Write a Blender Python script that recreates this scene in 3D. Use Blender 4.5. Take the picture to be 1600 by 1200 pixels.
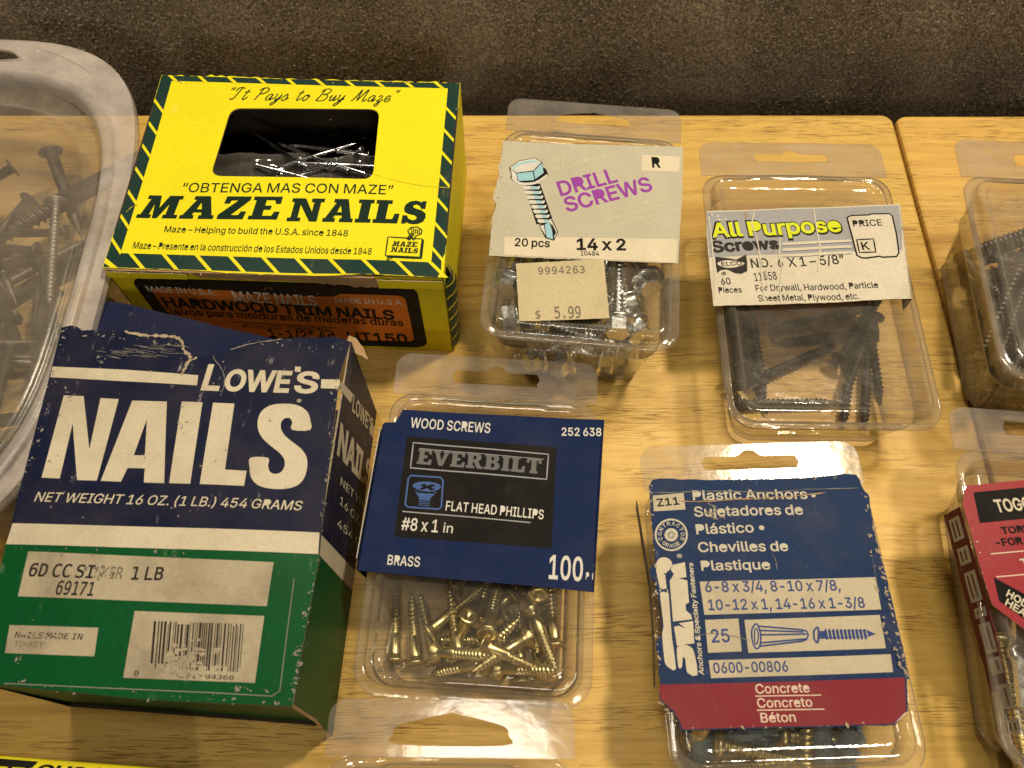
import bpy, math, random
from mathutils import Vector, Matrix
from mathutils.geometry import delaunay_2d_cdt

for o in list(bpy.data.objects):
    bpy.data.objects.remove(o)
S = bpy.context.scene
COL = S.collection
K = 0.01                                     # everything below is in centimetres
R = random.Random(7)

# ------------------------------------------------------------------ camera
FPX, TILT, CH = 1290.0, math.atan(2617 / 1290.0), 30.0
CAM = Vector((0, -CH / math.tan(TILT), CH))
FW = Vector((0, math.cos(TILT), -math.sin(TILT)))
RT = Vector((1, 0, 0))
UP = RT.cross(FW)
cd = bpy.data.cameras.new('camera')
cd.sensor_width = 36.0
cd.lens = 36.0 * FPX / 1600.0
cd.clip_start, cd.clip_end = 0.01, 50
cd.dof.use_dof = True
cd.dof.focus_distance = 0.31
cd.dof.aperture_fstop = 20
co = bpy.data.objects.new('camera', cd)
COL.objects.link(co)
co.location = CAM * K
co.rotation_euler = (math.pi / 2 - TILT, 0, 0)
S.camera = co

# ------------------------------------------------------------------ world, lamps, exposure
W = bpy.data.worlds.new('World')
S.world = W
W.use_nodes = True
wn = W.node_tree.nodes
wl = W.node_tree.links
bg = wn['Background']
tc = wn.new('ShaderNodeTexCoord')
sx = wn.new('ShaderNodeSeparateXYZ')
wl.new(tc.outputs['Generated'], sx.inputs[0])
cr = wn.new('ShaderNodeValToRGB')
cr.color_ramp.elements[0].position = 0.35
cr.color_ramp.elements[0].color = (0.05, 0.035, 0.02, 1)
cr.color_ramp.elements[1].position = 0.95
cr.color_ramp.elements[1].color = (0.62, 0.50, 0.36, 1)
mr = wn.new('ShaderNodeMapRange')
mr.inputs[1].default_value = -1
wl.new(sx.outputs[2], mr.inputs[0])
wl.new(mr.outputs[0], cr.inputs[0])
wl.new(cr.outputs[0], bg.inputs[0])
bg.inputs[1].default_value = 0.13

def lamp(name, loc, target, size, power, col):
    l = bpy.data.lights.new(name, 'AREA')
    l.shape = 'DISK'
    l.size = size
    l.energy = power
    l.color = col
    o = bpy.data.objects.new(name, l)
    COL.objects.link(o)
    o.location = Vector(loc) * K
    d = Vector(target) - Vector(loc)
    o.rotation_euler = d.to_track_quat('-Z', 'Y').to_euler()
    return o

lamp('ceiling_lamp', (43, 30, 100), (6, 4, 0), 0.12, 10.2, (1.0, 0.86, 0.62))
lamp('second_lamp', (-30, 42, 130), (0, 5, 0), 0.15, 3.6, (1.0, 0.86, 0.62))
lamp('overhead_lamp', (-4, -14, 95), (-2, -5, 0), 0.20, 1.8, (1.0, 0.90, 0.74))
lamp('room_lamp', (25, -150, 95), (0, 15, 0), 0.30, 5.0, (1.0, 0.84, 0.60))
S.view_settings.view_transform = 'Standard'
S.view_settings.look = 'None'
S.view_settings.exposure = 0.03
S.render.filter_size = 1.9
S.view_settings.gamma = 1
S.cycles.use_denoising = True
S.cycles.max_bounces = 14
S.cycles.transparent_max_bounces = 48
S.cycles.caustics_reflective = False
S.cycles.caustics_refractive = False

# ------------------------------------------------------------------ projection of measured points
def ray(px, py):
    return FW + RT * ((px - 800) / FPX) - UP * ((py - 600) / FPX)
def at(px, py, z=0.0):
    d = ray(px, py)
    return CAM + d * ((z - CAM.z) / d.z)

# ------------------------------------------------------------------ materials
def srgb(r, g, b):
    f = lambda c: (c / 255 / 12.92) if c / 255 <= 0.04045 else ((c / 255 + 0.055) / 1.055) ** 2.4
    return (f(r), f(g), f(b), 1)

class NT:
    def __init__(s, name):
        s.m = bpy.data.materials.new(name)
        s.m.use_nodes = True
        s.t = s.m.node_tree
        s.n, s.l = s.t.nodes, s.t.links
        s.bs = s.n['Principled BSDF']
        s.out = s.n['Material Output']
        s.tc = s.n.new('ShaderNodeTexCoord')
    def coord(s, scale=(1, 1, 1), loc=(0, 0, 0), rot=(0, 0, 0)):
        m = s.n.new('ShaderNodeMapping')
        m.inputs['Scale'].default_value = scale
        m.inputs['Location'].default_value = loc
        m.inputs['Rotation'].default_value = rot
        s.l.new(s.tc.outputs['Object'], m.inputs[0])
        return m.outputs[0]
    def noise(s, co, scale, detail=3, rough=0.55, dist=0.0):
        n = s.n.new('ShaderNodeTexNoise')
        n.inputs['Scale'].default_value = scale
        n.inputs['Detail'].default_value = detail
        n.inputs['Roughness'].default_value = rough
        n.inputs['Distortion'].default_value = dist
        s.l.new(co, n.inputs['Vector'])
        return n.outputs['Fac']
    def ramp(s, f, stops):
        r = s.n.new('ShaderNodeValToRGB')
        e = r.color_ramp.elements
        while len(e) < len(stops):
            e.new(0.5)
        for i, (p, c) in enumerate(stops):
            e[i].position = p
            e[i].color = c if isinstance(c, tuple) else (c, c, c, 1)
        s.l.new(f, r.inputs[0])
        return r.outputs[0]
    def mix(s, f, a, b, mode='MIX'):
        m = s.n.new('ShaderNodeMix')
        m.data_type = 'RGBA'
        m.blend_type = mode
        for k, v in ((0, f), (6, a), (7, b)):
            if isinstance(v, (int, float)):
                m.inputs[k].default_value = v if k == 0 else (v, v, v, 1)
            elif isinstance(v, tuple):
                m.inputs[k].default_value = v
            else:
                s.l.new(v, m.inputs[k])
        return m.outputs[2]
    def math(s, op, a, b=0.0, c=0.0):
        m = s.n.new('ShaderNodeMath')
        m.operation = op
        for i, v in enumerate((a, b, c)):
            if isinstance(v, (int, float)):
                m.inputs[i].default_value = v
            else:
                s.l.new(v, m.inputs[i])
        return m.outputs[0]
    def bump(s, h, strength, dist, target=None):
        b = s.n.new('ShaderNodeBump')
        b.inputs['Strength'].default_value = strength
        b.inputs['Distance'].default_value = dist
        s.l.new(h, b.inputs['Height'])
        s.l.new(b.outputs[0], (target or s.bs).inputs['Normal'])
        return b.outputs[0]

def paper(name, col, wear=0.0, dirt=0.25, rough=0.55, under=(0.55, 0.50, 0.42, 1), dirtcol=(0.16, 0.12, 0.08, 1), spec=0.16, bump=0.10, coat=0.0):
    t = NT(name)
    c = t.coord((100, 100, 100))
    n1 = t.noise(c, 0.5, 5, 0.65)
    d = t.ramp(n1, [(0.42, 0.0), (0.80, dirt)])
    c1 = t.mix(d, col, dirtcol)
    fine = t.noise(c, 14, 3, 0.6)
    f2 = t.ramp(fine, [(0.3, 0.90), (0.7, 1.06)])
    c2 = t.mix(1.0, c1, f2, 'MULTIPLY')
    if wear > 0:
        sc = t.noise(t.coord((100, 22, 100), rot=(0, 0, 0.5)), 3.2, 5, 0.75)
        big = t.noise(c, 0.9, 3, 0.6)
        s = t.math('MULTIPLY', t.ramp(sc, [(0.60, 0.0), (0.68, 1.0)]), t.ramp(big, [(0.50, 0.0), (0.62, 1.0)]))
        sp = t.noise(c, 5.5, 4, 0.7)
        s2 = t.math('MAXIMUM', s, t.ramp(sp, [(0.715, 0.0), (0.74, 1.0)]))
        c2 = t.mix(t.math('MULTIPLY', s2, wear), c2, under)
    t.l.new(c2, t.bs.inputs['Base Color'])
    t.bs.inputs['Roughness'].default_value = rough
    t.bs.inputs['Specular IOR Level'].default_value = spec
    t.bs.inputs['Coat Weight'].default_value = coat
    t.bs.inputs['Coat Roughness'].default_value = 0.25
    h = t.noise(c, 2.0, 4, 0.6)
    t.bump(h, bump, 0.001)
    return t.m

def clear(name, tint=(0.965, 0.96, 0.95, 1), haze=0.035, hazecol=(0.75, 0.70, 0.62, 1), rough=0.07, gain=1.0, smear=0.05, wav=0.12, dark=0.50):
    t = NT(name)
    t.n.remove(t.bs)
    c = t.coord((100, 100, 100))
    tr = t.n.new('ShaderNodeBsdfTransparent')
    tr.inputs[0].default_value = tint
    gl = t.n.new('ShaderNodeBsdfGlossy')
    gl.inputs['Roughness'].default_value = rough
    gl.inputs['Color'].default_value = (1, 1, 1, 1)
    df = t.n.new('ShaderNodeBsdfDiffuse')
    df.inputs[0].default_value = hazecol
    lw = t.n.new('ShaderNodeLayerWeight')
    fres = t.math('MULTIPLY_ADD', t.math('POWER', lw.outputs['Facing'], 4.0), 0.92, 0.045)
    h = t.noise(c, 1.1, 3, 0.5)
    b = t.n.new('ShaderNodeBump')
    b.inputs['Strength'].default_value = wav
    b.inputs['Distance'].default_value = 0.002
    t.l.new(h, b.inputs['Height'])
    t.l.new(b.outputs[0], gl.inputs['Normal'])
    edge = t.math('POWER', lw.outputs['Facing'], 1.6)
    t.l.new(t.mix(edge, tint, (tint[0] * dark, tint[1] * dark * .97, tint[2] * dark * .92, 1)), tr.inputs[0])
    dn = t.noise(c, 0.7, 5, 0.7)
    sp = t.noise(c, 9, 3, 0.7)
    hz = t.math('ADD', t.ramp(dn, [(0.35, haze * 0.5), (0.75, haze + smear)]), t.math('ADD', t.math('MULTIPLY', edge, 0.24), t.ramp(sp, [(0.70, 0.0), (0.78, 0.25)])))
    m1 = t.n.new('ShaderNodeMixShader')
    t.l.new(hz, m1.inputs[0])
    t.l.new(tr.outputs[0], m1.inputs[1])
    t.l.new(df.outputs[0], m1.inputs[2])
    m2 = t.n.new('ShaderNodeMixShader')
    t.l.new(t.math('MULTIPLY', fres, gain), m2.inputs[0])
    t.l.new(m1.outputs[0], m2.inputs[1])
    t.l.new(gl.outputs[0], m2.inputs[2])
    t.l.new(m2.outputs[0], t.out.inputs[0])
    return t.m

def metal(name, col, rough=0.3, dirt=0.3, dirtcol=(0.03, 0.025, 0.02, 1), metallic=1.0):
    t = NT(name)
    c = t.coord((100, 100, 100))
    n = t.noise(c, 2.5, 4, 0.65)
    t.l.new(t.mix(t.ramp(n, [(0.45, 0.0), (0.75, dirt)]), col, dirtcol), t.bs.inputs['Base Color'])
    t.bs.inputs['Metallic'].default_value = metallic
    t.l.new(t.ramp(t.noise(c, 6, 2), [(0.3, rough * 0.8), (0.7, rough * 1.3)]), t.bs.inputs['Roughness'])
    return t.m

# ------------------------------------------------------------------ mesh builder (world centimetres)
class G:
    def __init__(s):
        s.v, s.f, s.m, s.sm = [], [], [], []
        s.mats = []
    def mi(s, mat):
        if mat not in s.mats:
            s.mats.append(mat)
        return s.mats.index(mat)
    def add(s, pts, faces, mat, smooth=False):
        b = len(s.v)
        s.v += [Vector(p) for p in pts]
        i = s.mi(mat)
        for f in faces:
            s.f.append([b + k for k in f])
            s.m.append(i)
            s.sm.append(smooth)
    def quad(s, a, b, c, d, mat):
        s.add([a, b, c, d], [(0, 1, 2, 3)], mat)
    def loft(s, rings, mat, cap0=False, cap1=False, smooth=True, closed=True):
        n = len(rings[0])
        pts = [p for r in rings for p in r]
        fs = []
        for i in range(len(rings) - 1):
            for j in range(n if closed else n - 1):
                k = (j + 1) % n
                fs.append((i * n + j, i * n + k, (i + 1) * n + k, (i + 1) * n + j))
        s.add(pts, fs, mat, smooth)
        if cap0:
            s.add(rings[0], [tuple(range(n))[::-1]], mat)
        if cap1:
            s.add(rings[-1], [tuple(range(n))], mat)
    def prism(s, polys, pan, w0, w1, mat, side=None):
        """flat sheet with thickness; polys = outline (+ holes) in panel u,v"""
        flat, tri = tess(polys)
        s.add([pan.P(u, v, w1) for u, v in flat], tri, mat, True)
        s.add([pan.P(u, v, w0) for u, v in flat], [t[::-1] for t in tri], side or mat)
        for q in map(dense, polys):
            n = len(q)
            s.add([pan.P(u, v, w0) for u, v in q] + [pan.P(u, v, w1) for u, v in q],
                  [(j, (j + 1) % n, n + (j + 1) % n, n + j) for j in range(n)], side or mat)

GS = 0.3
def dense(q):
    out = []
    for i, a in enumerate(q):
        b = q[(i + 1) % len(q)]
        n = max(1, math.ceil(math.hypot(b[0] - a[0], b[1] - a[1]) / GS))
        out += [(a[0] + (b[0] - a[0]) * k / n, a[1] + (b[1] - a[1]) * k / n) for k in range(n)]
    return out
def densep(q):
    out = []
    for a, b in zip(q[:-1], q[1:]):
        n = max(1, math.ceil((b - a).length / GS))
        out += [a.lerp(b, k / n) for k in range(n)]
    return out + [q[-1]]
def waves(seed, amp, freq=0.5, curl=0.0, w=1.0, l=1.0, bow=0.0):
    r = random.Random(seed)
    ks = [(r.uniform(-1, 1) * freq, r.uniform(-1, 1) * freq, r.uniform(0, 6.28), r.uniform(.5, 1)) for _ in range(5)]
    def f(u, v):
        z = sum(a * math.sin(2 * math.pi * (kx * u + ky * v) + p) for kx, ky, p, a in ks) * amp / 2.2 + amp
        z += bow * max(0, 1 - (u / w) ** 2) * max(0, 1 - (v / l) ** 2)
        return z + curl * (abs(u / w) ** 3) * (abs(v / l) ** 3)
    return f
def tess(polys, mode=None):
    mode = mode or (2 if len(polys) > 1 else 1)
    polys = [dense(q) for q in polys]
    xs = [p[0] for q in polys for p in q]
    ys = [p[1] for q in polys for p in q]
    grid = [Vector((i * GS + 0.0131, j * GS + 0.0173)) for i in range(math.ceil(min(xs) / GS), math.floor(max(xs) / GS) + 1) for j in range(math.ceil(min(ys) / GS), math.floor(max(ys) / GS) + 1)]
    vs, fs = [], []
    for q in polys:
        b = len(vs)
        vs += [Vector((u, v)) for u, v in q]
        fs.append(list(range(b, b + len(q))))
    vs += grid
    r = delaunay_2d_cdt(vs, [], fs, mode, 1e-5)
    tri = []
    for f in r[2]:
        f = list(f)
        a, b, c = (r[0][i] for i in f[:3])
        if (b - a).cross(c - a) < 0:
            f = f[::-1]
        tri.append(tuple(f))
    used = sorted({i for t in tri for i in t})
    mp = {k: i for i, k in enumerate(used)}
    return [(r[0][k].x, r[0][k].y) for k in used], [tuple(mp[i] for i in t) for t in tri]

ROOT = {}
def thing(name, label, cat, loc, rotz=0.0, group=None):
    o = bpy.data.objects.new(name, None)
    o.empty_display_size = 0.01
    COL.objects.link(o)
    o.location = Vector(loc) * K
    o.rotation_euler = (0, 0, rotz)
    o['label'] = label
    o['category'] = cat
    if group:
        o['group'] = group
    ROOT[o.name] = (Matrix.Translation(Vector(loc)) @ Matrix.Rotation(rotz, 4, 'Z')).inverted()
    return o

def obj(name, g, parent=None, label=None):
    me = bpy.data.meshes.new(name)
    o = bpy.data.objects.new(name, me)
    COL.objects.link(o)
    M = Matrix.Identity(4)
    if parent is not None:
        o.parent = parent
        M = ROOT[parent.name]
    ROOT[o.name] = M
    me.from_pydata([(M @ p) * K for p in g.v], [], g.f)
    for m in g.mats:
        me.materials.append(m)
    me.polygons.foreach_set('material_index', g.m)
    me.polygons.foreach_set('use_smooth', g.sm)
    me.update()
    if label:
        o['label'] = label
    return o

# ------------------------------------------------------------------ panels and printing
class Panel:
    def __init__(s, O, ex, ey):
        s.O, s.ex, s.ey = Vector(O), Vector(ex).normalized(), Vector(ey)
        s.n = s.ex.cross(s.ey).normalized()
        s.ey = s.n.cross(s.ex)
        s.warp = None
    def P(s, u, v, w=0.0):
        if s.warp:
            w += s.warp(u, v)
        return s.O + s.ex * u + s.ey * v + s.n * w
    def uv(s, px, py, w=0.0):
        d = ray(px, py)
        O = s.O + s.n * w
        q = CAM + d * ((O - CAM).dot(s.n) / d.dot(s.n)) - s.O
        return (q.dot(s.ex), q.dot(s.ey))
    def U(s, pts):
        return [s.uv(*p) for p in pts]

def flat_panel(tl, tr, br, bl, z):
    """horizontal rectangle fitted to four measured corners"""
    a, b, c, d = (at(*p, z) for p in (tl, tr, br, bl))
    O = (a + b + c + d) / 4
    ey = ((a + b) - (c + d)).normalized()
    ex = ey.cross(Vector((0, 0, 1)))
    w = (((b + c) - (a + d)) / 4).dot(ex)
    l = (((a + b) - (c + d)) / 4).dot(ey)
    return Panel(O, ex, ey), abs(w), abs(l)

def dec(s):
    F = {}
    for ln in s.split('\n'):
        ch, rest = ln[0], ln[1:]
        adv, g = rest.split(':')
        cs = []
        for q in g.split(';'):
            pts = [tuple(float(x) for x in p.split(',')) for p in q.split(' ')]
            if len(pts) > 1 and pts[0] == pts[-1]:
                pts.pop()
            cs.append(pts)
        F[ch] = (float(adv), cs)
    return F

def offset(pts, d):
    n = len(pts)
    out = []
    for i in range(n):
        a, b, c = Vector(pts[i - 1]), Vector(pts[i]), Vector(pts[(i + 1) % n])
        e1, e2 = (b - a), (c - b)
        if e1.length < 1e-6 or e2.length < 1e-6:
            out.append(tuple(b))
            continue
        n1 = Vector((-e1.y, e1.x)).normalized()
        n2 = Vector((-e2.y, e2.x)).normalized()
        m = n1 + n2
        k = m.length_squared
        m = m * (2.0 / k) if k > 0.5 else (n1 + n2) * 2
        out.append((b.x + m.x * d, b.y + m.y * d))
    return out

def area(q):
    return sum(q[i - 1][0] * q[i][1] - q[i][0] * q[i - 1][1] for i in range(len(q))) / 2

SCUFFK = 0.6
class Ink:
    STEP = 0.004
    def __init__(s, pan):
        s.p, s.g = pan, G()
    def uvpoly(s, polys, mat, layer=1):
        w = layer * s.STEP
        flat, tri = tess(polys)
        s.g.add([s.p.P(u, v, w) for u, v in flat], tri, mat, True)
    def pol(s, pts, mat, layer=1, holes=()):
        s.uvpoly([s.p.U(pts)] + [s.p.U(h) for h in holes], mat, layer)
    def line(s, a, b, width, mat, layer=2):
        a, b = Vector(s.p.uv(*a)), Vector(s.p.uv(*b))
        d = (b - a).normalized()
        n = Vector((-d.y, d.x)) * width * 0.5
        s.uvpoly([[tuple(a - n), tuple(b - n), tuple(b + n), tuple(a + n)]], mat, layer)
    def path(s, pts, width, mat, layer=2, close=False):
        """monoline stroke through measured points"""
        q = [Vector(x) for x in s.p.U(pts)]
        s.strip(q, width, mat, layer, close)
    def strip(s, q, width, mat, layer=2, close=False):
        if s.p.warp:
            q = [Vector(p) for p in dense([tuple(v) for v in q])] if close else densep(q)
        n = len(q)
        L, Rr = [], []
        for i in range(n):
            a = q[i - 1] if (i > 0 or close) else q[i]
            b = q[(i + 1) % n] if (i < n - 1 or close) else q[i]
            d = (b - a)
            d = d.normalized() if d.length > 1e-9 else Vector((1, 0))
            m = Vector((-d.y, d.x)) * width * 0.5
            L.append(q[i] + m)
            Rr.append(q[i] - m)
        w = layer * s.STEP
        pts = [s.p.P(v.x, v.y, w) for v in L + Rr]
        fs = [(n + j, n + (j + 1) % n, (j + 1) % n, j) for j in range(n if close else n - 1)]
        s.g.add(pts, fs, mat)
    def txt(s, text, a, b, h, mat, bold=0.0, ital=0.0, font=None, layer=3, track=0.0, skip=0.0):
        """text with its baseline from measured point a to b and cap height h pixels"""
        F = font or SANS
        A, B = Vector(s.p.uv(*a)), Vector(s.p.uv(*b))
        dx, dy = b[0] - a[0], b[1] - a[1]
        ln = math.hypot(dx, dy)
        up = Vector(s.p.uv(a[0] + dy / ln * h, a[1] - dx / ln * h) if abs(dy) > 2 * abs(dx) else s.p.uv(a[0], a[1] - h)) - A
        d = (B - A).normalized()
        nrm = Vector((-d.y, d.x))
        hh = abs(up.dot(nrm))
        x, gl = 0.0, []
        for ch in text:
            if ch == ' ':
                x += 150 + track
                continue
            adv, cs = F.get(ch, F.get(ch.upper(), (300, [])))
            gl.append((x, cs))
            x += adv + track
        x0 = min((ox + p[0] for ox, cs in gl for q in cs for p in q), default=0) - bold
        x1 = max((ox + p[0] for ox, cs in gl for q in cs for p in q), default=1) + bold
        kx = (B - A).length / (x1 - x0)
        ky = hh / CAPH.get(id(F), 509.0)
        for ox, cs in gl:
            if skip and R.random() < skip:
                continue
            polys = []
            for q in cs:
                if bold:
                    q = offset(q, bold)
                polys.append([tuple(A + d * ((ox + px - x0) * kx) + nrm * (py * ky) + d * (py * ky * ital)) for px, py in q])
            # separate islands: outers with the holes they contain
            outs = [q for q in polys if (area(q) < 0)]
            hol = [q for q in polys if area(q) >= 0]
            if not outs:
                outs, hol = polys, []
            for o_ in outs:
                xs = [p[0] for p in o_]
                ys = [p[1] for p in o_]
                mine = [h_ for h_ in hol if min(xs) < h_[0][0] < max(xs) and min(ys) < h_[0][1] < max(ys)]
                s.uvpoly([o_] + mine, mat, layer)
    def fleck(s, px, py, r, mat, layer=4, n=9, ax=1.0, rot=0.0):
        c = Vector(s.p.uv(px, py))
        pts = []
        for i in range(n):
            t = 2 * math.pi * i / n
            k = r * R.uniform(0.35, 1.15)
            x, y = math.cos(t) * k * ax, math.sin(t) * k
            pts.append((c.x + x * math.cos(rot) - y * math.sin(rot), c.y + x * math.sin(rot) + y * math.cos(rot)))
        s.uvpoly([pts], mat, layer)
    def tear(s, pts, width, mat, layer=4):
        """ragged strip of bare board along a rip"""
        q = [Vector(x) for x in smooth(s.p.U(pts), 6)]
        L, Rr = [], []
        for i, p in enumerate(q):
            d = (q[min(i + 1, len(q) - 1)] - q[max(i - 1, 0)])
            d = d.normalized() if d.length > 1e-9 else Vector((1, 0))
            m = Vector((-d.y, d.x))
            k = 0.15 if i in (0, len(q) - 1) else 1.0
            L.append(p + m * width * k * R.uniform(0.05, 0.95))
            Rr.append(p - m * width * k * R.uniform(0.05, 0.95))
        w, n = layer * s.STEP, len(q)
        s.g.add([s.p.P(v.x, v.y, w) for v in L + Rr], [(n + j, n + j + 1, j + 1, j) for j in range(n - 1)], mat)
    def scuffs(s, a, b, n, r, mat, spread=4, layer=5):
        n = int(n * SCUFFK)
        """chipped ink along a worn edge"""
        for i in range(n):
            t = R.random()
            s.fleck(a[0] + (b[0] - a[0]) * t + R.gauss(0, spread), a[1] + (b[1] - a[1]) * t + R.gauss(0, spread), r * R.choice((.25, .35, .45, .6, .9)), mat, layer,
                    8, R.uniform(0.6, 2.6), R.uniform(0, 3.1))
    def done(s, parent, name='printing'):
        return obj(name, s.g, parent)

def rrpts(u0, v0, u1, v1, r, k=5):
    out = []
    for cx, cy, t0 in ((u1 - r, v1 - r, 0), (u0 + r, v1 - r, 90), (u0 + r, v0 + r, 180), (u1 - r, v0 + r, 270)):
        for i in range(k + 1):
            t = math.radians(t0 + 90 * i / k)
            out.append((cx + r * math.cos(t), cy + r * math.sin(t)))
    return out

def roundpoly(pts, r, k=4):
    """round the corners of a polygon given in u,v"""
    out = []
    n = len(pts)
    for i in range(n):
        a, b, c = Vector(pts[i - 1]), Vector(pts[i]), Vector(pts[(i + 1) % n])
        d1, d2 = (a - b), (c - b)
        rr = min(r, d1.length * 0.45, d2.length * 0.45)
        p, q = b + d1.normalized() * rr, b + d2.normalized() * rr
        for j in range(k + 1):
            t = j / k
            out.append(tuple(p * (1 - t) ** 2 + b * 2 * t * (1 - t) + q * t * t))
    return out

def jag(pts, amp, step=0.12, closed=False):
    out = []
    n = len(pts)
    for i in range(n if closed else n - 1):
        a, b = Vector(pts[i]), Vector(pts[(i + 1) % n])
        d = b - a
        m = max(1, int(d.length / step))
        nn = Vector((-d.y, d.x)).normalized() if d.length > 0 else Vector((0, 0))
        for j in range(m):
            k = 0 if j == 0 else R.gauss(0, amp)
            out.append(tuple(a + d * (j / m) + nn * k))
    if not closed:
        out.append(tuple(pts[-1]))
    return out

def smooth(pts, k=5, closed=False):
    """Catmull-Rom through points"""
    q = [Vector(p) for p in pts]
    n = len(q)
    out = []
    for i in range(n if closed else n - 1):
        p0 = q[(i - 1) % n] if (closed or i > 0) else q[i]
        p1, p2 = q[i], q[(i + 1) % n]
        p3 = q[(i + 2) % n] if (closed or i < n - 2) else p2
        for j in range(k):
            t = j / k
            out.append(0.5 * ((2 * p1) + (p2 - p0) * t + (2 * p0 - 5 * p1 + 4 * p2 - p3) * t * t + (3 * p1 - p0 - 3 * p2 + p3) * t ** 3))
    if not closed:
        out.append(q[-1])
    return [tuple(v) for v in out]

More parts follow.
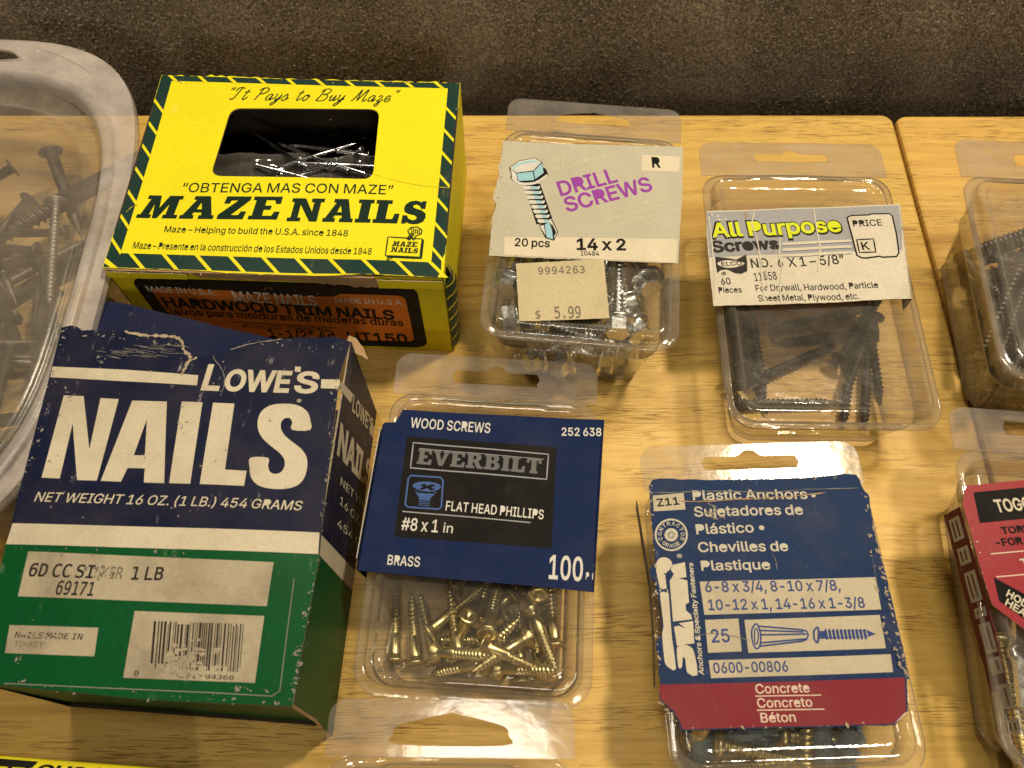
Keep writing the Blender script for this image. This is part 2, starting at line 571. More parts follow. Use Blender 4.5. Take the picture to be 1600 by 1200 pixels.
SANS = dec('A480:16,0 201,509 276,509 463,0 395,0 287,302 264,372 232,478 245,478 213,371 191,302 85,0;110,142 110,199 370,199 370,142\nB456:60,0 60,509 241,509 289,504 329,491 359,469 381,442 394,410 398,374 395,344 387,320 373,301 356,286 315,267 315,262 339,257 363,245 385,227 402,203 414,173 418,136 413,100 400,67 377,39 344,18 301,4 247,0;125,57 245,57 296,63 330,80 349,105 355,137 352,161 342,184 327,203 306,218 279,228 248,231 125,231;125,285 238,285 265,288 288,296 308,309 323,326 333,348 336,372 330,403 313,429 283,446 240,452 125,452\nC510:267,-7 205,1 150,25 104,63 70,115 48,179 40,254 48,329 70,393 104,445 150,484 205,508 267,516 305,513 340,504 373,490 402,471 427,447 448,418 463,385 473,348 408,348 401,373 389,395 357,428 315,449 267,456 223,450 184,432 150,403 125,364 109,314 103,254 109,194 125,145 151,105 184,76 223,59 267,53 315,60 357,81 389,114 408,160 473,160 463,124 448,91 428,62 402,38 373,19 341,5 305,-4\nD502:219,0 96,0 96,57 215,57 272,63 318,81 354,110 379,149 394,198 399,255 394,312 379,361 354,399 320,428 275,446 221,452 93,452 93,509 225,509 294,501 353,478 399,441 433,391 455,329 462,255 455,181 433,119 398,68 351,31 291,8;125,509 125,0 60,0 60,509\nE419:60,0 60,509 372,509 372,452 125,452 125,286 355,286 355,229 125,229 125,57 375,57 375,0\nF410:60,0 60,509 369,509 369,452 125,452 125,278 346,278 346,221 125,221 125,0\nG520:269,-7 205,1 149,25 104,64 69,116 47,179 40,254 47,329 69,393 103,445 149,484 203,508 265,516 304,513 340,504 374,489 403,469 429,445 449,416 465,384 474,349 408,349 387,393 356,427 315,448 265,456 222,450 183,432 150,404 125,364 109,314 103,254 109,194 125,145 151,105 184,76 224,59 269,53 309,57 345,71 374,93 396,123 410,160 415,202 434,199 283,199 283,256 478,256 478,200 471,141 451,91 419,50 377,19 326,0\nH517:60,0 60,509 125,509 125,289 392,289 392,509 457,509 457,0 392,0 392,232 125,232 125,0\nI301:31,0 31,57 118,57 118,452 31,452 31,509 269,509 269,452 183,452 183,57 269,57 269,0\nJ396:185,-7 124,3 75,33 44,81 33,145 33,173 98,173 98,145 104,104 122,74 149,56 185,50 220,56 248,74 266,104 272,145 272,509 336,509 336,145 326,81 294,33 246,3\nK467:104,145 104,216 139,261 174,303 212,344 364,509 448,509 231,276 228,276;60,0 60,509 125,509 125,334 124,225 125,193 125,0;372,0 188,259 228,309 449,0\nL393:60,0 60,509 125,509 125,57 361,57 361,0\nM628:60,0 60,509 152,509 277,187 287,159 299,123 311,84 322,49 307,49 318,83 330,121 342,158 352,187 476,509 568,509 568,0 504,0 504,291 504,327 505,369 506,413 507,457 513,457 498,409 482,363 467,322 456,291 342,0 286,0 170,291 159,321 145,361 129,408 112,457 119,457 120,416 121,372 122,328 122,291 122,0\nN523:60,0 60,509 136,509 343,183 363,151 388,107 414,55 405,54 401,108 399,157 399,195 399,509 463,509 463,0 387,0 202,290 177,331 148,381 108,452 119,454 122,384 124,328 125,291 125,0\nO533:267,-7 205,1 150,25 105,63 70,115 48,179 40,254 48,329 70,393 105,445 150,484 205,508 267,516 329,508 384,484 429,445 464,393 486,329 493,254 486,179 464,115 429,63 384,25 329,1;267,53 310,59 349,76 383,105 408,144 425,194 430,254 425,314 408,365 383,404 349,433 310,450 267,456 223,450 184,433 151,404 125,364 109,314 103,254 109,194 125,144 151,105 184,76 223,59\nP445:60,0 60,509 235,509 289,503 332,487 366,462 390,430 404,391 409,348 404,304 390,265 366,233 332,207 289,191 235,186 109,186 109,242 233,242 269,246 297,256 318,272 333,294 342,319 344,348 342,376 333,402 318,423 297,439 268,449 232,452 125,452 125,0\nQ533:245,159 313,159 369,85 384,65 468,-48 401,-48 346,27 331,46;267,-7 205,1 150,25 105,63 70,115 48,179 40,254 48,329 70,393 105,445 150,484 205,508 267,516 329,508 384,484 429,445 464,393 486,329 493,254 486,179 464,115 429,63 384,25 329,1;267,53 310,59 349,76 383,105 408,144 425,194 430,254 425,314 408,365 383,404 349,433 310,450 267,456 223,450 184,433 151,404 125,364 109,314 103,254 109,194 125,144 151,105 184,76 223,59\nR449:60,0 60,509 236,509 290,504 333,489 367,465 390,433 405,395 409,352 405,309 390,271 367,240 333,217 289,203 236,198 96,198 96,255 234,255 269,258 298,267 319,281 334,300 342,324 345,352 342,380 334,405 319,425 298,440 269,449 233,452 125,452 125,0;353,0 230,229 303,229 428,0\nS447:224,-9 172,-4 128,9 91,31 64,60 46,96 38,137 104,137 110,110 123,88 142,71 166,59 194,52 224,49 257,52 286,60 311,74 329,92 341,114 346,139 342,161 332,179 316,193 296,205 245,222 184,239 128,260 86,289 60,326 52,372 58,413 75,448 102,476 138,498 180,511 227,516 275,511 316,498 351,476 377,449 394,415 401,378 337,378 326,412 302,437 267,453 225,459 194,456 167,448 145,435 129,418 118,398 115,376 119,352 131,334 148,319 169,308 212,293 264,279 312,264 359,238 379,220 395,198 405,171 408,139 403,99 386,64 360,34 323,11 278,-4\nT449:32,452 32,509 417,509 417,452 257,452 257,0 193,0 193,452\nU517:259,-8 203,-2 154,15 114,43 85,80 66,124 60,173 60,509 124,509 124,178 128,144 141,113 160,87 187,68 220,56 259,52 298,56 331,68 357,87 377,113 389,144 393,178 393,509 457,509 457,173 451,124 433,80 403,43 363,15 315,-2\nV480:204,0 16,509 84,509 192,206 215,137 248,31 235,31 267,138 290,206 395,509 463,509 278,0\nW686:155,0 16,509 82,509 163,196 175,145 187,94 197,40 189,40 200,94 211,145 224,196 306,509 380,509 462,196 474,145 486,94 497,40 488,40 499,94 510,145 523,196 603,509 670,509 530,0 455,0 368,323 351,391 336,475 350,475 335,395 318,323 230,0\nX474:18,0 217,284 217,236 29,509 104,509 178,400 204,361 223,329 243,292 232,292 252,329 272,361 298,400 374,509 446,509 259,239 259,287 456,0 382,0 292,129 268,165 250,195 230,231 244,231 225,196 206,166 182,129 91,0\nY472:203,0 203,208 16,509 91,509 192,344 222,292 250,230 224,230 251,293 280,344 381,509 455,509 268,208 268,0\nZ438:42,0 42,46 273,385 306,431 341,476 348,454 285,452 223,452 40,452 40,509 397,509 397,462 169,129 134,81 97,33 90,54 152,57 214,57 399,57 399,0\na389:160,-9 126,-5 94,5 68,22 48,45 35,73 30,108 34,138 43,161 58,179 78,193 125,211 178,220 234,227 265,235 273,243 276,255 276,257 273,279 267,297 256,311 240,322 220,329 196,331 171,329 149,322 118,301 100,274 41,291 57,322 79,346 104,364 133,375 163,382 194,384 239,379 286,360 306,343 322,320 333,290 337,251 337,0 277,0 277,52 272,52 252,25 215,1 190,-6;170,45 202,49 228,59 248,74 263,93 272,115 276,138 276,190 259,182 231,176 200,171 175,168 134,159 117,150 103,139 95,124 92,105 94,87 102,72 114,61 130,52\nb424:229,-8 198,-5 172,4 138,31 118,59 112,59 112,0 53,0 53,509 114,509 114,319 118,319 137,346 171,373 197,381 229,384 274,378 313,361 345,332 370,293 385,245 390,189 385,133 370,84 346,45 313,16 274,-2;220,47 253,51 279,66 301,88 316,117 325,151 328,189 325,227 316,261 301,290 280,311 253,325 220,330 188,325 161,312 140,291 125,263 116,229 113,189 116,150 125,115 140,86 162,65 188,51\nc396:207,-8 159,-2 117,16 82,46 56,85 40,133 34,187 40,243 56,291 82,330 117,360 159,378 207,384 260,377 305,356 340,322 362,277 303,262 290,289 270,311 242,325 207,330 173,325 145,310 124,287 108,258 99,224 96,187 99,151 108,117 124,89 145,66 173,51 207,46 243,52 271,66 292,89 304,117 363,102 354,78 341,56 306,21 261,-1\nd424:195,-8 151,-2 111,16 79,45 55,84 39,133 34,189 39,245 55,293 79,332 112,361 151,378 196,384 228,381 253,373 287,346 306,319 311,319 311,509 372,509 372,0 313,0 313,59 307,59 287,31 252,4 227,-5;205,47 236,51 263,65 284,86 299,115 309,150 312,189 309,229 300,263 284,291 263,312 237,325 205,330 172,325 145,311 124,290 108,261 99,227 96,189 99,151 109,117 124,88 145,66 172,51\ne404:212,-8 161,-2 117,16 82,46 56,85 40,132 34,187 39,242 55,290 81,329 115,359 157,378 205,384 236,382 266,374 294,361 319,341 341,315 357,282 368,242 371,194 371,169 75,169 75,221 338,221 310,202 307,237 298,269 283,294 263,314 237,326 205,330 173,326 146,313 125,294 109,270 99,241 96,211 96,178 100,139 110,106 128,80 151,61 179,50 212,46 254,53 285,73 306,105 365,91 353,63 335,39 311,19 283,4 249,-5\nf254:228,379 228,327 6,327 6,379;81,0 81,432 84,461 96,486 113,505 135,519 161,527 187,530 222,527 243,521 227,468 215,472 195,474 171,470 154,460 145,443 142,419 142,0\ng425:207,-151 168,-148 134,-140 105,-127 82,-110 64,-91 51,-69 101,-41 122,-66 154,-88 178,-95 207,-97 249,-92 282,-75 304,-47 311,-6 311,68 306,68 287,41 252,16 227,8 195,5 152,10 113,27 80,53 55,90 39,136 34,191 39,246 55,293 80,332 112,361 152,378 196,384 228,382 253,373 288,346 308,319 313,319 313,379 372,379 372,-9 367,-54 350,-90 324,-117 291,-136 251,-147;205,59 237,63 264,75 285,95 300,121 309,154 312,193 309,231 300,264 285,291 264,312 237,325 205,330 172,325 145,312 124,290 109,262 99,229 96,193 99,155 109,123 124,96 145,76 172,63\nh410:114,227 114,0 53,0 53,509 114,509 114,287 102,287 124,332 152,362 187,379 227,384 264,380 295,369 321,349 341,321 353,285 357,240 357,0 296,0 296,235 290,275 273,304 246,323 210,329 184,326 161,317 141,303 126,283 117,257\ni167:53,0 53,379 114,379 114,0;84,443 67,446 54,455 44,468 41,483 44,499 54,512 67,521 84,524 100,521 114,512 123,499 126,483 123,468 114,455 100,446\nj167:53,379 114,379 114,-30 111,-63 102,-90 86,-113 65,-129 37,-139 4,-143 -10,-143 -10,-87 2,-87 25,-83 40,-72 50,-54 53,-29;83,443 67,446 53,455 44,468 41,483 44,499 53,512 67,521 83,524 100,521 114,512 123,499 126,483 123,468 114,455 100,446\nk381:110,137 110,212 121,212 284,379 360,379 184,199 177,199;53,0 53,509 114,509 114,0;294,0 148,186 191,229 372,0\nl189:139,-2 101,3 74,20 58,47 53,84 53,509 114,509 114,99 115,77 120,62 130,54 146,52 160,53 170,54 181,3 162,-1\nm610:53,0 53,379 112,379 112,295 108,295 118,323 132,346 151,363 172,376 195,384 219,386 257,380 287,361 309,331 321,295 312,295 322,321 337,343 357,361 381,375 407,383 437,386 468,383 497,372 522,354 541,328 553,296 557,255 557,0 496,0 496,254 490,289 473,313 447,326 419,330 395,328 374,320 358,307 345,290 338,270 335,247 335,0 274,0 274,260 269,288 253,311 229,326 199,330 178,328 158,320 140,307 126,289 117,266 114,238 114,0\nn410:114,227 114,0 53,0 53,379 112,379 112,287 102,287 124,332 152,362 187,379 227,384 264,380 295,369 321,349 341,321 353,285 357,240 357,0 296,0 296,235 290,275 273,304 246,323 210,329 184,326 161,317 141,303 126,283 117,257\no415:207,-8 159,-2 117,16 82,46 56,85 40,133 34,187 40,243 56,291 82,330 117,360 159,378 207,384 256,378 299,360 333,330 359,291 376,243 381,187 376,133 359,85 333,46 299,16 256,-2;207,46 242,51 270,66 292,89 307,117 316,151 319,187 316,224 307,258 292,287 270,310 242,325 207,330 173,325 145,310 124,287 108,258 99,224 96,187 99,151 108,117 124,89 145,66 173,51\np424:53,-143 53,379 112,379 112,319 118,319 137,346 171,373 197,381 229,384 274,378 313,361 345,332 370,293 385,245 390,189 385,133 370,84 346,45 313,16 274,-2 229,-8 198,-5 173,4 138,31 118,59 114,59 114,-143;220,47 253,51 279,66 301,88 316,117 325,151 328,189 325,227 316,261 301,290 280,311 253,325 220,330 188,325 161,312 140,291 125,263 116,229 113,189 116,150 125,115 140,86 162,65 188,51\nq424:372,-143 311,-143 311,59 306,59 287,31 252,4 227,-5 195,-8 151,-2 111,16 79,45 55,84 39,133 34,189 39,245 55,293 79,332 112,361 151,378 196,384 228,381 253,373 287,346 307,319 313,319 313,379 372,379;205,47 236,51 263,65 284,86 299,115 309,150 312,189 309,229 300,263 284,291 263,312 237,325 205,330 172,325 145,311 124,290 108,261 99,227 96,189 99,151 109,117 124,88 145,66 172,51\nr259:53,0 53,379 112,379 112,321 115,321 130,347 152,367 181,380 213,385 229,384 243,384 243,322 230,324 207,326 182,323 159,315 140,301 126,284 117,262 114,237 114,0\ns365:182,-8 145,-5 112,3 84,18 62,38 45,63 36,94 94,107 105,79 124,60 150,49 181,45 217,50 244,62 262,81 268,103 265,121 254,136 237,147 212,155 149,170 104,186 72,208 53,237 47,274 51,305 65,332 87,354 115,370 149,381 187,384 223,381 254,372 279,358 299,339 314,316 324,290 268,277 258,298 243,316 219,328 187,333 156,329 131,317 114,299 109,277 112,258 124,243 144,232 172,223 229,209 275,194 306,171 325,142 331,107 326,75 312,47 290,24 260,6 223,-5\nt227:204,379 204,327 6,327 6,379;65,471 126,471 126,98 128,76 136,61 150,53 170,50 185,51 202,54 213,2 192,-3 168,-4 125,2 92,21 72,52 65,93\nu410:182,-5 146,-1 115,11 89,31 69,59 57,95 53,139 53,379 114,379 114,144 119,105 137,75 164,56 200,50 226,53 249,62 268,77 283,97 293,122 296,153 296,379 357,379 357,0 298,0 298,92 307,92 286,47 257,17 222,0\nv389:163,0 17,379 84,379 165,155 187,87 206,21 184,21 203,87 224,155 305,379 371,379 226,0\nw567:138,0 23,379 87,379 133,214 154,137 175,41 165,41 186,135 206,214 252,379 316,379 362,214 382,136 402,41 391,41 413,135 434,214 480,379 545,379 429,0 368,0 319,172 305,225 291,280 277,338 291,338 277,280 263,225 248,172 199,0\nx379:21,0 171,218 171,171 29,379 100,379 147,306 179,253 207,206 175,206 202,253 233,306 282,379 352,379 209,169 209,214 358,0 287,0 231,85 200,136 173,182 205,182 178,136 148,85 91,0\ny389:47,-139 61,-86 71,-87 104,-89 118,-84 130,-74 141,-58 151,-36 163,-1 17,379 84,379 165,155 187,87 206,21 184,21 202,87 224,155 305,379 371,379 204,-58 177,-107 159,-124 139,-136 117,-143 91,-145 65,-143\nz380:42,0 42,46 254,320 254,323 48,323 48,379 333,379 333,331 126,60 126,56 339,56 339,0\n0453:227,-7 174,1 130,24 95,62 69,113 53,178 48,254 53,330 69,395 95,447 130,484 174,508 227,516 279,508 323,484 358,447 384,395 400,330 405,254 400,178 384,113 359,62 323,24 279,1;227,50 261,56 290,74 313,103 330,144 340,194 344,254 340,314 330,365 313,405 290,435 261,453 227,460 192,453 163,435 140,405 123,365 113,314 109,254 113,194 123,144 140,103 163,74 192,56\n1453:76,0 76,55 391,55 391,0;276,509 276,0 212,0 212,448 209,448 86,358 86,427 198,509\n2453:64,0 64,47 234,229 282,282 311,327 318,348 320,371 317,397 308,419 293,436 273,449 250,457 224,460 196,457 172,447 153,433 139,413 130,390 127,362 66,362 71,405 86,442 111,473 143,496 182,511 225,516 268,511 306,497 337,474 361,445 376,411 381,372 378,345 371,318 357,290 336,259 267,180 153,60 153,57 389,57 389,0\n3453:218,-7 173,-3 133,10 98,30 70,57 52,91 44,132 109,132 115,107 126,87 144,71 165,59 191,52 219,50 248,53 275,61 297,74 315,93 325,116 329,145 326,172 316,196 299,217 275,234 242,244 201,248 157,248 157,299 288,448 288,452 70,452 70,509 372,509 372,461 211,278 211,289 264,288 308,276 344,253 371,222 387,186 393,145 387,103 370,66 344,36 309,12 266,-2\n4453:40,105 40,158 247,509 311,509 109,166 109,163 413,163 413,105;282,0 282,121 282,146 282,318 343,318 343,0\n5453:221,-7 178,-2 140,11 108,32 83,60 66,93 60,130 122,130 127,108 138,89 154,73 173,60 196,52 221,50 250,53 276,64 298,82 314,104 324,131 328,162 324,193 314,221 297,244 275,262 248,273 218,277 167,268 145,258 128,246 67,253 96,509 366,509 366,452 151,452 134,301 136,301 155,315 178,325 203,331 229,334 263,330 294,321 321,306 345,285 364,260 379,231 388,199 391,163 385,117 369,76 343,41 309,15 268,-1\n6453:226,-7 182,-1 142,15 109,40 84,74 69,115 64,162 68,199 80,239 102,285 137,340 252,509 322,509 151,261 145,261 165,288 196,307 235,314 278,309 316,295 346,271 370,240 384,201 389,157 384,112 368,73 343,39 310,14 271,-2;226,48 254,52 279,63 299,79 314,101 324,128 327,157 324,187 314,213 299,235 279,251 254,262 226,265 198,262 174,252 153,235 138,214 128,188 125,158 128,128 138,102 153,79 174,63 198,52\n7453:97,0 323,448 323,452 62,452 62,509 391,509 391,449 165,0\n8453:226,-7 178,-2 136,11 101,33 74,62 57,96 52,135 55,166 65,195 81,220 101,241 125,256 153,265 153,267 119,282 93,308 76,342 70,380 75,417 90,450 114,477 146,498 184,511 226,516 269,511 306,498 337,477 361,450 377,417 382,380 376,342 359,308 333,282 300,267 300,265 327,256 351,241 372,220 387,195 397,166 401,135 395,96 378,62 352,33 317,11 275,-2;226,49 258,52 285,60 307,74 323,91 333,113 337,139 333,165 322,189 305,208 283,223 256,232 226,235 196,232 169,223 147,208 130,189 119,165 115,139 119,113 129,91 145,74 167,60 195,52;226,290 252,292 274,300 293,313 307,330 316,351 319,376 316,399 308,420 294,437 275,449 252,457 226,460 200,457 177,449 159,437 145,420 136,399 133,376 136,351 145,330 159,313 178,300 201,292\n9453:226,516 271,510 310,494 343,468 368,434 384,393 389,347 385,309 373,270 350,224 315,168 200,0 130,0 301,248 307,248 287,221 257,202 218,195 175,199 137,214 106,237 83,269 68,307 64,352 69,397 85,436 110,469 143,494 182,510;226,460 199,457 174,446 154,429 138,407 129,381 125,352 129,322 138,295 154,274 174,257 199,247 226,243 254,247 279,257 299,273 314,295 324,321 327,350 324,381 314,407 299,429 279,446 254,457\n.188:95,-4 78,-1 63,9 53,24 50,41 53,59 63,73 78,83 95,87 113,83 128,73 138,59 141,41 138,24 128,9 113,-1\n,188:38,-119 68,71 137,71 84,-119\n-453:337,244 337,188 114,188 114,244\n/249:235,533 71,-76 14,-76 178,533\n(273:89,207 92,264 101,324 114,384 132,441 153,494 177,539 236,539 191,428 161,313 154,258 151,207 160,115 188,16 236,-96 177,-96 139,-21 111,55 95,131\n)273:37,-96 86,18 113,116 122,207 119,258 112,313 82,428 37,539 97,539 121,494 142,441 159,384 173,323 181,264 184,207 178,130 161,53 134,-22 97,-96\n#440:242,0 326,509 377,509 294,0;10,140 19,192 400,192 391,140;64,0 147,509 198,509 115,0;40,316 49,368 429,368 421,316\n$447:202,-74 202,583 244,583 244,-74;224,-9 172,-4 128,9 91,31 64,60 46,96 38,137 104,137 110,110 123,88 142,71 166,59 194,52 224,49 257,52 286,60 311,74 329,92 341,114 346,139 342,161 332,179 316,193 296,205 245,222 184,239 128,260 86,289 60,326 52,372 58,413 75,448 102,476 138,498 180,511 227,516 275,511 316,498 351,476 377,449 394,415 401,378 337,378 326,412 302,437 267,453 225,459 194,456 167,448 145,435 129,418 118,398 115,376 119,352 131,334 148,319 169,308 212,293 264,279 312,264 359,238 379,220 395,198 405,171 408,139 403,99 386,64 360,34 323,11 278,-4\n&448:197,-7 150,-2 110,12 78,34 54,62 39,96 34,133 37,163 47,189 63,213 85,235 140,279 216,335 237,352 255,375 262,405 258,427 245,445 226,457 201,461 168,453 145,431 139,416 137,399 145,363 169,327 204,284 438,0 364,0 171,231 121,293 87,344 78,370 75,398 79,430 91,458 109,481 134,499 165,510 200,513 235,510 266,499 290,482 308,459 320,433 324,404 315,362 291,325 256,293 154,217 128,195 110,174 100,154 97,131 100,108 109,87 124,70 143,57 166,49 193,46 223,50 251,59 278,75 301,95 321,121 336,151 346,186 349,224 408,224 405,180 397,144 371,92 345,62 333,47 305,23 271,7 234,-3\n"321:78,318 70,509 136,509 128,318;193,318 185,509 250,509 243,318\n\'206:78,318 70,509 136,509 128,318\ná389:160,-9 126,-5 94,5 68,22 48,45 35,73 30,108 34,138 43,161 58,179 78,193 125,211 178,220 234,227 265,235 273,243 276,255 276,257 273,279 267,297 256,311 240,322 220,329 196,331 171,329 149,322 118,301 100,274 41,291 57,322 79,346 104,364 133,375 163,382 194,384 239,379 286,360 306,343 322,320 333,290 337,251 337,0 277,0 277,52 272,52 252,25 215,1 190,-6;170,45 202,49 228,59 248,74 263,93 272,115 276,138 276,190 259,182 231,176 200,171 175,168 134,159 117,150 103,139 95,124 92,105 94,87 102,72 114,61 130,52;162,429 210,529 278,529 212,429\né404:212,-8 161,-2 117,16 82,46 56,85 40,132 34,187 39,242 55,290 81,329 115,359 157,378 205,384 236,382 266,374 294,361 319,341 341,315 357,282 368,242 371,194 371,169 75,169 75,221 338,221 310,202 307,237 298,269 283,294 263,314 237,326 205,330 173,326 146,313 125,294 109,270 99,241 96,211 96,178 100,139 110,106 128,80 151,61 179,50 212,46 254,53 285,73 306,105 365,91 353,63 335,39 311,19 283,4 249,-5;177,429 225,529 293,529 227,429\nó415:207,-8 159,-2 117,16 82,46 56,85 40,133 34,187 40,243 56,291 82,330 117,360 159,378 207,384 256,378 299,360 333,330 359,291 376,243 381,187 376,133 359,85 333,46 299,16 256,-2;207,46 242,51 270,66 292,89 307,117 316,151 319,187 316,224 307,258 292,287 270,310 242,325 207,330 173,325 145,310 124,287 108,258 99,224 96,187 99,151 108,117 124,89 145,66 173,51;181,429 228,529 297,529 231,429\nñ410:114,227 114,0 53,0 53,379 112,379 112,287 102,287 124,332 152,362 187,379 227,384 264,380 295,369 321,349 341,321 353,285 357,240 357,0 296,0 296,235 290,275 273,304 246,323 210,329 184,326 161,317 141,303 126,283 117,257;250,446 225,450 202,460 182,470 167,475 159,472 153,466 149,448 106,448 110,476 120,498 137,513 161,518 185,514 207,504 226,494 243,490 256,496 262,517 304,517 300,488 289,466 272,451\n•389:194,93 166,96 139,107 117,124 100,147 89,173 85,202 89,231 100,257 117,279 139,296 166,307 194,311 223,307 249,296 272,279 289,257 300,231 304,202 300,173 289,147 272,124 249,107 223,96\n®463:231,118 192,122 154,134 121,152 91,177 67,206 48,240 37,277 33,317 37,357 48,394 67,428 91,457 121,482 154,500 192,512 231,516 271,512 309,500 343,482 372,457 396,428 415,394 426,357 430,317 426,277 415,240 396,206 372,177 343,152 309,134 271,122;231,166 271,171 307,187 338,210 362,241 377,277 382,317 377,357 362,393 338,423 307,447 271,462 231,467 192,462 156,447 125,423 101,393 86,357 81,317 86,277 101,241 125,210 156,187 192,171;273,226 228,312 273,312 319,226;161,226 161,409 253,409 279,402 302,383 309,368 311,350 309,332 302,316 278,295 250,287 185,287 185,319 239,319 257,327 264,337 267,350 264,364 257,372 239,378 203,378 203,226\n–350:350,244 350,188 0,188 0,244\n“300:52,318 104,509 151,509 121,318;175,318 228,509 274,509 244,318\n”300:52,318 82,509 151,509 98,318;175,318 205,509 274,509 222,318\n!196:67,160 63,509 132,509 128,160;98,-4 81,-1 66,9 56,24 52,41 56,58 66,73 81,83 98,86 116,83 130,73 140,58 143,41 140,24 130,9 116,-1')
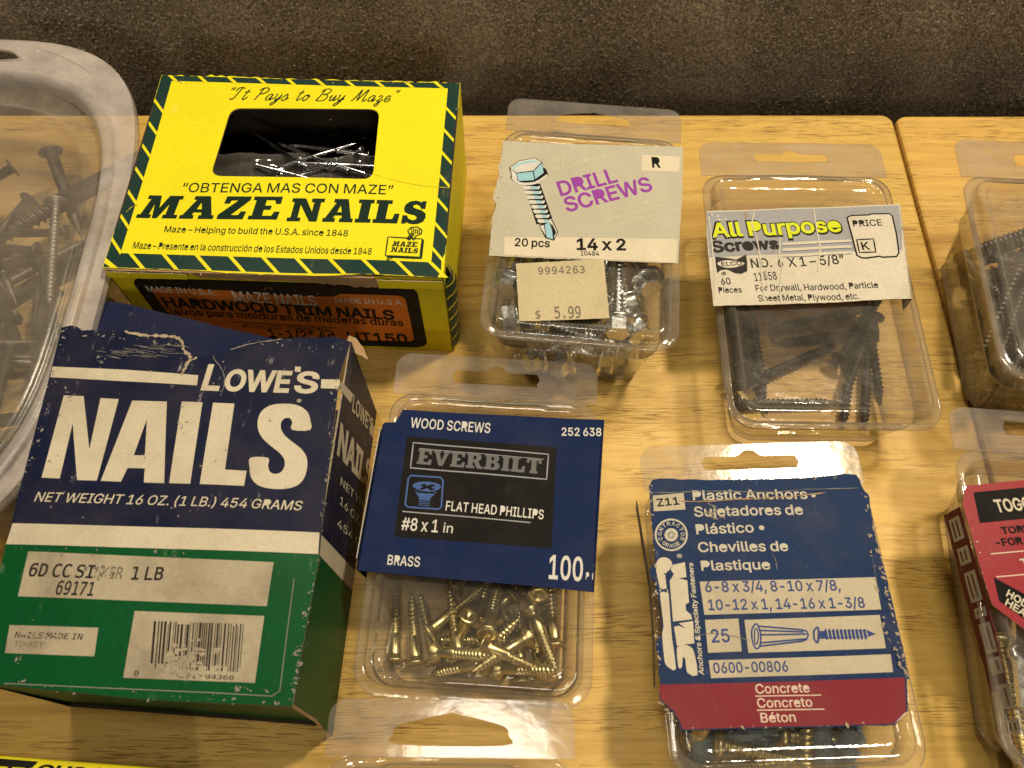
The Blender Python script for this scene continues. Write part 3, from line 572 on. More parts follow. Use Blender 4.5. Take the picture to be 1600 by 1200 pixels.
MONO = dec('0429:168,261 172,279 182,294 196,305 214,308 232,305 247,294 258,279 261,261 258,243 247,228 232,218 214,214 196,218 181,228 171,243;214,474 172,460 141,421 123,354 117,259 123,165 141,99 172,59 214,46 258,59 288,99 306,165 312,259 306,354 288,421 258,460;214,529 265,522 307,499 340,461 372,376 383,259 372,143 340,58 307,20 265,-3 214,-10 164,-3 122,20 89,58 57,143 46,259 57,376 89,461 122,499 164,522\n1429:94,59 203,59 203,456 86,430 86,494 203,520 273,520 273,59 381,59 381,0 94,0\n2429:130,59 369,59 369,0 53,0 53,59 167,180 234,255 263,293 281,323 290,350 293,377 287,416 268,445 237,464 197,470 165,467 131,459 57,424 57,495 128,521 196,529 265,519 319,489 354,442 365,382 361,349 350,315 329,280 299,242 243,179\n3429:270,278 315,259 349,230 369,191 376,143 364,79 327,31 270,0 194,-10 121,-3 48,16 48,86 118,58 186,49 237,56 275,75 298,107 306,150 298,191 275,222 239,242 191,249 138,249 138,307 191,307 234,312 267,328 287,353 294,387 288,423 269,449 238,465 197,470 133,463 63,442 63,507 138,524 197,529 265,520 318,491 352,447 364,390 358,351 340,319 310,294\n4429:256,456 92,181 256,181;244,520 326,520 326,181 395,181 395,124 326,124 326,0 256,0 256,124 36,124 36,190\n5429:72,520 335,520 335,461 136,461 136,333 166,341 197,344 269,332 325,296 360,240 372,167 360,93 323,37 264,2 187,-10 111,-5 50,12 50,84 114,58 180,49 232,57 270,80 294,117 302,167 293,216 269,253 230,277 178,284 123,278 72,259\n6429:345,508 345,444 298,463 247,470 188,457 146,420 120,358 111,272 131,302 157,325 189,339 225,344 292,332 342,298 373,242 383,167 372,92 341,36 289,1 221,-10 166,-3 122,19 88,55 57,138 46,259 59,375 97,460 136,499 185,522 244,529 295,524;220,289 180,281 149,256 130,218 123,167 130,116 149,77 180,53 220,45 261,53 290,76 308,114 314,167 308,220 290,258 261,281\n7429:48,520 376,520 376,490 190,0 116,0 297,461 48,461\n8429:214,247 173,240 142,221 123,189 116,146 123,104 142,72 173,52 214,45 256,51 287,71 307,103 313,146 307,189 287,220 256,240;153,276 113,293 83,319 64,353 58,394 68,450 100,493 150,520 214,529 280,520 329,493 361,450 372,394 365,353 346,319 316,293 276,276 322,259 356,230 377,190 384,140 372,77 339,30 285,0 214,-10 144,0 90,29 57,77 46,139 53,189 73,230 107,259;128,388 133,351 150,324 177,308 214,302 252,308 279,324 296,351 302,388 296,425 279,453 252,469 214,475 177,469 150,452 133,425\n9429:208,231 248,239 278,263 297,301 304,352 297,403 278,442 248,466 208,474 167,467 137,443 119,405 114,352 119,299 137,261 166,238;82,11 82,76 129,56 180,49 239,62 282,99 307,162 316,248 296,217 270,194 238,180 202,175 135,187 85,222 55,278 44,353 55,428 87,483 138,518 206,529 261,522 305,500 339,464 370,380 381,259 368,144 330,59 291,21 242,-2 183,-10 132,-5\nA429:214,458 140,192 289,192;172,520 257,520 416,0 344,0 305,135 123,135 86,0 13,0\nB429:128,248 128,58 212,58 264,63 299,79 319,108 325,150 318,194 298,224 262,242 212,248;128,462 128,305 210,305 254,310 284,325 301,350 307,388 301,422 284,445 255,458 210,462;58,520 212,520 282,511 335,485 367,444 378,388 372,345 355,313 326,290 287,278 332,263 367,235 389,194 396,143 384,81 350,36 292,9 212,0 58,0\nC429:374,18 319,-3 259,-10 197,-2 145,21 104,61 62,146 48,259 62,373 104,458 146,498 197,521 259,529 319,522 374,501 374,429 347,447 318,461 289,469 259,472 199,459 156,419 130,353 122,259 130,166 156,100 199,60 259,47 289,50 319,58 347,72 374,91\nD429:152,58 227,69 276,101 302,163 311,259 302,357 276,418 227,451 152,462 118,462 118,58;153,520 226,513 284,492 329,456 371,376 385,259 371,144 329,63 284,28 226,7 153,0 48,0 48,520\nE429:69,520 377,520 377,461 139,461 139,307 367,307 367,248 139,248 139,59 384,59 384,0 69,0\nF429:81,520 387,520 387,461 152,461 152,307 365,307 365,248 152,248 152,0 81,0\nG429:384,43 354,20 321,3 284,-7 244,-10 183,-2 132,21 91,61 49,146 36,259 49,373 91,458 133,498 185,521 246,529 278,527 309,520 338,508 367,492 367,420 338,443 309,459 278,469 246,472 186,459 143,419 118,353 109,259 117,165 142,99 184,60 244,47 285,52 317,69 317,209 242,209 242,267 384,267\nH429:48,520 118,520 118,307 311,307 311,520 382,520 382,0 311,0 311,248 118,248 118,0 48,0\nI429:70,520 359,520 359,461 250,461 250,59 359,59 359,0 70,0 70,59 179,59 179,461 70,461\nK429:48,520 118,520 118,289 338,520 421,520 218,307 427,0 342,0 172,260 118,203 118,0 48,0\nL429:75,520 146,520 146,59 397,59 397,0 75,0\nM429:30,520 124,520 214,255 304,520 399,520 399,0 334,0 334,459 241,185 188,185 95,459 95,0 30,0\nN429:48,520 138,520 313,92 313,520 381,520 381,0 292,0 116,428 116,0 48,0\nO429:315,259 309,358 292,423 261,460 214,472 169,460 138,423 120,358 114,259 120,161 138,96 169,59 214,47 261,59 292,96 309,161;389,259 378,141 346,57 312,20 268,-3 214,-10 161,-3 117,19 84,56 51,140 41,259 51,378 84,462 117,500 161,522 214,529 268,522 312,500 346,462 378,378\nP429:139,462 139,267 220,267 264,273 296,292 317,323 324,365 317,406 297,436 264,456 220,462;69,520 220,520 297,510 352,480 386,432 397,365 386,297 353,248 297,219 220,209 139,209 139,0 69,0\nR429:265,245 290,235 311,219 332,190 359,142 429,0 354,0 292,131 266,177 244,204 219,216 188,220 120,220 120,0 50,0 50,520 195,520 270,510 326,481 360,434 372,369 365,323 343,285 310,259;120,462 120,278 197,278 241,283 273,300 291,329 297,369 291,409 271,438 239,456 195,462\nS429:352,502 352,431 320,449 288,462 256,470 223,472 179,466 144,449 123,422 116,386 120,356 135,334 162,317 205,304 242,295 306,273 349,242 374,198 382,142 371,77 336,29 280,0 203,-10 129,-2 55,21 55,96 94,74 131,59 167,50 203,47 250,53 286,71 308,99 315,138 310,172 295,197 267,215 224,229 186,237 124,258 81,287 57,326 48,376 60,438 95,487 150,519 220,529 283,522\nT429:16,520 413,520 413,461 250,461 250,0 180,0 180,461 16,461\nU429:51,200 51,520 122,520 122,167 124,113 131,88 145,70 163,57 187,50 214,47 242,50 266,57 284,71 298,88 305,113 307,167 307,520 378,520 378,200 375,131 368,86 354,55 334,31 309,13 281,0 250,-8 214,-10 180,-8 148,0 120,13 95,31 75,55 61,87 54,132\nV429:214,59 337,520 409,520 257,0 172,0 20,520 93,520\nY429:13,520 88,520 214,290 341,520 416,520 250,233 250,0 179,0 179,233\nZ429:62,520 399,520 399,466 128,59 407,59 407,0 54,0 54,54 319,461 62,461\n.429:170,106 258,106 258,0 170,0\n$429:241,202 241,51 275,57 301,72 317,96 322,127 318,156 303,177 278,193;206,268 206,412 174,406 150,391 134,368 129,339 134,312 148,291 172,277;241,-105 206,-105 206,0 135,10 66,32 66,95 101,76 136,62 171,53 206,49 206,209 145,225 101,251 75,288 66,335 75,384 103,423 147,448 206,460 206,542 241,542 241,460 297,453 354,439 354,378 297,402 241,411 241,261 304,245 350,217 378,178 388,129 378,80 347,40 301,12 241,1')
CAPH = {id(SANS): 509.0, id(MONO): 520.0}

# ------------------------------------------------------------------ table boards and carpet
def wood(name, seed, red):
    t = NT(name)
    c = t.coord((100, 100, 100), (seed, seed * 0.7, 0))
    warp = t.noise(c, 0.10, 3, 0.5)
    cw = t.n.new('ShaderNodeVectorMath')
    cw.operation = 'ADD'
    cmb = t.n.new('ShaderNodeCombineXYZ')
    t.l.new(t.math('MULTIPLY', warp, 0.9), cmb.inputs[1])
    t.l.new(c, cw.inputs[0])
    t.l.new(cmb.outputs[0], cw.inputs[1])
    def st(sx, sy):
        m = t.n.new('ShaderNodeMapping')
        m.inputs['Scale'].default_value = (sx, sy, 1)
        t.l.new(cw.outputs[0], m.inputs[0])
        return m.outputs[0]
    fibre = t.noise(st(0.16, 3.4), 1.0, 6, 0.65, 0.4)
    band = t.noise(st(0.05, 0.75), 1.0, 4, 0.55, 0.8)
    # glued staves, each with a tint of its own
    sp = t.n.new('ShaderNodeSeparateXYZ')
    t.l.new(c, sp.inputs[0])
    row = t.math('FLOOR', t.math('DIVIDE', sp.outputs[1], 5.3))
    colm = t.math('FLOOR', t.math('DIVIDE', t.math('ADD', sp.outputs[0], t.math('MULTIPLY', row, 17.3)), 38.0))
    wn_ = t.n.new('ShaderNodeTexWhiteNoise')
    wn_.noise_dimensions = '2D'
    cb = t.n.new('ShaderNodeCombineXYZ')
    t.l.new(row, cb.inputs[0])
    t.l.new(colm, cb.inputs[1])
    t.l.new(cb.outputs[0], wn_.inputs['Vector'])
    tint = t.ramp(wn_.outputs['Value'], [(0.0, 0.90), (1.0, 1.07)])
    a, b = ((0.48, 0.28, 0.055, 1), (0.68, 0.435, 0.100, 1)) if not red else ((0.46, 0.25, 0.050, 1), (0.66, 0.405, 0.095, 1))
    base = t.ramp(fibre, [(0.28, a), (0.62, b)])
    base = t.mix(t.ramp(band, [(0.35, 0.0), (0.72, 0.55)]), base, (0.76, 0.505, 0.135, 1) if not red else (0.72, 0.465, 0.12, 1))
    base = t.mix(1.0, base, tint, 'MULTIPLY')
    # open pores: short dark dashes along the grain, in drifts
    p1 = t.noise(st(0.55, 18), 1.0, 2, 0.5)
    p2 = t.noise(st(1.0, 24), 1.3, 1, 0.5)
    dr = t.ramp(t.noise(st(0.10, 0.55), 1.0, 3, 0.6), [(0.44, 0.06), (0.60, 1.0)])
    pore = t.math('MULTIPLY', t.math('MAXIMUM', t.ramp(p1, [(0.60, 0.0), (0.635, 1.0)]), t.math('MULTIPLY', t.ramp(p2, [(0.61, 0.0), (0.65, 1.0)]), 0.8)), dr)
    base = t.mix(t.math('MULTIPLY', pore, 0.9), base, (0.16, 0.072, 0.020, 1))
    t.l.new(base, t.bs.inputs['Base Color'])
    t.l.new(t.ramp(t.noise(c, 0.8, 4, 0.6), [(0.3, 0.40), (0.7, 0.58)]), t.bs.inputs['Roughness'])
    t.bs.inputs['Specular IOR Level'].default_value = 0.4
    t.bump(t.math('SUBTRACT', t.math('MULTIPLY', fibre, 0.25), pore), 0.35, 0.0004)
    return t.m

def box_g(g, x0, x1, y0, y1, z0, z1, mat, r=0.15):
    """board with eased edges"""
    rings = []
    for k, (ins, z) in enumerate(((0, z0), (0, z1 - r), (r * 0.3, z1 - r * 0.3), (r, z1))):
        rings.append([Vector((u, v, z)) for u, v in rrpts(x0 + ins, y0 + ins, x1 - ins, y1 - ins, 0.5)])
    g.loft(rings, mat, True, True, smooth=False)

table = thing('wooden_table', 'yellow varnished wooden table top of two butted boards under all the boxes', 'table', (0, -10, -8))
g = G(); box_g(g, -48, 18.33, -48, 14.52, -2.0, 0.0, wood('pale_board', 3.0, False)); obj('board', g, table)
g = G(); box_g(g, 18.50, 66, -48, 14.46, -2.0, -0.02, wood('amber_board', 11.0, True)); obj('board', g, table)
for x in (-38, 54):
    g = G(); box_g(g, x - 2, x + 2, -44, 10, -8.0, -2.003, bpy.data.materials['pale_board'], 0.1); obj('batten', g, table)

t = NT('carpet_pile')
c = t.coord((100, 100, 100))
n1 = t.noise(c, 7.5, 4, 0.75)
n2 = t.noise(c, 0.35, 4, 0.6)
n3 = t.noise(t.coord((100, 40, 100), rot=(0, 0, 0.6)), 16, 2, 0.7)
cc = t.ramp(n1, [(0.38, (0.085, 0.070, 0.053, 1)), (0.52, (0.24, 0.195, 0.143, 1)), (0.66, (0.48, 0.395, 0.295, 1))])
cc = t.mix(1.0, cc, t.ramp(n2, [(0.3, 1.0), (0.7, 1.28)]), 'MULTIPLY')
cc = t.mix(t.ramp(n3, [(0.62, 0.0), (0.75, 0.55)]), cc, (0.5, 0.40, 0.28, 1))
lint = t.noise(t.coord((100, 45, 100), rot=(0, 0, -.7)), 1.9, 2, 0.4)
cc = t.mix(t.ramp(lint, [(0.795, 0.0), (0.81, 0.8)]), cc, (0.5, 0.46, 0.36, 1))
t.l.new(cc, t.bs.inputs['Base Color'])
t.bs.inputs['Roughness'].default_value = 0.95
t.bs.inputs['Specular IOR Level'].default_value = 0.1
t.bs.inputs['Sheen Weight'].default_value = 0.15
t.bump(t.math('ADD', n1, n3), 1.0, 0.0016)
g = G()
prof = smooth([(-70, -8), (-20, -8), (10, -8.0), (15.2, -7.2), (16.6, -4.5), (17.1, -1.0), (17.8, 3.0), (19.2, 7.5), (22.0, 11.0), (27, 13.0), (45, 14), (120, 14)], 8)
nx = 120
rings = []
for y, z in prof:
    rings.append([Vector((-90 + 190 * i / nx, y + 0.12 * math.sin(i * 0.9 + y), z + 0.10 * math.sin(i * 0.61) * min(1, max(0, y - 14)))) for i in range(nx + 1)])
g.loft(rings, t.m, closed=False)
# short pile standing on the part in view
pv, pf = [], []
vis = [(a, b) for a, b in zip(prof[:-1], prof[1:]) if 16.0 < a[0] < 24]
wts = [math.hypot(b[0] - a[0], b[1] - a[1]) for a, b in vis]
for k in range(60000):
    a, b = R.choices(vis, wts)[0] if k % 8 == 0 else (a, b)
    t_ = R.random()
    y, z = a[0] + (b[0] - a[0]) * t_, a[1] + (b[1] - a[1]) * t_
    x = R.uniform(-29, 40)
    nl = math.hypot(b[0] - a[0], b[1] - a[1])
    ny, nz = -(b[1] - a[1]) / nl, (b[0] - a[0]) / nl
    h_ = R.uniform(.04, .13)
    ax, az = R.gauss(0, .09), R.gauss(0, .07)
    wx, wz = R.choice(((.014, 0), (.008, .01)))
    i_ = len(pv)
    pv += [Vector((x - wx, y - ny * -.05 - .05, z - wz)), Vector((x + wx, y, z + wz)), Vector((x + ax, y + ny * h_, z + nz * h_ + az))]
    pf.append((i_, i_ + 1, i_ + 2))
g.add(pv, pf, t.m)
o = obj('carpet', g)
o['kind'] = 'structure'
o['label'] = 'dark grey brown flecked carpet behind the wooden table'

# ------------------------------------------------------------------ shared materials
YEL = paper('yellow_card', (0.84, 0.75, 0.014, 1), 0.3, 0.16, 0.42, under=(0.80, 0.72, 0.20, 1), dirtcol=(0.42, 0.33, 0.02, 1), coat=0.15, bump=0.14)
YELSIDE = paper('yellow_card_plain', (0.74, 0.64, 0.015, 1), 0.35, 0.25, 0.5)
GRN = paper('dark_green_ink', (0.010, 0.040, 0.034, 1), 0.25, 0.1, 0.40, under=(0.5, 0.42, 0.05, 1), coat=0.2, bump=0.1)
GRNTXT = paper('green_black_ink', (0.008, 0.024, 0.016, 1), 0.0, 0.0, 0.45)
BLK = paper('black_ink', (0.012, 0.011, 0.011, 1), 0.12, 0.1, 0.45, spec=0.06)
BLKWORN = paper('worn_black_ink', (0.018, 0.015, 0.013, 1), 0.45, 0.2, 0.55, under=(0.62, 0.54, 0.42, 1))
ORG = paper('orange_ink', (0.60, 0.17, 0.022, 1), 0.15, 0.2, 0.5, under=(0.5, 0.35, 0.2, 1))
KRAFT = paper('torn_kraft', (0.40, 0.26, 0.14, 1), 0.0, 0.5, 0.85, bump=0.8)
KRAFTLIGHT = paper('pale_torn_card', (0.42, 0.34, 0.24, 1), 0.0, 0.5, 0.85, bump=0.9)
INSIDE = paper('shade_dark_inside', (0.040, 0.032, 0.024, 1), 0.0, 0.3, 0.9)  # inner board coloured near-black, the shade inside the boxes put into the colour
NAVY = paper('navy_card', (0.010, 0.013, 0.038, 1), 0.75, 0.15, 0.42, under=(0.36, 0.35, 0.36, 1), bump=0.16, spec=0.06)
NAVYFLAP = paper('navy_flap', (0.011, 0.016, 0.055, 1), 0.35, 0.1, 0.45, under=(0.36, 0.35, 0.36, 1), bump=0.16)
CREAM = paper('cream_print', (0.60, 0.53, 0.40, 1), 0.25, 0.35, 0.5, under=(0.35, 0.27, 0.18, 1))
CREAMDIM = paper('dirty_cream_print', (0.42, 0.36, 0.26, 1), 0.7, 0.85, 0.6, under=(0.24, 0.19, 0.13, 1))
GREEN = paper('green_card', (0.004, 0.078, 0.021, 1), 0.55, 0.35, 0.38, under=(0.16, 0.25, 0.15, 1), dirtcol=(0.01, 0.03, 0.015, 1), bump=0.16, coat=0.06, spec=0.06)
SCUFF = paper('bare_board_scuff', (0.24, 0.23, 0.21, 1), 0.0, 0.4, 0.8)
WHITE = paper('white_print', (0.64, 0.61, 0.56, 1), 0.0, 0.12, 0.5)
LABEL = paper('aged_white_label', (0.63, 0.57, 0.46, 1), 0.30, 0.30, 0.6, under=(0.55, 0.42, 0.24, 1))
OLIVE = paper('grey_olive_label', (0.50, 0.465, 0.365, 1), 0.15, 0.25, 0.6, under=(0.60, 0.52, 0.36, 1), dirtcol=(0.25, 0.20, 0.11, 1))
PALE = paper('pale_label_ink', (0.68, 0.60, 0.45, 1), 0.35, 0.2, 0.6, under=(0.47, 0.42, 0.30, 1))
FADED = paper('faded_cream_ink', (0.57, 0.53, 0.39, 1), 0.9, 0.1, 0.6, under=(0.45, 0.42, 0.31, 1))
PURPLE = paper('purple_ink', (0.29, 0.048, 0.36, 1), 0.25, 0.1, 0.5, under=(0.5, 0.4, 0.45, 1))
SKYBLUE = paper('pale_blue_ink', (0.30, 0.55, 0.64, 1), 0.1, 0.1, 0.5, under=(0.6, 0.6, 0.5, 1))
STICK = paper('buff_sticker', (0.56, 0.47, 0.29, 1), 0.25, 0.25, 0.7, under=(0.42, 0.33, 0.19, 1))
STAMP = paper('grey_stamp_ink', (0.17, 0.145, 0.11, 1), 0.9, 0.0, 0.6, under=(0.42, 0.35, 0.22, 1))
SILVER = paper('silver_ink', (0.32, 0.32, 0.34, 1), 0.35, 0.2, 0.4, under=(0.62, 0.57, 0.48, 1))
LIME = paper('lime_ink', (0.62, 0.68, 0.010, 1), 0.15, 0.1, 0.5, under=(0.7, 0.62, 0.4, 1))
BLUE = paper('blue_label', (0.007, 0.018, 0.074, 1), 0.0, 0.10, 0.55, coat=0.0, bump=0.15, spec=0.06)
DKBLK = paper('flat_black_panel', (0.008, 0.007, 0.007, 1), 0.08, 0.1, 0.5, under=(0.2, 0.19, 0.18, 1), spec=0.06)
GREYINK = paper('dark_silver_ink', (0.13, 0.13, 0.135, 1), 0.0, 0.1, 0.35)
BLUEINK = paper('mid_blue_ink', (0.05, 0.11, 0.32, 1), 0.0, 0.1, 0.5)
RBLUE = paper('royal_blue_label', (0.011, 0.031, 0.098, 1), 0.6, 0.2, 0.5, under=(0.22, 0.30, 0.46, 1), bump=0.22, coat=0.0, spec=0.06)
RBLUEINK = paper('royal_blue_ink', (0.020, 0.045, 0.19, 1), 0.25, 0.1, 0.5, under=(0.4, 0.36, 0.28, 1))
BEIGE = paper('beige_label', (0.50, 0.43, 0.31, 1), 0.2, 0.35, 0.55, under=(0.62, 0.55, 0.43, 1))
BEIGETXT = paper('beige_lettering', (0.54, 0.49, 0.39, 1), 0.3, 0.2, 0.55, under=(0.3, 0.3, 0.35, 1))
MAROON = paper('maroon_label', (0.215, 0.022, 0.035, 1), 0.3, 0.2, 0.45, under=(0.36, 0.14, 0.12, 1), spec=0.06)
PINKISH = paper('pink_cream_lettering', (0.66, 0.50, 0.40, 1), 0.2, 0.2, 0.55, under=(0.4, 0.2, 0.18, 1))
RED = paper('red_label', (0.30, 0.022, 0.034, 1), 0.15, 0.15, 0.42, under=(0.5, 0.25, 0.22, 1))
DKRED = paper('dark_red_ink', (0.12, 0.018, 0.020, 1), 0.4, 0.2, 0.5, under=(0.3, 0.2, 0.14, 1))
CLEAR = clear('clear_plastic')
CLEARB = clear('dusty_clear_plastic', tint=(0.94, 0.92, 0.89, 1), haze=0.05, smear=0.07)
TABP = clear('hang_tab_plastic', tint=(0.93, 0.915, 0.90, 1), haze=0.10, hazecol=(0.68, 0.62, 0.58, 1), rough=0.11, wav=0.05, gain=0.85)
MILK = clear('milky_plastic', tint=(0.93, 0.92, 0.90, 1), haze=0.145, hazecol=(0.80, 0.68, 0.55, 1), rough=0.28, smear=0.03, dark=0.75)
MILKRIM = clear('thick_milky_plastic', tint=(0.82, 0.80, 0.78, 1), haze=0.46, hazecol=(0.86, 0.77, 0.73, 1), rough=0.30, smear=0.02, dark=0.85)
DUSTY = clear('scuffed_dusty_plastic', tint=(0.92, 0.90, 0.87, 1), haze=0.10, hazecol=(0.60, 0.53, 0.45, 1), smear=0.10, rough=0.12, dark=0.72)
FILMY = clear('filmy_clear_plastic', tint=(0.95, 0.935, 0.91, 1), haze=0.06, hazecol=(0.62, 0.55, 0.46, 1), smear=0.07, rough=0.09)
BAGP = clear('bag_film', tint=(0.85, 0.85, 0.85, 1), haze=0.06, smear=0.02, rough=0.10, gain=2.0)
ZINC = metal('zinc_plate', (0.80, 0.82, 0.82, 1), 0.27, 0.25)
DULL = metal('dull_steel', (0.12, 0.11, 0.105, 1), 0.45, 0.55, metallic=0.85)
GREYSTEEL = metal('grey_steel', (0.42, 0.40, 0.38, 1), 0.45, 0.4, metallic=0.8)
BLACKOX = metal('black_phosphate', (0.030, 0.027, 0.025, 1), 0.36, 0.4, metallic=0.6)
BRASS = metal('brass', (0.66, 0.56, 0.28, 1), 0.33, 0.35, (0.16, 0.09, 0.02, 1))
BRIGHT = metal('bright_wire', (0.70, 0.70, 0.76, 1), 0.22, 0.1)
ANCHORP = paper('grey_blue_nylon', (0.16, 0.21, 0.24, 1), 0.0, 0.2, 0.45)

# slab letters drawn as outlines on a 100-high grid (serif blocks, heavy stems)
SLAB = {
 'M': (132, [[(0,0),(0,16),(10,16),(26,84),(14,84),(14,100),(56,100),(64,46),(84,100),(130,100),(130,84),(120,84),(120,16),(132,16),(132,0),(84,0),(84,16),(92,16),(92,62),(68,0),(52,0),(44,62),(38,16),(46,16),(46,0)]]),
 'A': (112, [[(0,0),(0,16),(8,16),(38,84),(28,84),(28,100),(80,100),(104,16),(112,16),(112,0),(62,0),(62,16),(70,16),(67,28),(42,28),(38,16),(46,16),(46,0)],[(48,42),(56,72),(65,42)]]),
 'Z': (98, [[(4,0),(4,18),(56,82),(34,82),(30,68),(12,68),(14,100),(96,100),(96,84),(46,18),(70,18),(76,34),(94,34),(90,0)]]),
 'E': (98, [[(0,0),(0,16),(10,16),(10,84),(0,84),(0,100),(94,100),(94,68),(78,68),(72,84),(44,84),(44,60),(66,60),(66,42),(44,42),(44,16),(74,16),(80,34),(98,34),(96,0)]]),
 'N': (124, [[(0,0),(0,16),(12,16),(12,84),(2,84),(2,100),(52,100),(86,42),(86,84),(76,84),(76,100),(124,100),(124,84),(112,84),(112,0),(84,0),(38,72),(38,16),(50,16),(50,0)]]),
 'I': (58, [[(0,0),(0,16),(11,16),(11,84),(0,84),(0,100),(58,100),(58,84),(47,84),(47,16),(58,16),(58,0)]]),
 'L': (94, [[(0,0),(0,16),(10,16),(10,84),(0,84),(0,100),(60,100),(60,84),(46,84),(46,18),(70,18),(76,42),(94,42),(92,0)]]),
 'S': (92, [[(4,0),(4,36),(20,36),(28,22),(44,15),(57,20),(57,30),(48,37),(26,42),(10,50),(4,66),(8,84),(22,97),(44,102),(58,98),(66,94),(68,100),(84,100),(84,66),(68,66),(62,78),(48,85),(37,81),(38,72),(50,66),(72,59),(88,46),(91,28),(84,10),(66,0),(46,-2),(30,2),(22,7),(20,0)]]),
 'V': (112, [[(0,84),(0,100),(50,100),(50,84),(40,84),(58,32),(76,84),(66,84),(66,100),(112,100),(112,84),(102,84),(70,0),(42,0),(10,84)]]),
 'R': (116, [[(0,0),(0,16),(12,16),(12,84),(0,84),(0,100),(70,100),(92,94),(101,76),(96,58),(82,48),(100,16),(116,16),(116,0),(76,0),(54,42),(46,42),(46,16),(58,16),(58,0)],[(46,58),(60,58),(67,64),(67,78),(60,84),(46,84)]]),
 'B': (108, [[(0,0),(0,16),(12,16),(12,84),(0,84),(0,100),(68,100),(90,95),(98,78),(94,62),(82,53),(98,44),(106,26),(98,8),(76,0)],[(46,16),(62,16),(70,22),(70,36),(62,43),(46,43)],[(46,60),(58,60),(64,65),(64,78),(58,84),(46,84)]]),
 'T': (102, [[(24,0),(24,16),(34,16),(34,84),(22,84),(18,66),(0,66),(2,100),(100,100),(102,66),(84,66),(80,84),(68,84),(68,16),(78,16),(78,0)]]),
}
SLABF = {k: (v[0] + 8.0, [q if (area(q) < 0) == (i == 0) else q[::-1] for i, q in enumerate(v[1])]) for k, v in SLAB.items()}
CAPH[id(SLABF)] = 100.0

# ------------------------------------------------------------------ yellow window box of trim nails
Z1 = 5.5
pan, w, l = flat_panel((250, 120), (720, 125), (692, 432), (160, 418), Z1)
_lw, _ll = w, l
lidwarp = lambda u, v: 0.05 * math.sin(u * .55 + 1) * math.cos(v * .4) - 0.05 + 0.10 * math.exp(-((u - 3.5) / 1.6) ** 2 - ((v + _ll) / .8) ** 2) - 0.05 * math.exp(-((v - .8) / 2.2) ** 2 - (u / 4) ** 2)
ang = math.atan2(pan.ex.y, pan.ex.x)
box = thing('nail_box', 'yellow cardboard nail box with green striped border and window cut in its lid', 'box', (pan.O.x, pan.O.y, 0), ang)
T = 0.06
def P3(u, v, z):
    p = pan.P(u, v)
    return Vector((p.x, p.y, z))
def wall(name, a, b, mat, inner, z0=0.0, z1=Z1, parent=None, lab=None):
    """upright card wall from plan point a to b, printed side on the right hand of a>b"""
    g = G()
    d = (Vector(b) - Vector(a)).normalized()
    n = Vector((-d.y, d.x)) * T
    A, B, C, D = a, b, (b[0] + n.x, b[1] + n.y), (a[0] + n.x, a[1] + n.y)
    lo = [P3(*p, z0) for p in (A, B, C, D)]
    hi = [P3(*p, z1) for p in (A, B, C, D)]
    g.add(lo + hi, [(0, 1, 5, 4)], mat)
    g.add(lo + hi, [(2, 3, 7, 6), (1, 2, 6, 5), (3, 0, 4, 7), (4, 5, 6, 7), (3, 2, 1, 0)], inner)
    return obj(name, g, parent or box, lab)
zt = Z1 - 0.002 - T
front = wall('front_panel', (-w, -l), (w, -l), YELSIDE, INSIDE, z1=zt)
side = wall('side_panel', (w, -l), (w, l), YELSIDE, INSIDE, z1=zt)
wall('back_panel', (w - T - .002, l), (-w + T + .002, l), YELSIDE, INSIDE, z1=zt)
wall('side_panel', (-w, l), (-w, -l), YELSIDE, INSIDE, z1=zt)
g = G()
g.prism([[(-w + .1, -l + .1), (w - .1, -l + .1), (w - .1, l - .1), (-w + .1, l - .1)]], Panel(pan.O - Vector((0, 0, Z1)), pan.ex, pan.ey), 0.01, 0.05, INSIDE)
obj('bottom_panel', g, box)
pan.warp = lidwarp
win = roundpoly(pan.U([(360, 167), (593, 169), (582, 279), (327, 272)]), 0.45, 6)
edge_b = jag([(-w, -l), (-w * .48, -l), (-w * .3, -l - .05), (w * .35, -l - .06), (w * .5, -l), (w, -l)], 0.012, 0.2)
edge_t = jag([(w, l), (w * .3, l + .05), (-w * .1, l), (-w * .5, l + .04), (-w, l)], 0.03, 0.2)
lidpoly = edge_b + edge_t
g = G()
g.prism([lidpoly, win[::-1]], pan, -T, 0, YEL, KRAFT)
lid = obj('lid_panel', g, box)
ink = Ink(pan)
ml, mb, mt = 0.48, 0.64, 0.30
def band(q, m):
    ink.uvpoly([q], m, 1)
e = 0.015
band([(-w + e, -l + e), (-w + e, l - e), (-w + ml, l - mt), (-w + ml, -l + mb)], GRN)
band([(w - e, -l + e), (w - ml, -l + mb), (w - ml, l - mt), (w - e, l - e)], GRN)
band([(-w + e, -l + e), (-w + ml, -l + mb), (w - ml, -l + mb), (w - e, -l + e)], GRN)
band([(-w + e, l - e), (w - e, l - e), (w - ml, l - mt), (-w + ml, l - mt)], GRN)
sw, sp = 0.17, 1.20
u = -w + 0.75
while u < w - 0.6:
    ink.uvpoly([[(u, -l + mb + .01), (u + sw, -l + mb + .01), (u + sw + .62, -l), (u + .62, -l)]], YEL, 2)
    u += sp
ink.uvpoly([[(-w, -l + .42), (-w, -l + .20), (-w + .30, -l), (-w + .55, -l)]], YEL, 2)
u = -w + 0.25
while u < w - 0.2:
    ink.uvpoly([[(u, l), (u + sw, l), (u + sw + .34, l - mt - .01), (u + .34, l - mt - .01)]], YEL, 2)
    u += sp
v = -l + 1.35
while v < l - 0.3:
    for s in (-1, 1):
        u0, u1 = (-w, -w + ml + .01) if s < 0 else (w - ml - .01, w)
        ink.uvpoly([[(u0, v), (u0, v - .17), (u1, v - .17 - .62), (u1, v - .62)]], YEL, 2)
    v += 1.13
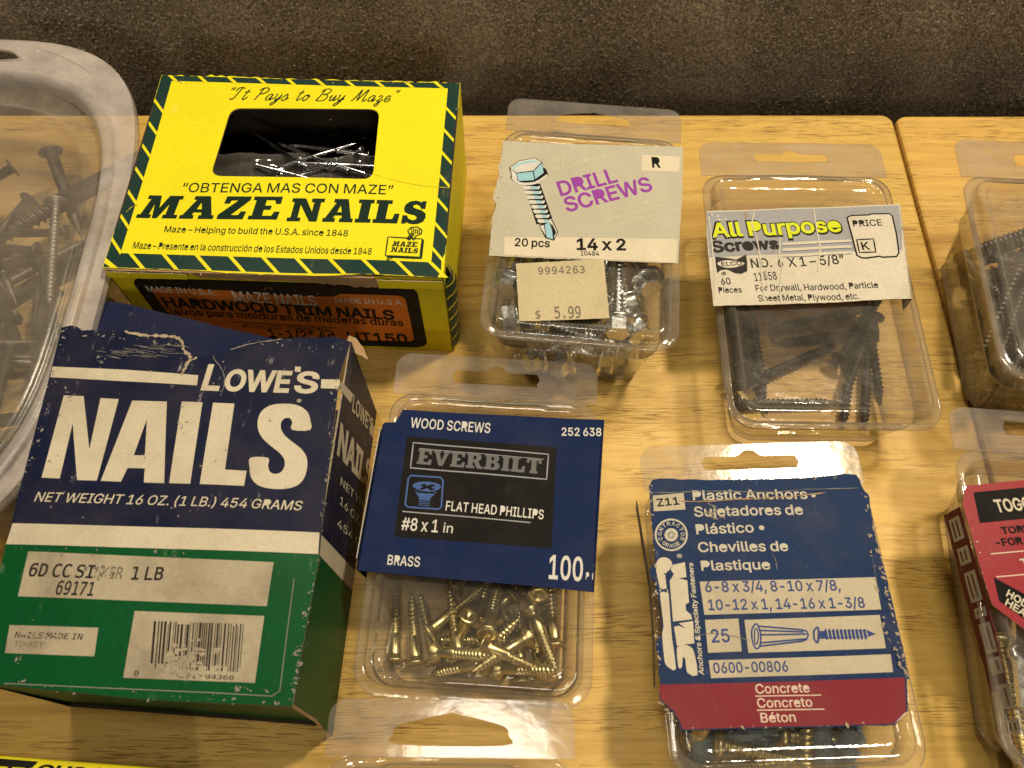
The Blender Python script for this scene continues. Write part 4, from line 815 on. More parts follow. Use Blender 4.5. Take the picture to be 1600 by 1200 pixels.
ink.uvpoly([[(w - .20, -l), (w, -l), (w, -l + 1.1), (w - .12, -l + .75), (w - .10, -l + .3)]], YEL, 3)
# lettering
SCRIPT = {  # monoline strokes on a 100-high grid, x advance last
 '"': (30, [[(8, 100), (4, 78)], [(22, 100), (18, 78)]]),
 'I': (62, [[(4, 70), (10, 92), (34, 100), (56, 92)], [(36, 98), (26, 50), (20, 12), (4, 2), (-8, 12)]]),
 't': (40, [[(20, 86), (12, 30), (14, 4), (26, 4), (40, 26)], [(0, 62), (34, 66)]]),
 'P': (66, [[(22, 96), (14, 40), (4, 0)], [(0, 78), (20, 98), (50, 98), (62, 82), (52, 62), (28, 50), (12, 52)]]),
 'a': (50, [[(38, 46), (22, 50), (6, 34), (4, 10), (14, 0), (28, 14), (38, 46), (34, 8), (40, 2), (52, 22)]]),
 'y': (48, [[(2, 46), (8, 48), (8, 14), (18, 4), (32, 20), (42, 48), (30, -10), (10, -40), (0, -30), (14, -12), (48, 20)]]),
 's': (40, [[(0, 20), (22, 52), (30, 20), (24, 0), (8, 0), (2, 12)], [(24, 0), (44, 22)]]),
 'o': (44, [[(24, 48), (6, 36), (6, 6), (20, 0), (34, 16), (34, 40), (24, 48), (30, 34), (46, 38)]]),
 'B': (76, [[(24, 94), (14, 40), (4, 0)], [(2, 76), (24, 98), (56, 98), (66, 80), (50, 58), (26, 52), (56, 50), (66, 28), (48, 2), (14, 0), (0, 14)]]),
 'u': (50, [[(2, 24), (10, 48), (8, 12), (16, 2), (28, 14), (38, 48), (36, 10), (42, 2), (54, 22)]]),
 'M': (104, [[(0, 4), (10, 10), (24, 50), (36, 98), (38, 40), (40, 6), (58, 56), (80, 98), (78, 40), (80, 6), (90, 2), (102, 20)]]),
 'z': (46, [[(4, 38), (16, 50), (30, 44), (26, 24), (8, 2), (24, 4), (30, -14), (18, -38), (6, -26), (20, -10), (48, 18)]]),
 'e': (42, [[(6, 20), (26, 26), (32, 42), (20, 50), (6, 34), (6, 8), (18, 0), (32, 6), (44, 22)]]),
}
def script(ink, text, a, b, h, mat, width):
    A, B = Vector(ink.p.uv(*a)), Vector(ink.p.uv(*b))
    d = (B - A).normalized()
    n = Vector((-d.y, d.x))
    hh = abs((Vector(ink.p.uv(a[0], a[1] - h)) - A).dot(n))
    total = sum(SCRIPT[c][0] + 8 if c != ' ' else 46 for c in text)
    kx, x = (B - A).length / total, 0
    lay = 3
    for c in text:
        if c == ' ':
            x += 46
            continue
        for st in SCRIPT[c][1]:
            q = smooth(st, 4)
            ink.strip([A + d * ((x + px) * kx + py / 100 * hh * 0.35) + n * (py / 100 * hh) for px, py in q], width, mat, lay)
            lay = 3 if lay > 4 else lay + 0.5
        x += SCRIPT[c][0] + 8
script(ink, '"It Pays to Buy Maze"', (350, 154), (618, 158), 19, GRNTXT, 0.045)
ink.txt('“OBTENGA MAS CON MAZE”', (282, 297.5), (613.5, 302.5), 14.5, GRNTXT, 4)
ink.txt('MAZE', (211, 338.5), (433, 342.5), 36, GRNTXT, 0, 0.10, SLABF)
ink.txt('NAILS', (447, 345), (663, 348.5), 36, GRNTXT, 0, 0.08, SLABF)
ink.txt('Maze – Helping to build the U.S.A. since 1848', (255, 361), (543, 368.5), 9.6, GRNTXT, 6)
ink.txt('Maze – Presente en la construcción de los Estados Unidos desde 1848', (206, 387), (580, 397.5), 10.4, GRNTXT, 6)
q = [(606, 369), (659.5, 372), (656, 401), (602, 399)]
ink.path(q, 0.05, GRNTXT, 3, True)
ink.path([(661, 373), (658, 403), (604, 401)], 0.07, GRNTXT, 3)
ink.txt('MAZE', (612, 383.5), (651, 385), 8, GRNTXT, 0, 0.1, SLABF)
ink.txt('NAILS', (610, 393), (652, 395), 8, GRNTXT, 0, 0.1, SLABF)
ink.path([(646, 374), (640, 366), (637, 359), (642, 354), (652, 353), (659, 358), (658, 364), (650, 367), (646, 374)], 0.05, GRNTXT, 3)
for k in range(5):
    ink.path([(642 + 3 * k, 355 + .4 * k), (644 + 3 * k, 364)], 0.035, GRNTXT, 4)
for k in range(4):
    ink.path([(635 + 2 * k, 371 - 2.6 * k), (641 + 2 * k, 374 - 2.6 * k)], 0.06, GRNTXT, 4)
ink.path([(610, 400), (604, 406), (606, 407), (614, 402)], 0.04, GRNTXT, 4)
ink.scuffs((262, 126), (710, 128), 30, 0.05, KRAFT, 1.5)
ink.scuffs((170, 424), (690, 434), 40, 0.04, KRAFT, 1.2)
ink.scuffs((718, 130), (700, 400), 16, 0.035, KRAFTLIGHT, 1.5)
ink.tear([(583, 271), (620, 281), (660, 288), (700, 291)], 0.02, YELSIDE, 4)
ink.tear([(196, 330), (204, 322), (215, 318)], 0.02, YELSIDE, 4)
for k in range(16):
    ink.fleck(R.uniform(200, 690), R.uniform(140, 400), R.uniform(.008, .022), KRAFT, 4)
ink.done(lid)
pan.warp = None
# torn kraft edges and the tucked flap below the lid
g = G()
fp = Panel(P3(-w, -l, Z1 - 0.10), pan.ex, Vector((0, 0, 1)))
tear = jag([(0.02, -0.02), (3.2, -0.05), (3.4, -0.30), (4.6, -0.34), (7.2, -0.36), (9.4, -0.62), (10.0, -0.50), (9.7, -0.12)], 0.03, 0.12)
top_ = [(9.7, 0.015), (3.3, 0.015), (0.02, 0.015)]
g.prism([tear + top_], fp, 0.003, 0.075, KRAFT)
obj('torn_edge', g, box)
g = G()
g.prism([jag([(0.03, -0.42), (2.9, -0.40), (3.0, -0.1), (2.9, -0.06), (0.03, -0.05)], 0.012, 0.15, True)], fp, 0.08, 0.11, YEL, KRAFTLIGHT)
obj('tuck_flap', g, box)
g = G()
g.prism([jag([(9.8, -0.58), (2 * w - .03, -0.50), (2 * w - .03, -0.05), (9.8, -0.06)], 0.012, 0.15, True)], fp, 0.08, 0.11, YEL, KRAFTLIGHT)
obj('tuck_flap', g, box)
# front print
fpan = Panel(P3(-w, -l, Z1), pan.ex, Vector((0, 0, 1)))
ink = Ink(fpan)
q = fpan.U([(207, 441), (654, 464)])
ink.uvpoly([rrpts(q[0][0], -5.25, q[1][0], -0.62, 0.55)], BLK, 1)
ink.uvpoly([rrpts(q[0][0] + .5, -4.75, q[1][0] - .5, -1.30, 0.3)], ORG, 2)
ink.uvpoly([[(4.2, -1.28), (4.6, -1.52), (7.9, -1.52), (8.3, -1.28)]], BLK, 3)
ink.txt('MADE IN U.S.A.', (232, 455), (339, 461), 8.5, WHITE, 8)
ink.txt('MAZE NAILS', (368, 470), (496.6, 477.7), 15.5, WHITE, 12, layer=4)
ink.txt('MADE IN U.S.A.', (525, 472.5), (631, 476), 7.5, WHITE, 8)
ink.txt('HARDWOOD TRIM NAILS', (259, 478.5), (617, 499), 14, BLK, 30, layer=4)
ink.txt('Clavos para molduras de maderas duras', (255, 490), (631, 509), 10, BLK, 14, layer=4)
ink.line((363, 502), (527, 512), 0.05, BLK, 4)
ink.txt('ACTUAL SIZE - TAMANO REAL', (380, 511), (520, 518.5), 5.5, BLK, 6, layer=4)
ink.txt('1-1/2" 4d', (422, 526), (525, 531), 12, BLK, 18, layer=4)
ink.txt('HT150', (546, 533), (638, 536), 14, BLK, 24, layer=4)
ink.txt('QTY 1 LB. N.W.', (572, 540), (638, 542), 4.5, BLK, 8, layer=4)
ink.txt('61354', (579, 549), (619, 551), 5.5, WHITE, 8)
ink.scuffs((205, 437), (690, 470), 26, 0.04, KRAFTLIGHT, 3, 6)
ink.done(front)
# striped return flap bulging out at the right front corner
g = G()
rows, cols = 60, 8
P_ = []
for i in range(rows + 1):
    z = 0.05 + 5.1 * i / rows
    top_ = max(0.0, (z - 3.9) / 1.25)
    for j in range(cols + 1):
        s_ = j / cols
        u = w + 0.03 + 0.34 * math.sin(math.pi * min(1, s_ * 1.0)) ** 0.8 * (1 - 0.5 * top_) * (0.55 + .45 * z / 5)
        P_.append(P3(u, -l + 0.02 + (1.6 - .9 * top_) * s_, z))
for i in range(rows):
    for j in range(cols):
        a_ = i * (cols + 1) + j
        m_ = YEL if ((i / rows * 5.1 * 1.3 + j / cols * .8) % 1.0) < 0.15 else GRN
        g.add([P_[a_], P_[a_ + 1], P_[a_ + cols + 2], P_[a_ + cols + 1]], [(0, 1, 2, 3)], m_)
obj('return_flap', g, box)

# ------------------------------------------------------------------ blue, white and green box of nails lying on its back
ZL = 5.6
TL, TR, BR, BL = at(95, 516, ZL), at(548, 531, ZL), at(457, 1104, ZL), at(-42, 1066, ZL)
lp = Panel((TL + TR + BR + BL) / 4, (TR - TL) + (BR - BL), (TL + TR) - (BL + BR))
box2 = thing('nail_box', 'worn navy, white and green nail box on its back with a torn open end', 'box',
             (lp.O.x, lp.O.y, 0), math.atan2(lp.ex.y, lp.ex.x))
bTR, bBR = at(603, 640, 0.02), at(504, 1141, 0.02)
sl = ((bTR - TR) + (bBR - BR)) / 2
bTR, bBR = TR + sl, BR + sl
bTL = bTR + (TL - TR); bTL.z = 0.02
bBL = bBR + (BL - BR); bBL.z = 0.02
INV = Vector((0, 0, 0.05))
g = G()
fl = [(97, 513), (112, 510), (122, 512), (130, 518), (165, 517), (196, 518), (220, 523), (250, 524), (279, 527), (285, 532), (288, 546), (294, 553), (300, 560),
      (310, 561), (335, 557), (350, 556), (361, 548), (372, 541), (405, 535), (438, 531), (470, 528), (501, 528), (522, 526), (540, 531), (548, 535)]
_W, _L = 6.2, 7.6
lp.warp = lambda u, v: 0.16 * max(0, 1 - (u / 6.4) ** 2) * max(0, 1 - (v / 7.8) ** 2) + 0.05 * math.sin(u * 1.1 + .4) * math.exp(-((v - 6.5) / 1.8) ** 2) + 0.02 * math.sin(u * .9 + v * .7)
outline = jag(lp.U(fl), 0.008, 0.2) + lp.U([(531, 588), (504, 820), (500, 866), (457, 1104), (230, 1094), (-42, 1066)])
g.prism([outline[::-1]], lp, -0.05, 0, NAVY, KRAFTLIGHT)
face = obj('front_panel', g, box2)
g = G()
b_ = [TR, BR, bBR, bTR]
nn = (BR - TR).cross(bTR - TR).normalized()
if nn.x < 0: nn = -nn
EDG = Vector((0, 0, -0.052))
sq = [TR + EDG, BR + EDG, bBR, bTR]
i_ = [p - nn * 0.05 for p in sq]
g.add(sq + i_, [(0, 1, 2, 3)], NAVY)
g.add(sq + i_, [(7, 6, 5, 4), (0, 3, 7, 4), (1, 0, 4, 5), (2, 1, 5, 6), (3, 2, 6, 7)], KRAFTLIGHT)
sidep = obj('side_panel', g, box2)
g = G()
sq = [TL + EDG, bTL, bBL, BL + EDG]
g.add(sq, [(0, 1, 2, 3)], NAVY)
obj('side_panel', g, box2)
g = G()
sq = [bTL, bTR, bBR, bBL]
up_ = Vector((0, 0, 0.05))
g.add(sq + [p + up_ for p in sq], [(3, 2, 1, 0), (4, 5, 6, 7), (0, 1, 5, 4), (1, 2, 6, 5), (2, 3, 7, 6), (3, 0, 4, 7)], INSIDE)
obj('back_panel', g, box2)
# closed bottom end, slightly bulged
rings = []
for k in range(6):
    t_ = k / 5
    bul = -0.12 * math.sin(math.pi * t_)
    a, b2 = (BL + EDG).lerp(bBL, t_), (BR + EDG).lerp(bBR, t_)
    rings.append([a.lerp(b2, j / 12) + Vector((0.0, -bul * (1 - abs(j / 6 - 1) ** 3) + 0.12 * t_, 0)) for j in range(13)])
g = G(); g.loft(rings, GREEN, closed=False); end = obj('end_flap', g, box2)
# crushed tuck flap inside the torn open end
bp = Panel(at(300, 520, 4.7), lp.ex, (lp.ey - Vector((0, 0, 0.18))))
g = G()
q = bp.U([(143, 514), (150, 490), (160, 470), (190, 473), (222, 481), (280, 494), (346, 511), (395, 522), (438, 532), (500, 545), (500, 600), (300, 610), (150, 600)])
g.prism([jag(q[:10], 0.01, 0.15)[::-1] + q[10:][::-1]], bp, -0.05, 0, NAVYFLAP, KRAFTLIGHT)
obj('tuck_flap', g, box2)
rp = Panel(at(551, 545, 4.9), lp.ex + Vector((0, 0, -0.6)), lp.ey)
g = G()
g.prism([jag(rp.U([(541, 533), (545, 524), (556, 528), (569, 545), (575, 562), (556, 552)]), 0.012, 0.1, True)[::-1]], rp, -0.06, 0, KRAFT)
obj('torn_corner', g, box2)

ink = Ink(lp)
ink.pol([(83, 573.5), (200, 580), (312, 589), (310, 605), (195, 598), (79.4, 590)], CREAM)
ink.txt('L', (316, 611), (344, 612), 38, CREAM, 26, 0.06)
ink.txt('OWE', (350, 612), (452, 614), 31, CREAM, 30, 0.04)
ink.txt("S", (459, 614), (496, 615), 31, CREAM, 28, 0.04)
ink.pol([(462, 574), (471, 574.5), (470, 583), (461, 582)], CREAM)
ink.pol([(502.6, 594), (531.5, 594.5), (531.5, 609), (502, 608)], CREAM)
Z5 = lambda pts: [(x / 2.5806, 460 + y / 2.5806) for x, y in pts]
ink.pol([(101, 619), (132.5, 620.5), (142, 704), (159, 624), (188, 626), (154, 753), (123, 752), (115.5, 663), (96, 749.5), (67.5, 748)], CREAM)
ink.pol(Z5([(540, 435), (680, 440), (670, 768), (588, 765), (591, 708), (522, 706), (495, 761), (413, 757)]), CREAM, 1, [Z5([(547, 655), (592, 656), (600, 510)])])
ink.pol(Z5([(740, 440), (823, 443), (775, 771), (690, 768)]), CREAM)
ink.pol(Z5([(865, 444), (950, 447), (914, 714), (1000, 718), (990, 779), (813, 772)]), CREAM)
ink.pol(Z5(smooth([(1253, 550), (1180, 550), (1181, 520), (1170, 503), (1150, 505), (1137, 520), (1136, 545), (1150, 572), (1180, 598), (1215, 625), (1238, 658), (1241, 700), (1228, 745), (1200, 775),
      (1150, 789), (1090, 788), (1045, 775), (1018, 745), (1012, 705), (1015, 665), (1085, 665), (1085, 695), (1092, 720), (1112, 729), (1136, 722), (1150, 700), (1150, 672), (1132, 645), (1098, 618), (1062, 585),
      (1045, 550), (1044, 510), (1060, 475), (1095, 452), (1150, 445), (1205, 452), (1242, 478), (1253, 510)], 3, True)), CREAM)
ink.txt('NET WEIGHT 16 OZ. (1 LB.) 454 GRAMS', (56, 785), (471, 799), 14.5, CREAM, 5, 0.16)
ink.txt('®', (464, 632), (471, 632.3), 7, CREAM)
ink.pol([(22.5, 819), (260, 826), (500, 833), (498, 866.6), (255, 859), (12, 851.5)], CREAM)
ink.pol([(12, 851.8), (255, 859.3), (498, 867), (500, 868), (457, 1103.5), (230, 1093.5), (-41, 1065.5)], GREEN)
Z6 = lambda pts: [(x / 2.5806, 800 + y / 2.5806) for x, y in pts]
ink.pol(Z6([(123, 163), (1108, 207), (1080, 383), (80, 343)]), CREAMDIM, 2)
ink.pol(Z6([(45, 458), (405, 470), (388, 585), (25, 570)]), CREAMDIM, 2)
ink.pol(Z6([(550, 402), (1070, 422), (1030, 690), (503, 670)]), CREAMDIM, 2)
ink.txt('6D CC SI', (46.5, 901.5), (148, 905), 20, BLKWORN, 14, 0.02, MONO)
ink.txt('NKER', (150, 905), (193, 906), 18, STAMP, 8, 0.02, MONO)
ink.txt('1 LB', (207, 907), (256, 908), 20, BLKWORN, 14, 0.02, MONO)
ink.txt('69171', (89, 930), (148, 932.5), 21, BLKWORN, 14, 0.02, MONO)
ink.txt('NAILS MADE IN', (25, 997), (131, 1000.5), 9, BLKWORN, 6, 0.1, MONO)
ink.txt('TURKEY', (23, 1011), (70, 1013), 9, STAMP, 4, 0.1, MONO)
x = 0.0
while x < 1.0:
    bw = R.choice((0.008, 0.008, 0.014, 0.02, 0.026))
    f = lambda t, yy: ((243 + 141 * t) - 6.5 * yy, (971.5 + 4.5 * t) + (73 + 1.5 * t) * yy)
    y0, y1 = R.choice((0, 0, 0.05)), R.choice((1, 1, 0.9))
    ink.pol([f(x, y0), f(x + bw, y0), f(x + bw, y1), f(x, y1)], BLKWORN, 3)
    x += bw + R.choice((0.008, 0.012, 0.016, 0.024))
for k in range(70):
    ink.fleck(260 + abs(R.gauss(0, 45)), 1030 + R.gauss(0, 16), R.uniform(.03, .10), CREAMDIM, 4, ax=1.5)
for k in range(26):
    ink.fleck(R.uniform(28, 95), R.gauss(996, 5), R.uniform(.03, .07), CREAMDIM, 4)
for k in range(22):
    ink.fleck(R.gauss(168, 18), R.gauss(896, 7), R.uniform(.03, .09), STAMP if k % 3 == 0 else CREAMDIM, 4)
ink.txt('0', (211, 1057), (218, 1057.5), 9, BLK, 6, 0, MONO)
ink.txt('62012 94360', (272, 1059), (366, 1063), 7, BLKWORN, 6, 0, MONO)
ink.path([(8, 1068), (150, 1075), (340, 1083), (425, 1088), (438, 1080), (461, 905)], 0.025, SCUFF, 3)
ink.tear([(300, 561), (296, 570), (290, 580), (286, 589)], 0.09, KRAFTLIGHT, 4)
ink.tear([(310, 561), (298, 567), (291, 572)], 0.07, KRAFTLIGHT, 5)
ink.tear([(335, 558), (338, 566), (345, 574), (352, 590), (352, 606), (346, 622)], 0.022, SCUFF, 4)
ink.tear([(196, 519), (222, 525), (255, 526), (280, 530), (287, 540), (290, 550), (302, 562)], 0.09, KRAFTLIGHT, 4)
ink.tear([(361, 549), (390, 540), (420, 535), (442, 531)], 0.03, SCUFF, 4)
for a, b, n, r in (((531, 590), (504, 820), 70, .05), ((503, 825), (457, 1100), 80, .05), ((100, 520), (60, 700), 45, .05), ((100, 516), (290, 545), 40, .05),
                   ((0, 1068), (450, 1102), 50, .05), ((20, 860), (330, 870), 24, .05), ((155, 560), (160, 575), 14, .06), ((105, 610), (112, 620), 12, .06),
                   ((60, 690), (30, 780), 20, .04), ((280, 660), (290, 680), 14, .05), ((60, 965), (30, 1040), 20, .05), ((370, 1075), (430, 1082), 26, .05), ((380, 535), (540, 540), 30, .04)):
    ink.scuffs(a, b, n, r, SCUFF, 3.5, 6)
for k in range(26):
    ink.fleck(R.uniform(60, 500), R.uniform(540, 820), R.uniform(.015, .05), SCUFF, 6)
for k in range(40):
    y = R.uniform(540, 562); x = R.uniform(150, 280)
    ink.path([(x, y), (x + R.uniform(8, 30), y + R.uniform(1, 5))], 0.012, SCUFF, 6)
ink.done(face)
sp_ = Panel((TR + BR + bTR + bBR) / 4, (TR - BR), Vector((0, 0, 1)))
sp_.n = nn
sp_.ey = nn.cross(sp_.ex)
ink = Ink(sp_)
ink.pol([(532.5, 595), (552, 616), (548, 630), (532, 609.5)], CREAM)
ink.pol([(580, 660), (600, 690), (597, 706), (577, 676)], CREAM)
ink.txt("LOWE'S", (549.5, 641), (581, 678), 27, CREAM, 20)
ink.txt('NAILS', (526, 707), (577, 764), 52, CREAM, 34)
ink.txt('NET WEIGHT', (531, 757), (590, 818), 14, FADED, 4)
ink.txt('16 OZ. (1 LB.)', (530, 787), (590, 850), 14, FADED, 4)
ink.txt('454 GRAMS', (526, 822), (590, 880), 14, FADED, 4)
ink.pol([(500.5, 834), (590, 930), (586, 962), (499, 867.5)], CREAM)
ink.pol([(499, 868.5), (586, 964), (548, 1170), (458, 1104)], GREEN)
ink.scuffs((531, 590), (504, 820), 60, .05, SCUFF, 3)
ink.scuffs((506, 830), (460, 1100), 60, .05, SCUFF, 3)
ink.scuffs((556, 560), (585, 640), 30, .05, SCUFF, 4)
ink.path([(457, 1103), (470, 1112), (492, 1126), (503, 1139)], 0.10, KRAFT, 5)
ink.done(sidep)

# ------------------------------------------------------------------ yellow box edge at the bottom left
ZB = 2.2
box3 = thing('nail_box', 'yellow box with black slanted lettering, only its far edge showing at the bottom left', 'box', at(100, 1260, 0), -0.05)
a, b = at(-60, 1176, ZB), at(275, 1202, ZB)
d = (b - a).normalized()
n = Vector((-d.y, d.x, 0))
pb = Panel((a + b) / 2, d, n)
L_ = (b - a).length / 2
rings = []
for ins, z in ((0, 0.0), (0, ZB - .06), (.02, ZB - .02), (.06, ZB)):
    rings.append([Vector((pb.P(u, v).x, pb.P(u, v).y, z)) for u, v in rrpts(-L_ + ins, -6 + ins, L_ - ins, -ins, 0.1)])
g = G(); g.loft(rings, YELSIDE, True, True, smooth=False); bb = obj('carton', g, box3)
ink = Ink(pb)
ink.pol([(-50, 1181), (60, 1190), (50, 1200), (-50, 1195)], BLK)
ink.txt('CLOUS /', (8, 1206), (150, 1216), 15, BLK, 34, 0.35)
ink.txt('CLAVOS', (160, 1216), (262, 1224), 15, BLK, 34, 0.35)
ink.done(bb)

# ------------------------------------------------------------------ clear hinged screw packs
wob = lambda x, y: 0.022 * math.sin(x * 1.3 + y * .7) + 0.018 * math.sin(y * 1.7 - x * .6 + 1.0) + 0.008 * math.sin(x * 4.1 + y * 3.3)
def ringv(pan, w, l, r, z, dv=0.0, du=0.0, notch=0.0, nw=0.0):
    """rounded rectangle at height z; notch pushes the middle of the far edge outwards"""
    out = []
    pts = []
    for cx, cy, t0 in ((w - r, l - r, 0), (-w + r, l - r, 90), (-w + r, -l + r, 180), (w - r, -l + r, 270)):
        for i in range(7):
            t = math.radians(t0 + 15 * i)
            pts.append((cx + r * math.cos(t), cy + r * math.sin(t)))
        if t0 == 0:
            for k in range(1, 16):
                pts.append((cx - k / 16 * 2 * (w - r), l))
    for u, v in pts:
        if notch and v > l - 1e-6:
            k = min(1, max(0, (nw - abs(u)) / 0.25))
            v += notch * k * k * (3 - 2 * k)
        p = pan.P(u + du, v + dv)
        out.append(Vector((p.x, p.y, z + wob(p.x, p.y))))
    return out

def slot(cx, cy, hw, hh, style):
    """hang hole: long slot with a hump on top"""
    if style == 'arch':
        pts = [(hw, -hh * .2), (hw * .92, -hh), (-hw * .92, -hh), (-hw, -hh * .2), (-hw * .93, hh * .45), (-hw * .5, hh), (-hw * .12, hh * 1.35), (0, hh * 1.5), (hw * .12, hh * 1.35), (hw * .5, hh), (hw * .93, hh * .45)]
    else:
        pts = [(hw, 0), (hw * .95, -hh * .8), (hw * .88, -hh), (-hw * .88, -hh), (-hw * .95, -hh * .8), (-hw, 0), (-hw * .95, hh * .8), (-hw * .88, hh), (-hw * .30, hh), (-hw * .16, hh * 1.5), (-hw * .08, hh * 1.9),
               (hw * .08, hh * 1.9), (hw * .16, hh * 1.5), (hw * .30, hh), (hw * .88, hh), (hw * .95, hh * .8)]
    return [(cx + x, cy + y) for x, y in pts]

def clamshell(name, label, corners, z, tab, base, taper=(0.45, 0.3, 0.35), r=0.9, hole=('euro', 1.35, 0.28), rise=0.36, holeoff=0.55, mat=None, tray_mat=None, group='clear screw packs', notch=0.12):
    """corners: measured tab top-left, tab top-right, lid bottom-right, lid bottom-left at flange height z.
    tab: length of the hang tab; base: bottom height; taper: side, near and far draft of the tray."""
    pan, w, l = flat_panel(*corners, z)
    root = thing(name, label, 'screw pack', (pan.O.x, pan.O.y, 0), math.atan2(pan.ex.y, pan.ex.x), group)
    mat, tray_mat = mat or CLEAR, tray_mat or CLEARB
    L = l - tab / 2                     # half length of the lid
    dv = -tab / 2
    # lid: flange, rolled rim, sunk window
    g = G()
    prof = [(0.0, -0.10), (0.0, 0.0), (0.10, 0.015), (0.26, 0.015), (0.31, 0.05), (0.34, rise * .55), (0.38, rise * .85), (0.45, rise), (0.56, rise), (0.63, rise * .9), (0.70, rise * .62), (0.78, rise * .5), (0.9, rise * .46)]
    rings = []
    for ins, dz in prof:
        rr_ = max(0.25, r - ins * 0.6)
        rings.append(ringv(pan, w - ins, L - ins, rr_, z + dz, dv, notch=(notch if 0.3 < ins < 0.6 else 0), nw=w * 0.52))
    g.loft(rings, mat, False, True)
    lid = obj('lid', g, root)
    # tray below
    g = G()
    ts, tn, tf = taper
    rings = []
    for t_, k in ((0.0, -0.02), (0.01, 0.22), (0.03, 0.30), (0.30, 0.35), (0.32, 0.31), (0.35, 0.31), (0.37, 0.37), (0.7, 0.42), (0.90, 0.48), (0.915, 0.44), (0.93, 0.5), (0.975, 0.58), (1.0, 0.78)):
        zz = z - 0.06 - (z - 0.06 - base) * t_
        s_ = ts * t_
        hw = w - k - s_
        hl = L - k - (tn + tf) / 2 * t_
        rings.append(ringv(pan, hw, hl, max(.2, r - k * .3), zz, dv + (tn - tf) / 2 * t_))
    g.loft(rings, tray_mat, False, True)
    obj('tray', g, root)
    # hang tab, gently bowed
    st, hw, hh = hole
    tp = rrpts(-w + .02, L + dv - 0.04, w - .02, l, min(0.55, tab * .4))
    # square lower corners
    tp = [(u, v) if v > L + dv + tab * .45 else ((w - .02) * (1 if u > 0 else -1), L + dv - 0.04) for u, v in tp]
    cl = [tp[0]]
    for p in tp[1:]:
        if (Vector(p) - Vector(cl[-1])).length > 1e-5:
            cl.append(p)
    hp = Panel((pan.O.x, pan.O.y, z - 0.03), pan.ex, pan.ey)
    h = smooth(slot(0, L + dv + holeoff * tab, hw, hh, st), 3, True) if st != 'arch' else smooth(slot(0, L + dv + holeoff * tab, hw, hh, st), 4, True)
    g = G()
    g.prism([cl, h[::-1]], hp, 0.0, 0.035, TABP)
    obj('hang_tab', g, root)
    top = Panel((pan.O.x, pan.O.y, z + rise + 0.012), pan.ex, pan.ey)
    return root, pan, top, w, L, dv

WSEED = [40]
def top_shift(top, w):
    p = Panel(top.O + top.n * w, top.ex, top.ey)
    p.warp = top.warp
    return p
def label_part(root, top, px_outline, mat, name='label', amp=0.0, thick=0.03, wraps=(), edge=None, crinkle=0.03, cfreq=0.22):
    g = G()
    if top.warp is None and name == 'label':
        WSEED[0] += 1
        top.warp = waves(WSEED[0], crinkle, cfreq, 0.03, 3.5, 3.0)
    q = top.U(px_outline)
    if amp:
        q = jag(q, amp, 0.14, True)
    if area(q) < 0:
        q = q[::-1]
    g.prism([q], top, 0, thick, mat, edge or mat)
    for a, b, drop, ins in wraps:       # strips of the sleeve folded down over the side
        A, B = top.P(*top.uv(*a), thick), top.P(*top.uv(*b), thick)
        side = (B - A).normalized().cross(Vector((0, 0, 1)))
        n_ = 10
        rings = []
        for i in range(n_ + 1):
            p = A.lerp(B, i / n_)
            rings.append([p, p + side * 0.06 - Vector((0, 0, .05)), p + side * (0.08 - ins * .5) - Vector((0, 0, drop * .5)), p + side * (0.08 - ins) - Vector((0, 0, drop))])
        g.loft(rings, mat, closed=False)
    o = obj(name, g, root)
    p2 = Panel(top.O + top.n * thick, top.ex, top.ey)
    p2.warp = top.warp
    return o, p2

# ---- hex head drill screws
dr, pan, top, w, L, dv = clamshell('screw_pack', 'clear pack of hex head drill screws with grey label and buff price sticker', [(791, 160), (1069, 165), (1056, 545), (748, 530)], 4.0, 1.75, 0.03, (0.55, 0.15, 0.5),
                                 hole=('arch', 1.45, 0.26), holeoff=0.50)
DRILL = (pan, w, L, dv)
out = [(786, 222), (1066, 232), (1066, 300), (1062, 360), (1059, 414), (900, 407), (764, 401), (769, 342), (776, 322), (770, 312), (776, 290), (780, 275), (779, 262), (785, 240)]
lab, lp2 = label_part(dr, top, out, OLIVE, amp=0.008, edge=KRAFT)
ink = Ink(lp2)
ink.pol([(788, 371), (900, 372), (1058, 375), (1056, 412), (900, 404), (788, 399)], PALE)
ink.pol([(1003, 243), (1062, 246), (1061, 269), (1002, 267)], PALE)
ink.txt('R', (1019, 262), (1032, 262), 15, BLK, 26, layer=2)
ink.txt('HEX', (861, 258), (886, 252), 9, FADED, 16, layer=2)
ink.txt('WASHER HEAD', (864, 269), (961, 247), 9, FADED, 16, layer=2)
ink.txt('DRILL', (876, 307), (966, 284), 23, PURPLE, 18, 0.06, layer=2)
ink.txt('SCREWS', (886, 332), (1021, 297), 23, PURPLE, 18, 0.06, layer=2)
ink.txt('Tornillo Auto Roscar', (939, 341), (1043, 313), 9, FADED, 10, layer=2)
ink.txt('Cabeza Hexagonal', (941, 350), (1040, 323), 9, FADED, 10, layer=2)
ink.txt('Con Arandela', (945, 362), (1018, 341), 9, FADED, 10, layer=2)
ink.txt('QTY', (792, 367), (808, 367), 6, FADED, 8, layer=2)
ink.txt('SIZE', (901, 370), (916, 371), 6, FADED, 8, layer=2)
ink.txt('20 pcs', (804, 385), (859, 387), 12, BLK, 18, layer=2)
ink.txt('14 x 2', (901, 391), (978, 392), 17, BLK, 26, layer=2)
ink.txt('10484', (907, 400), (936, 401), 7, BLK, 14, layer=2)
Zd = lambda pts: [(760 + x / 5, 220 + y / 5) for x, y in pts]
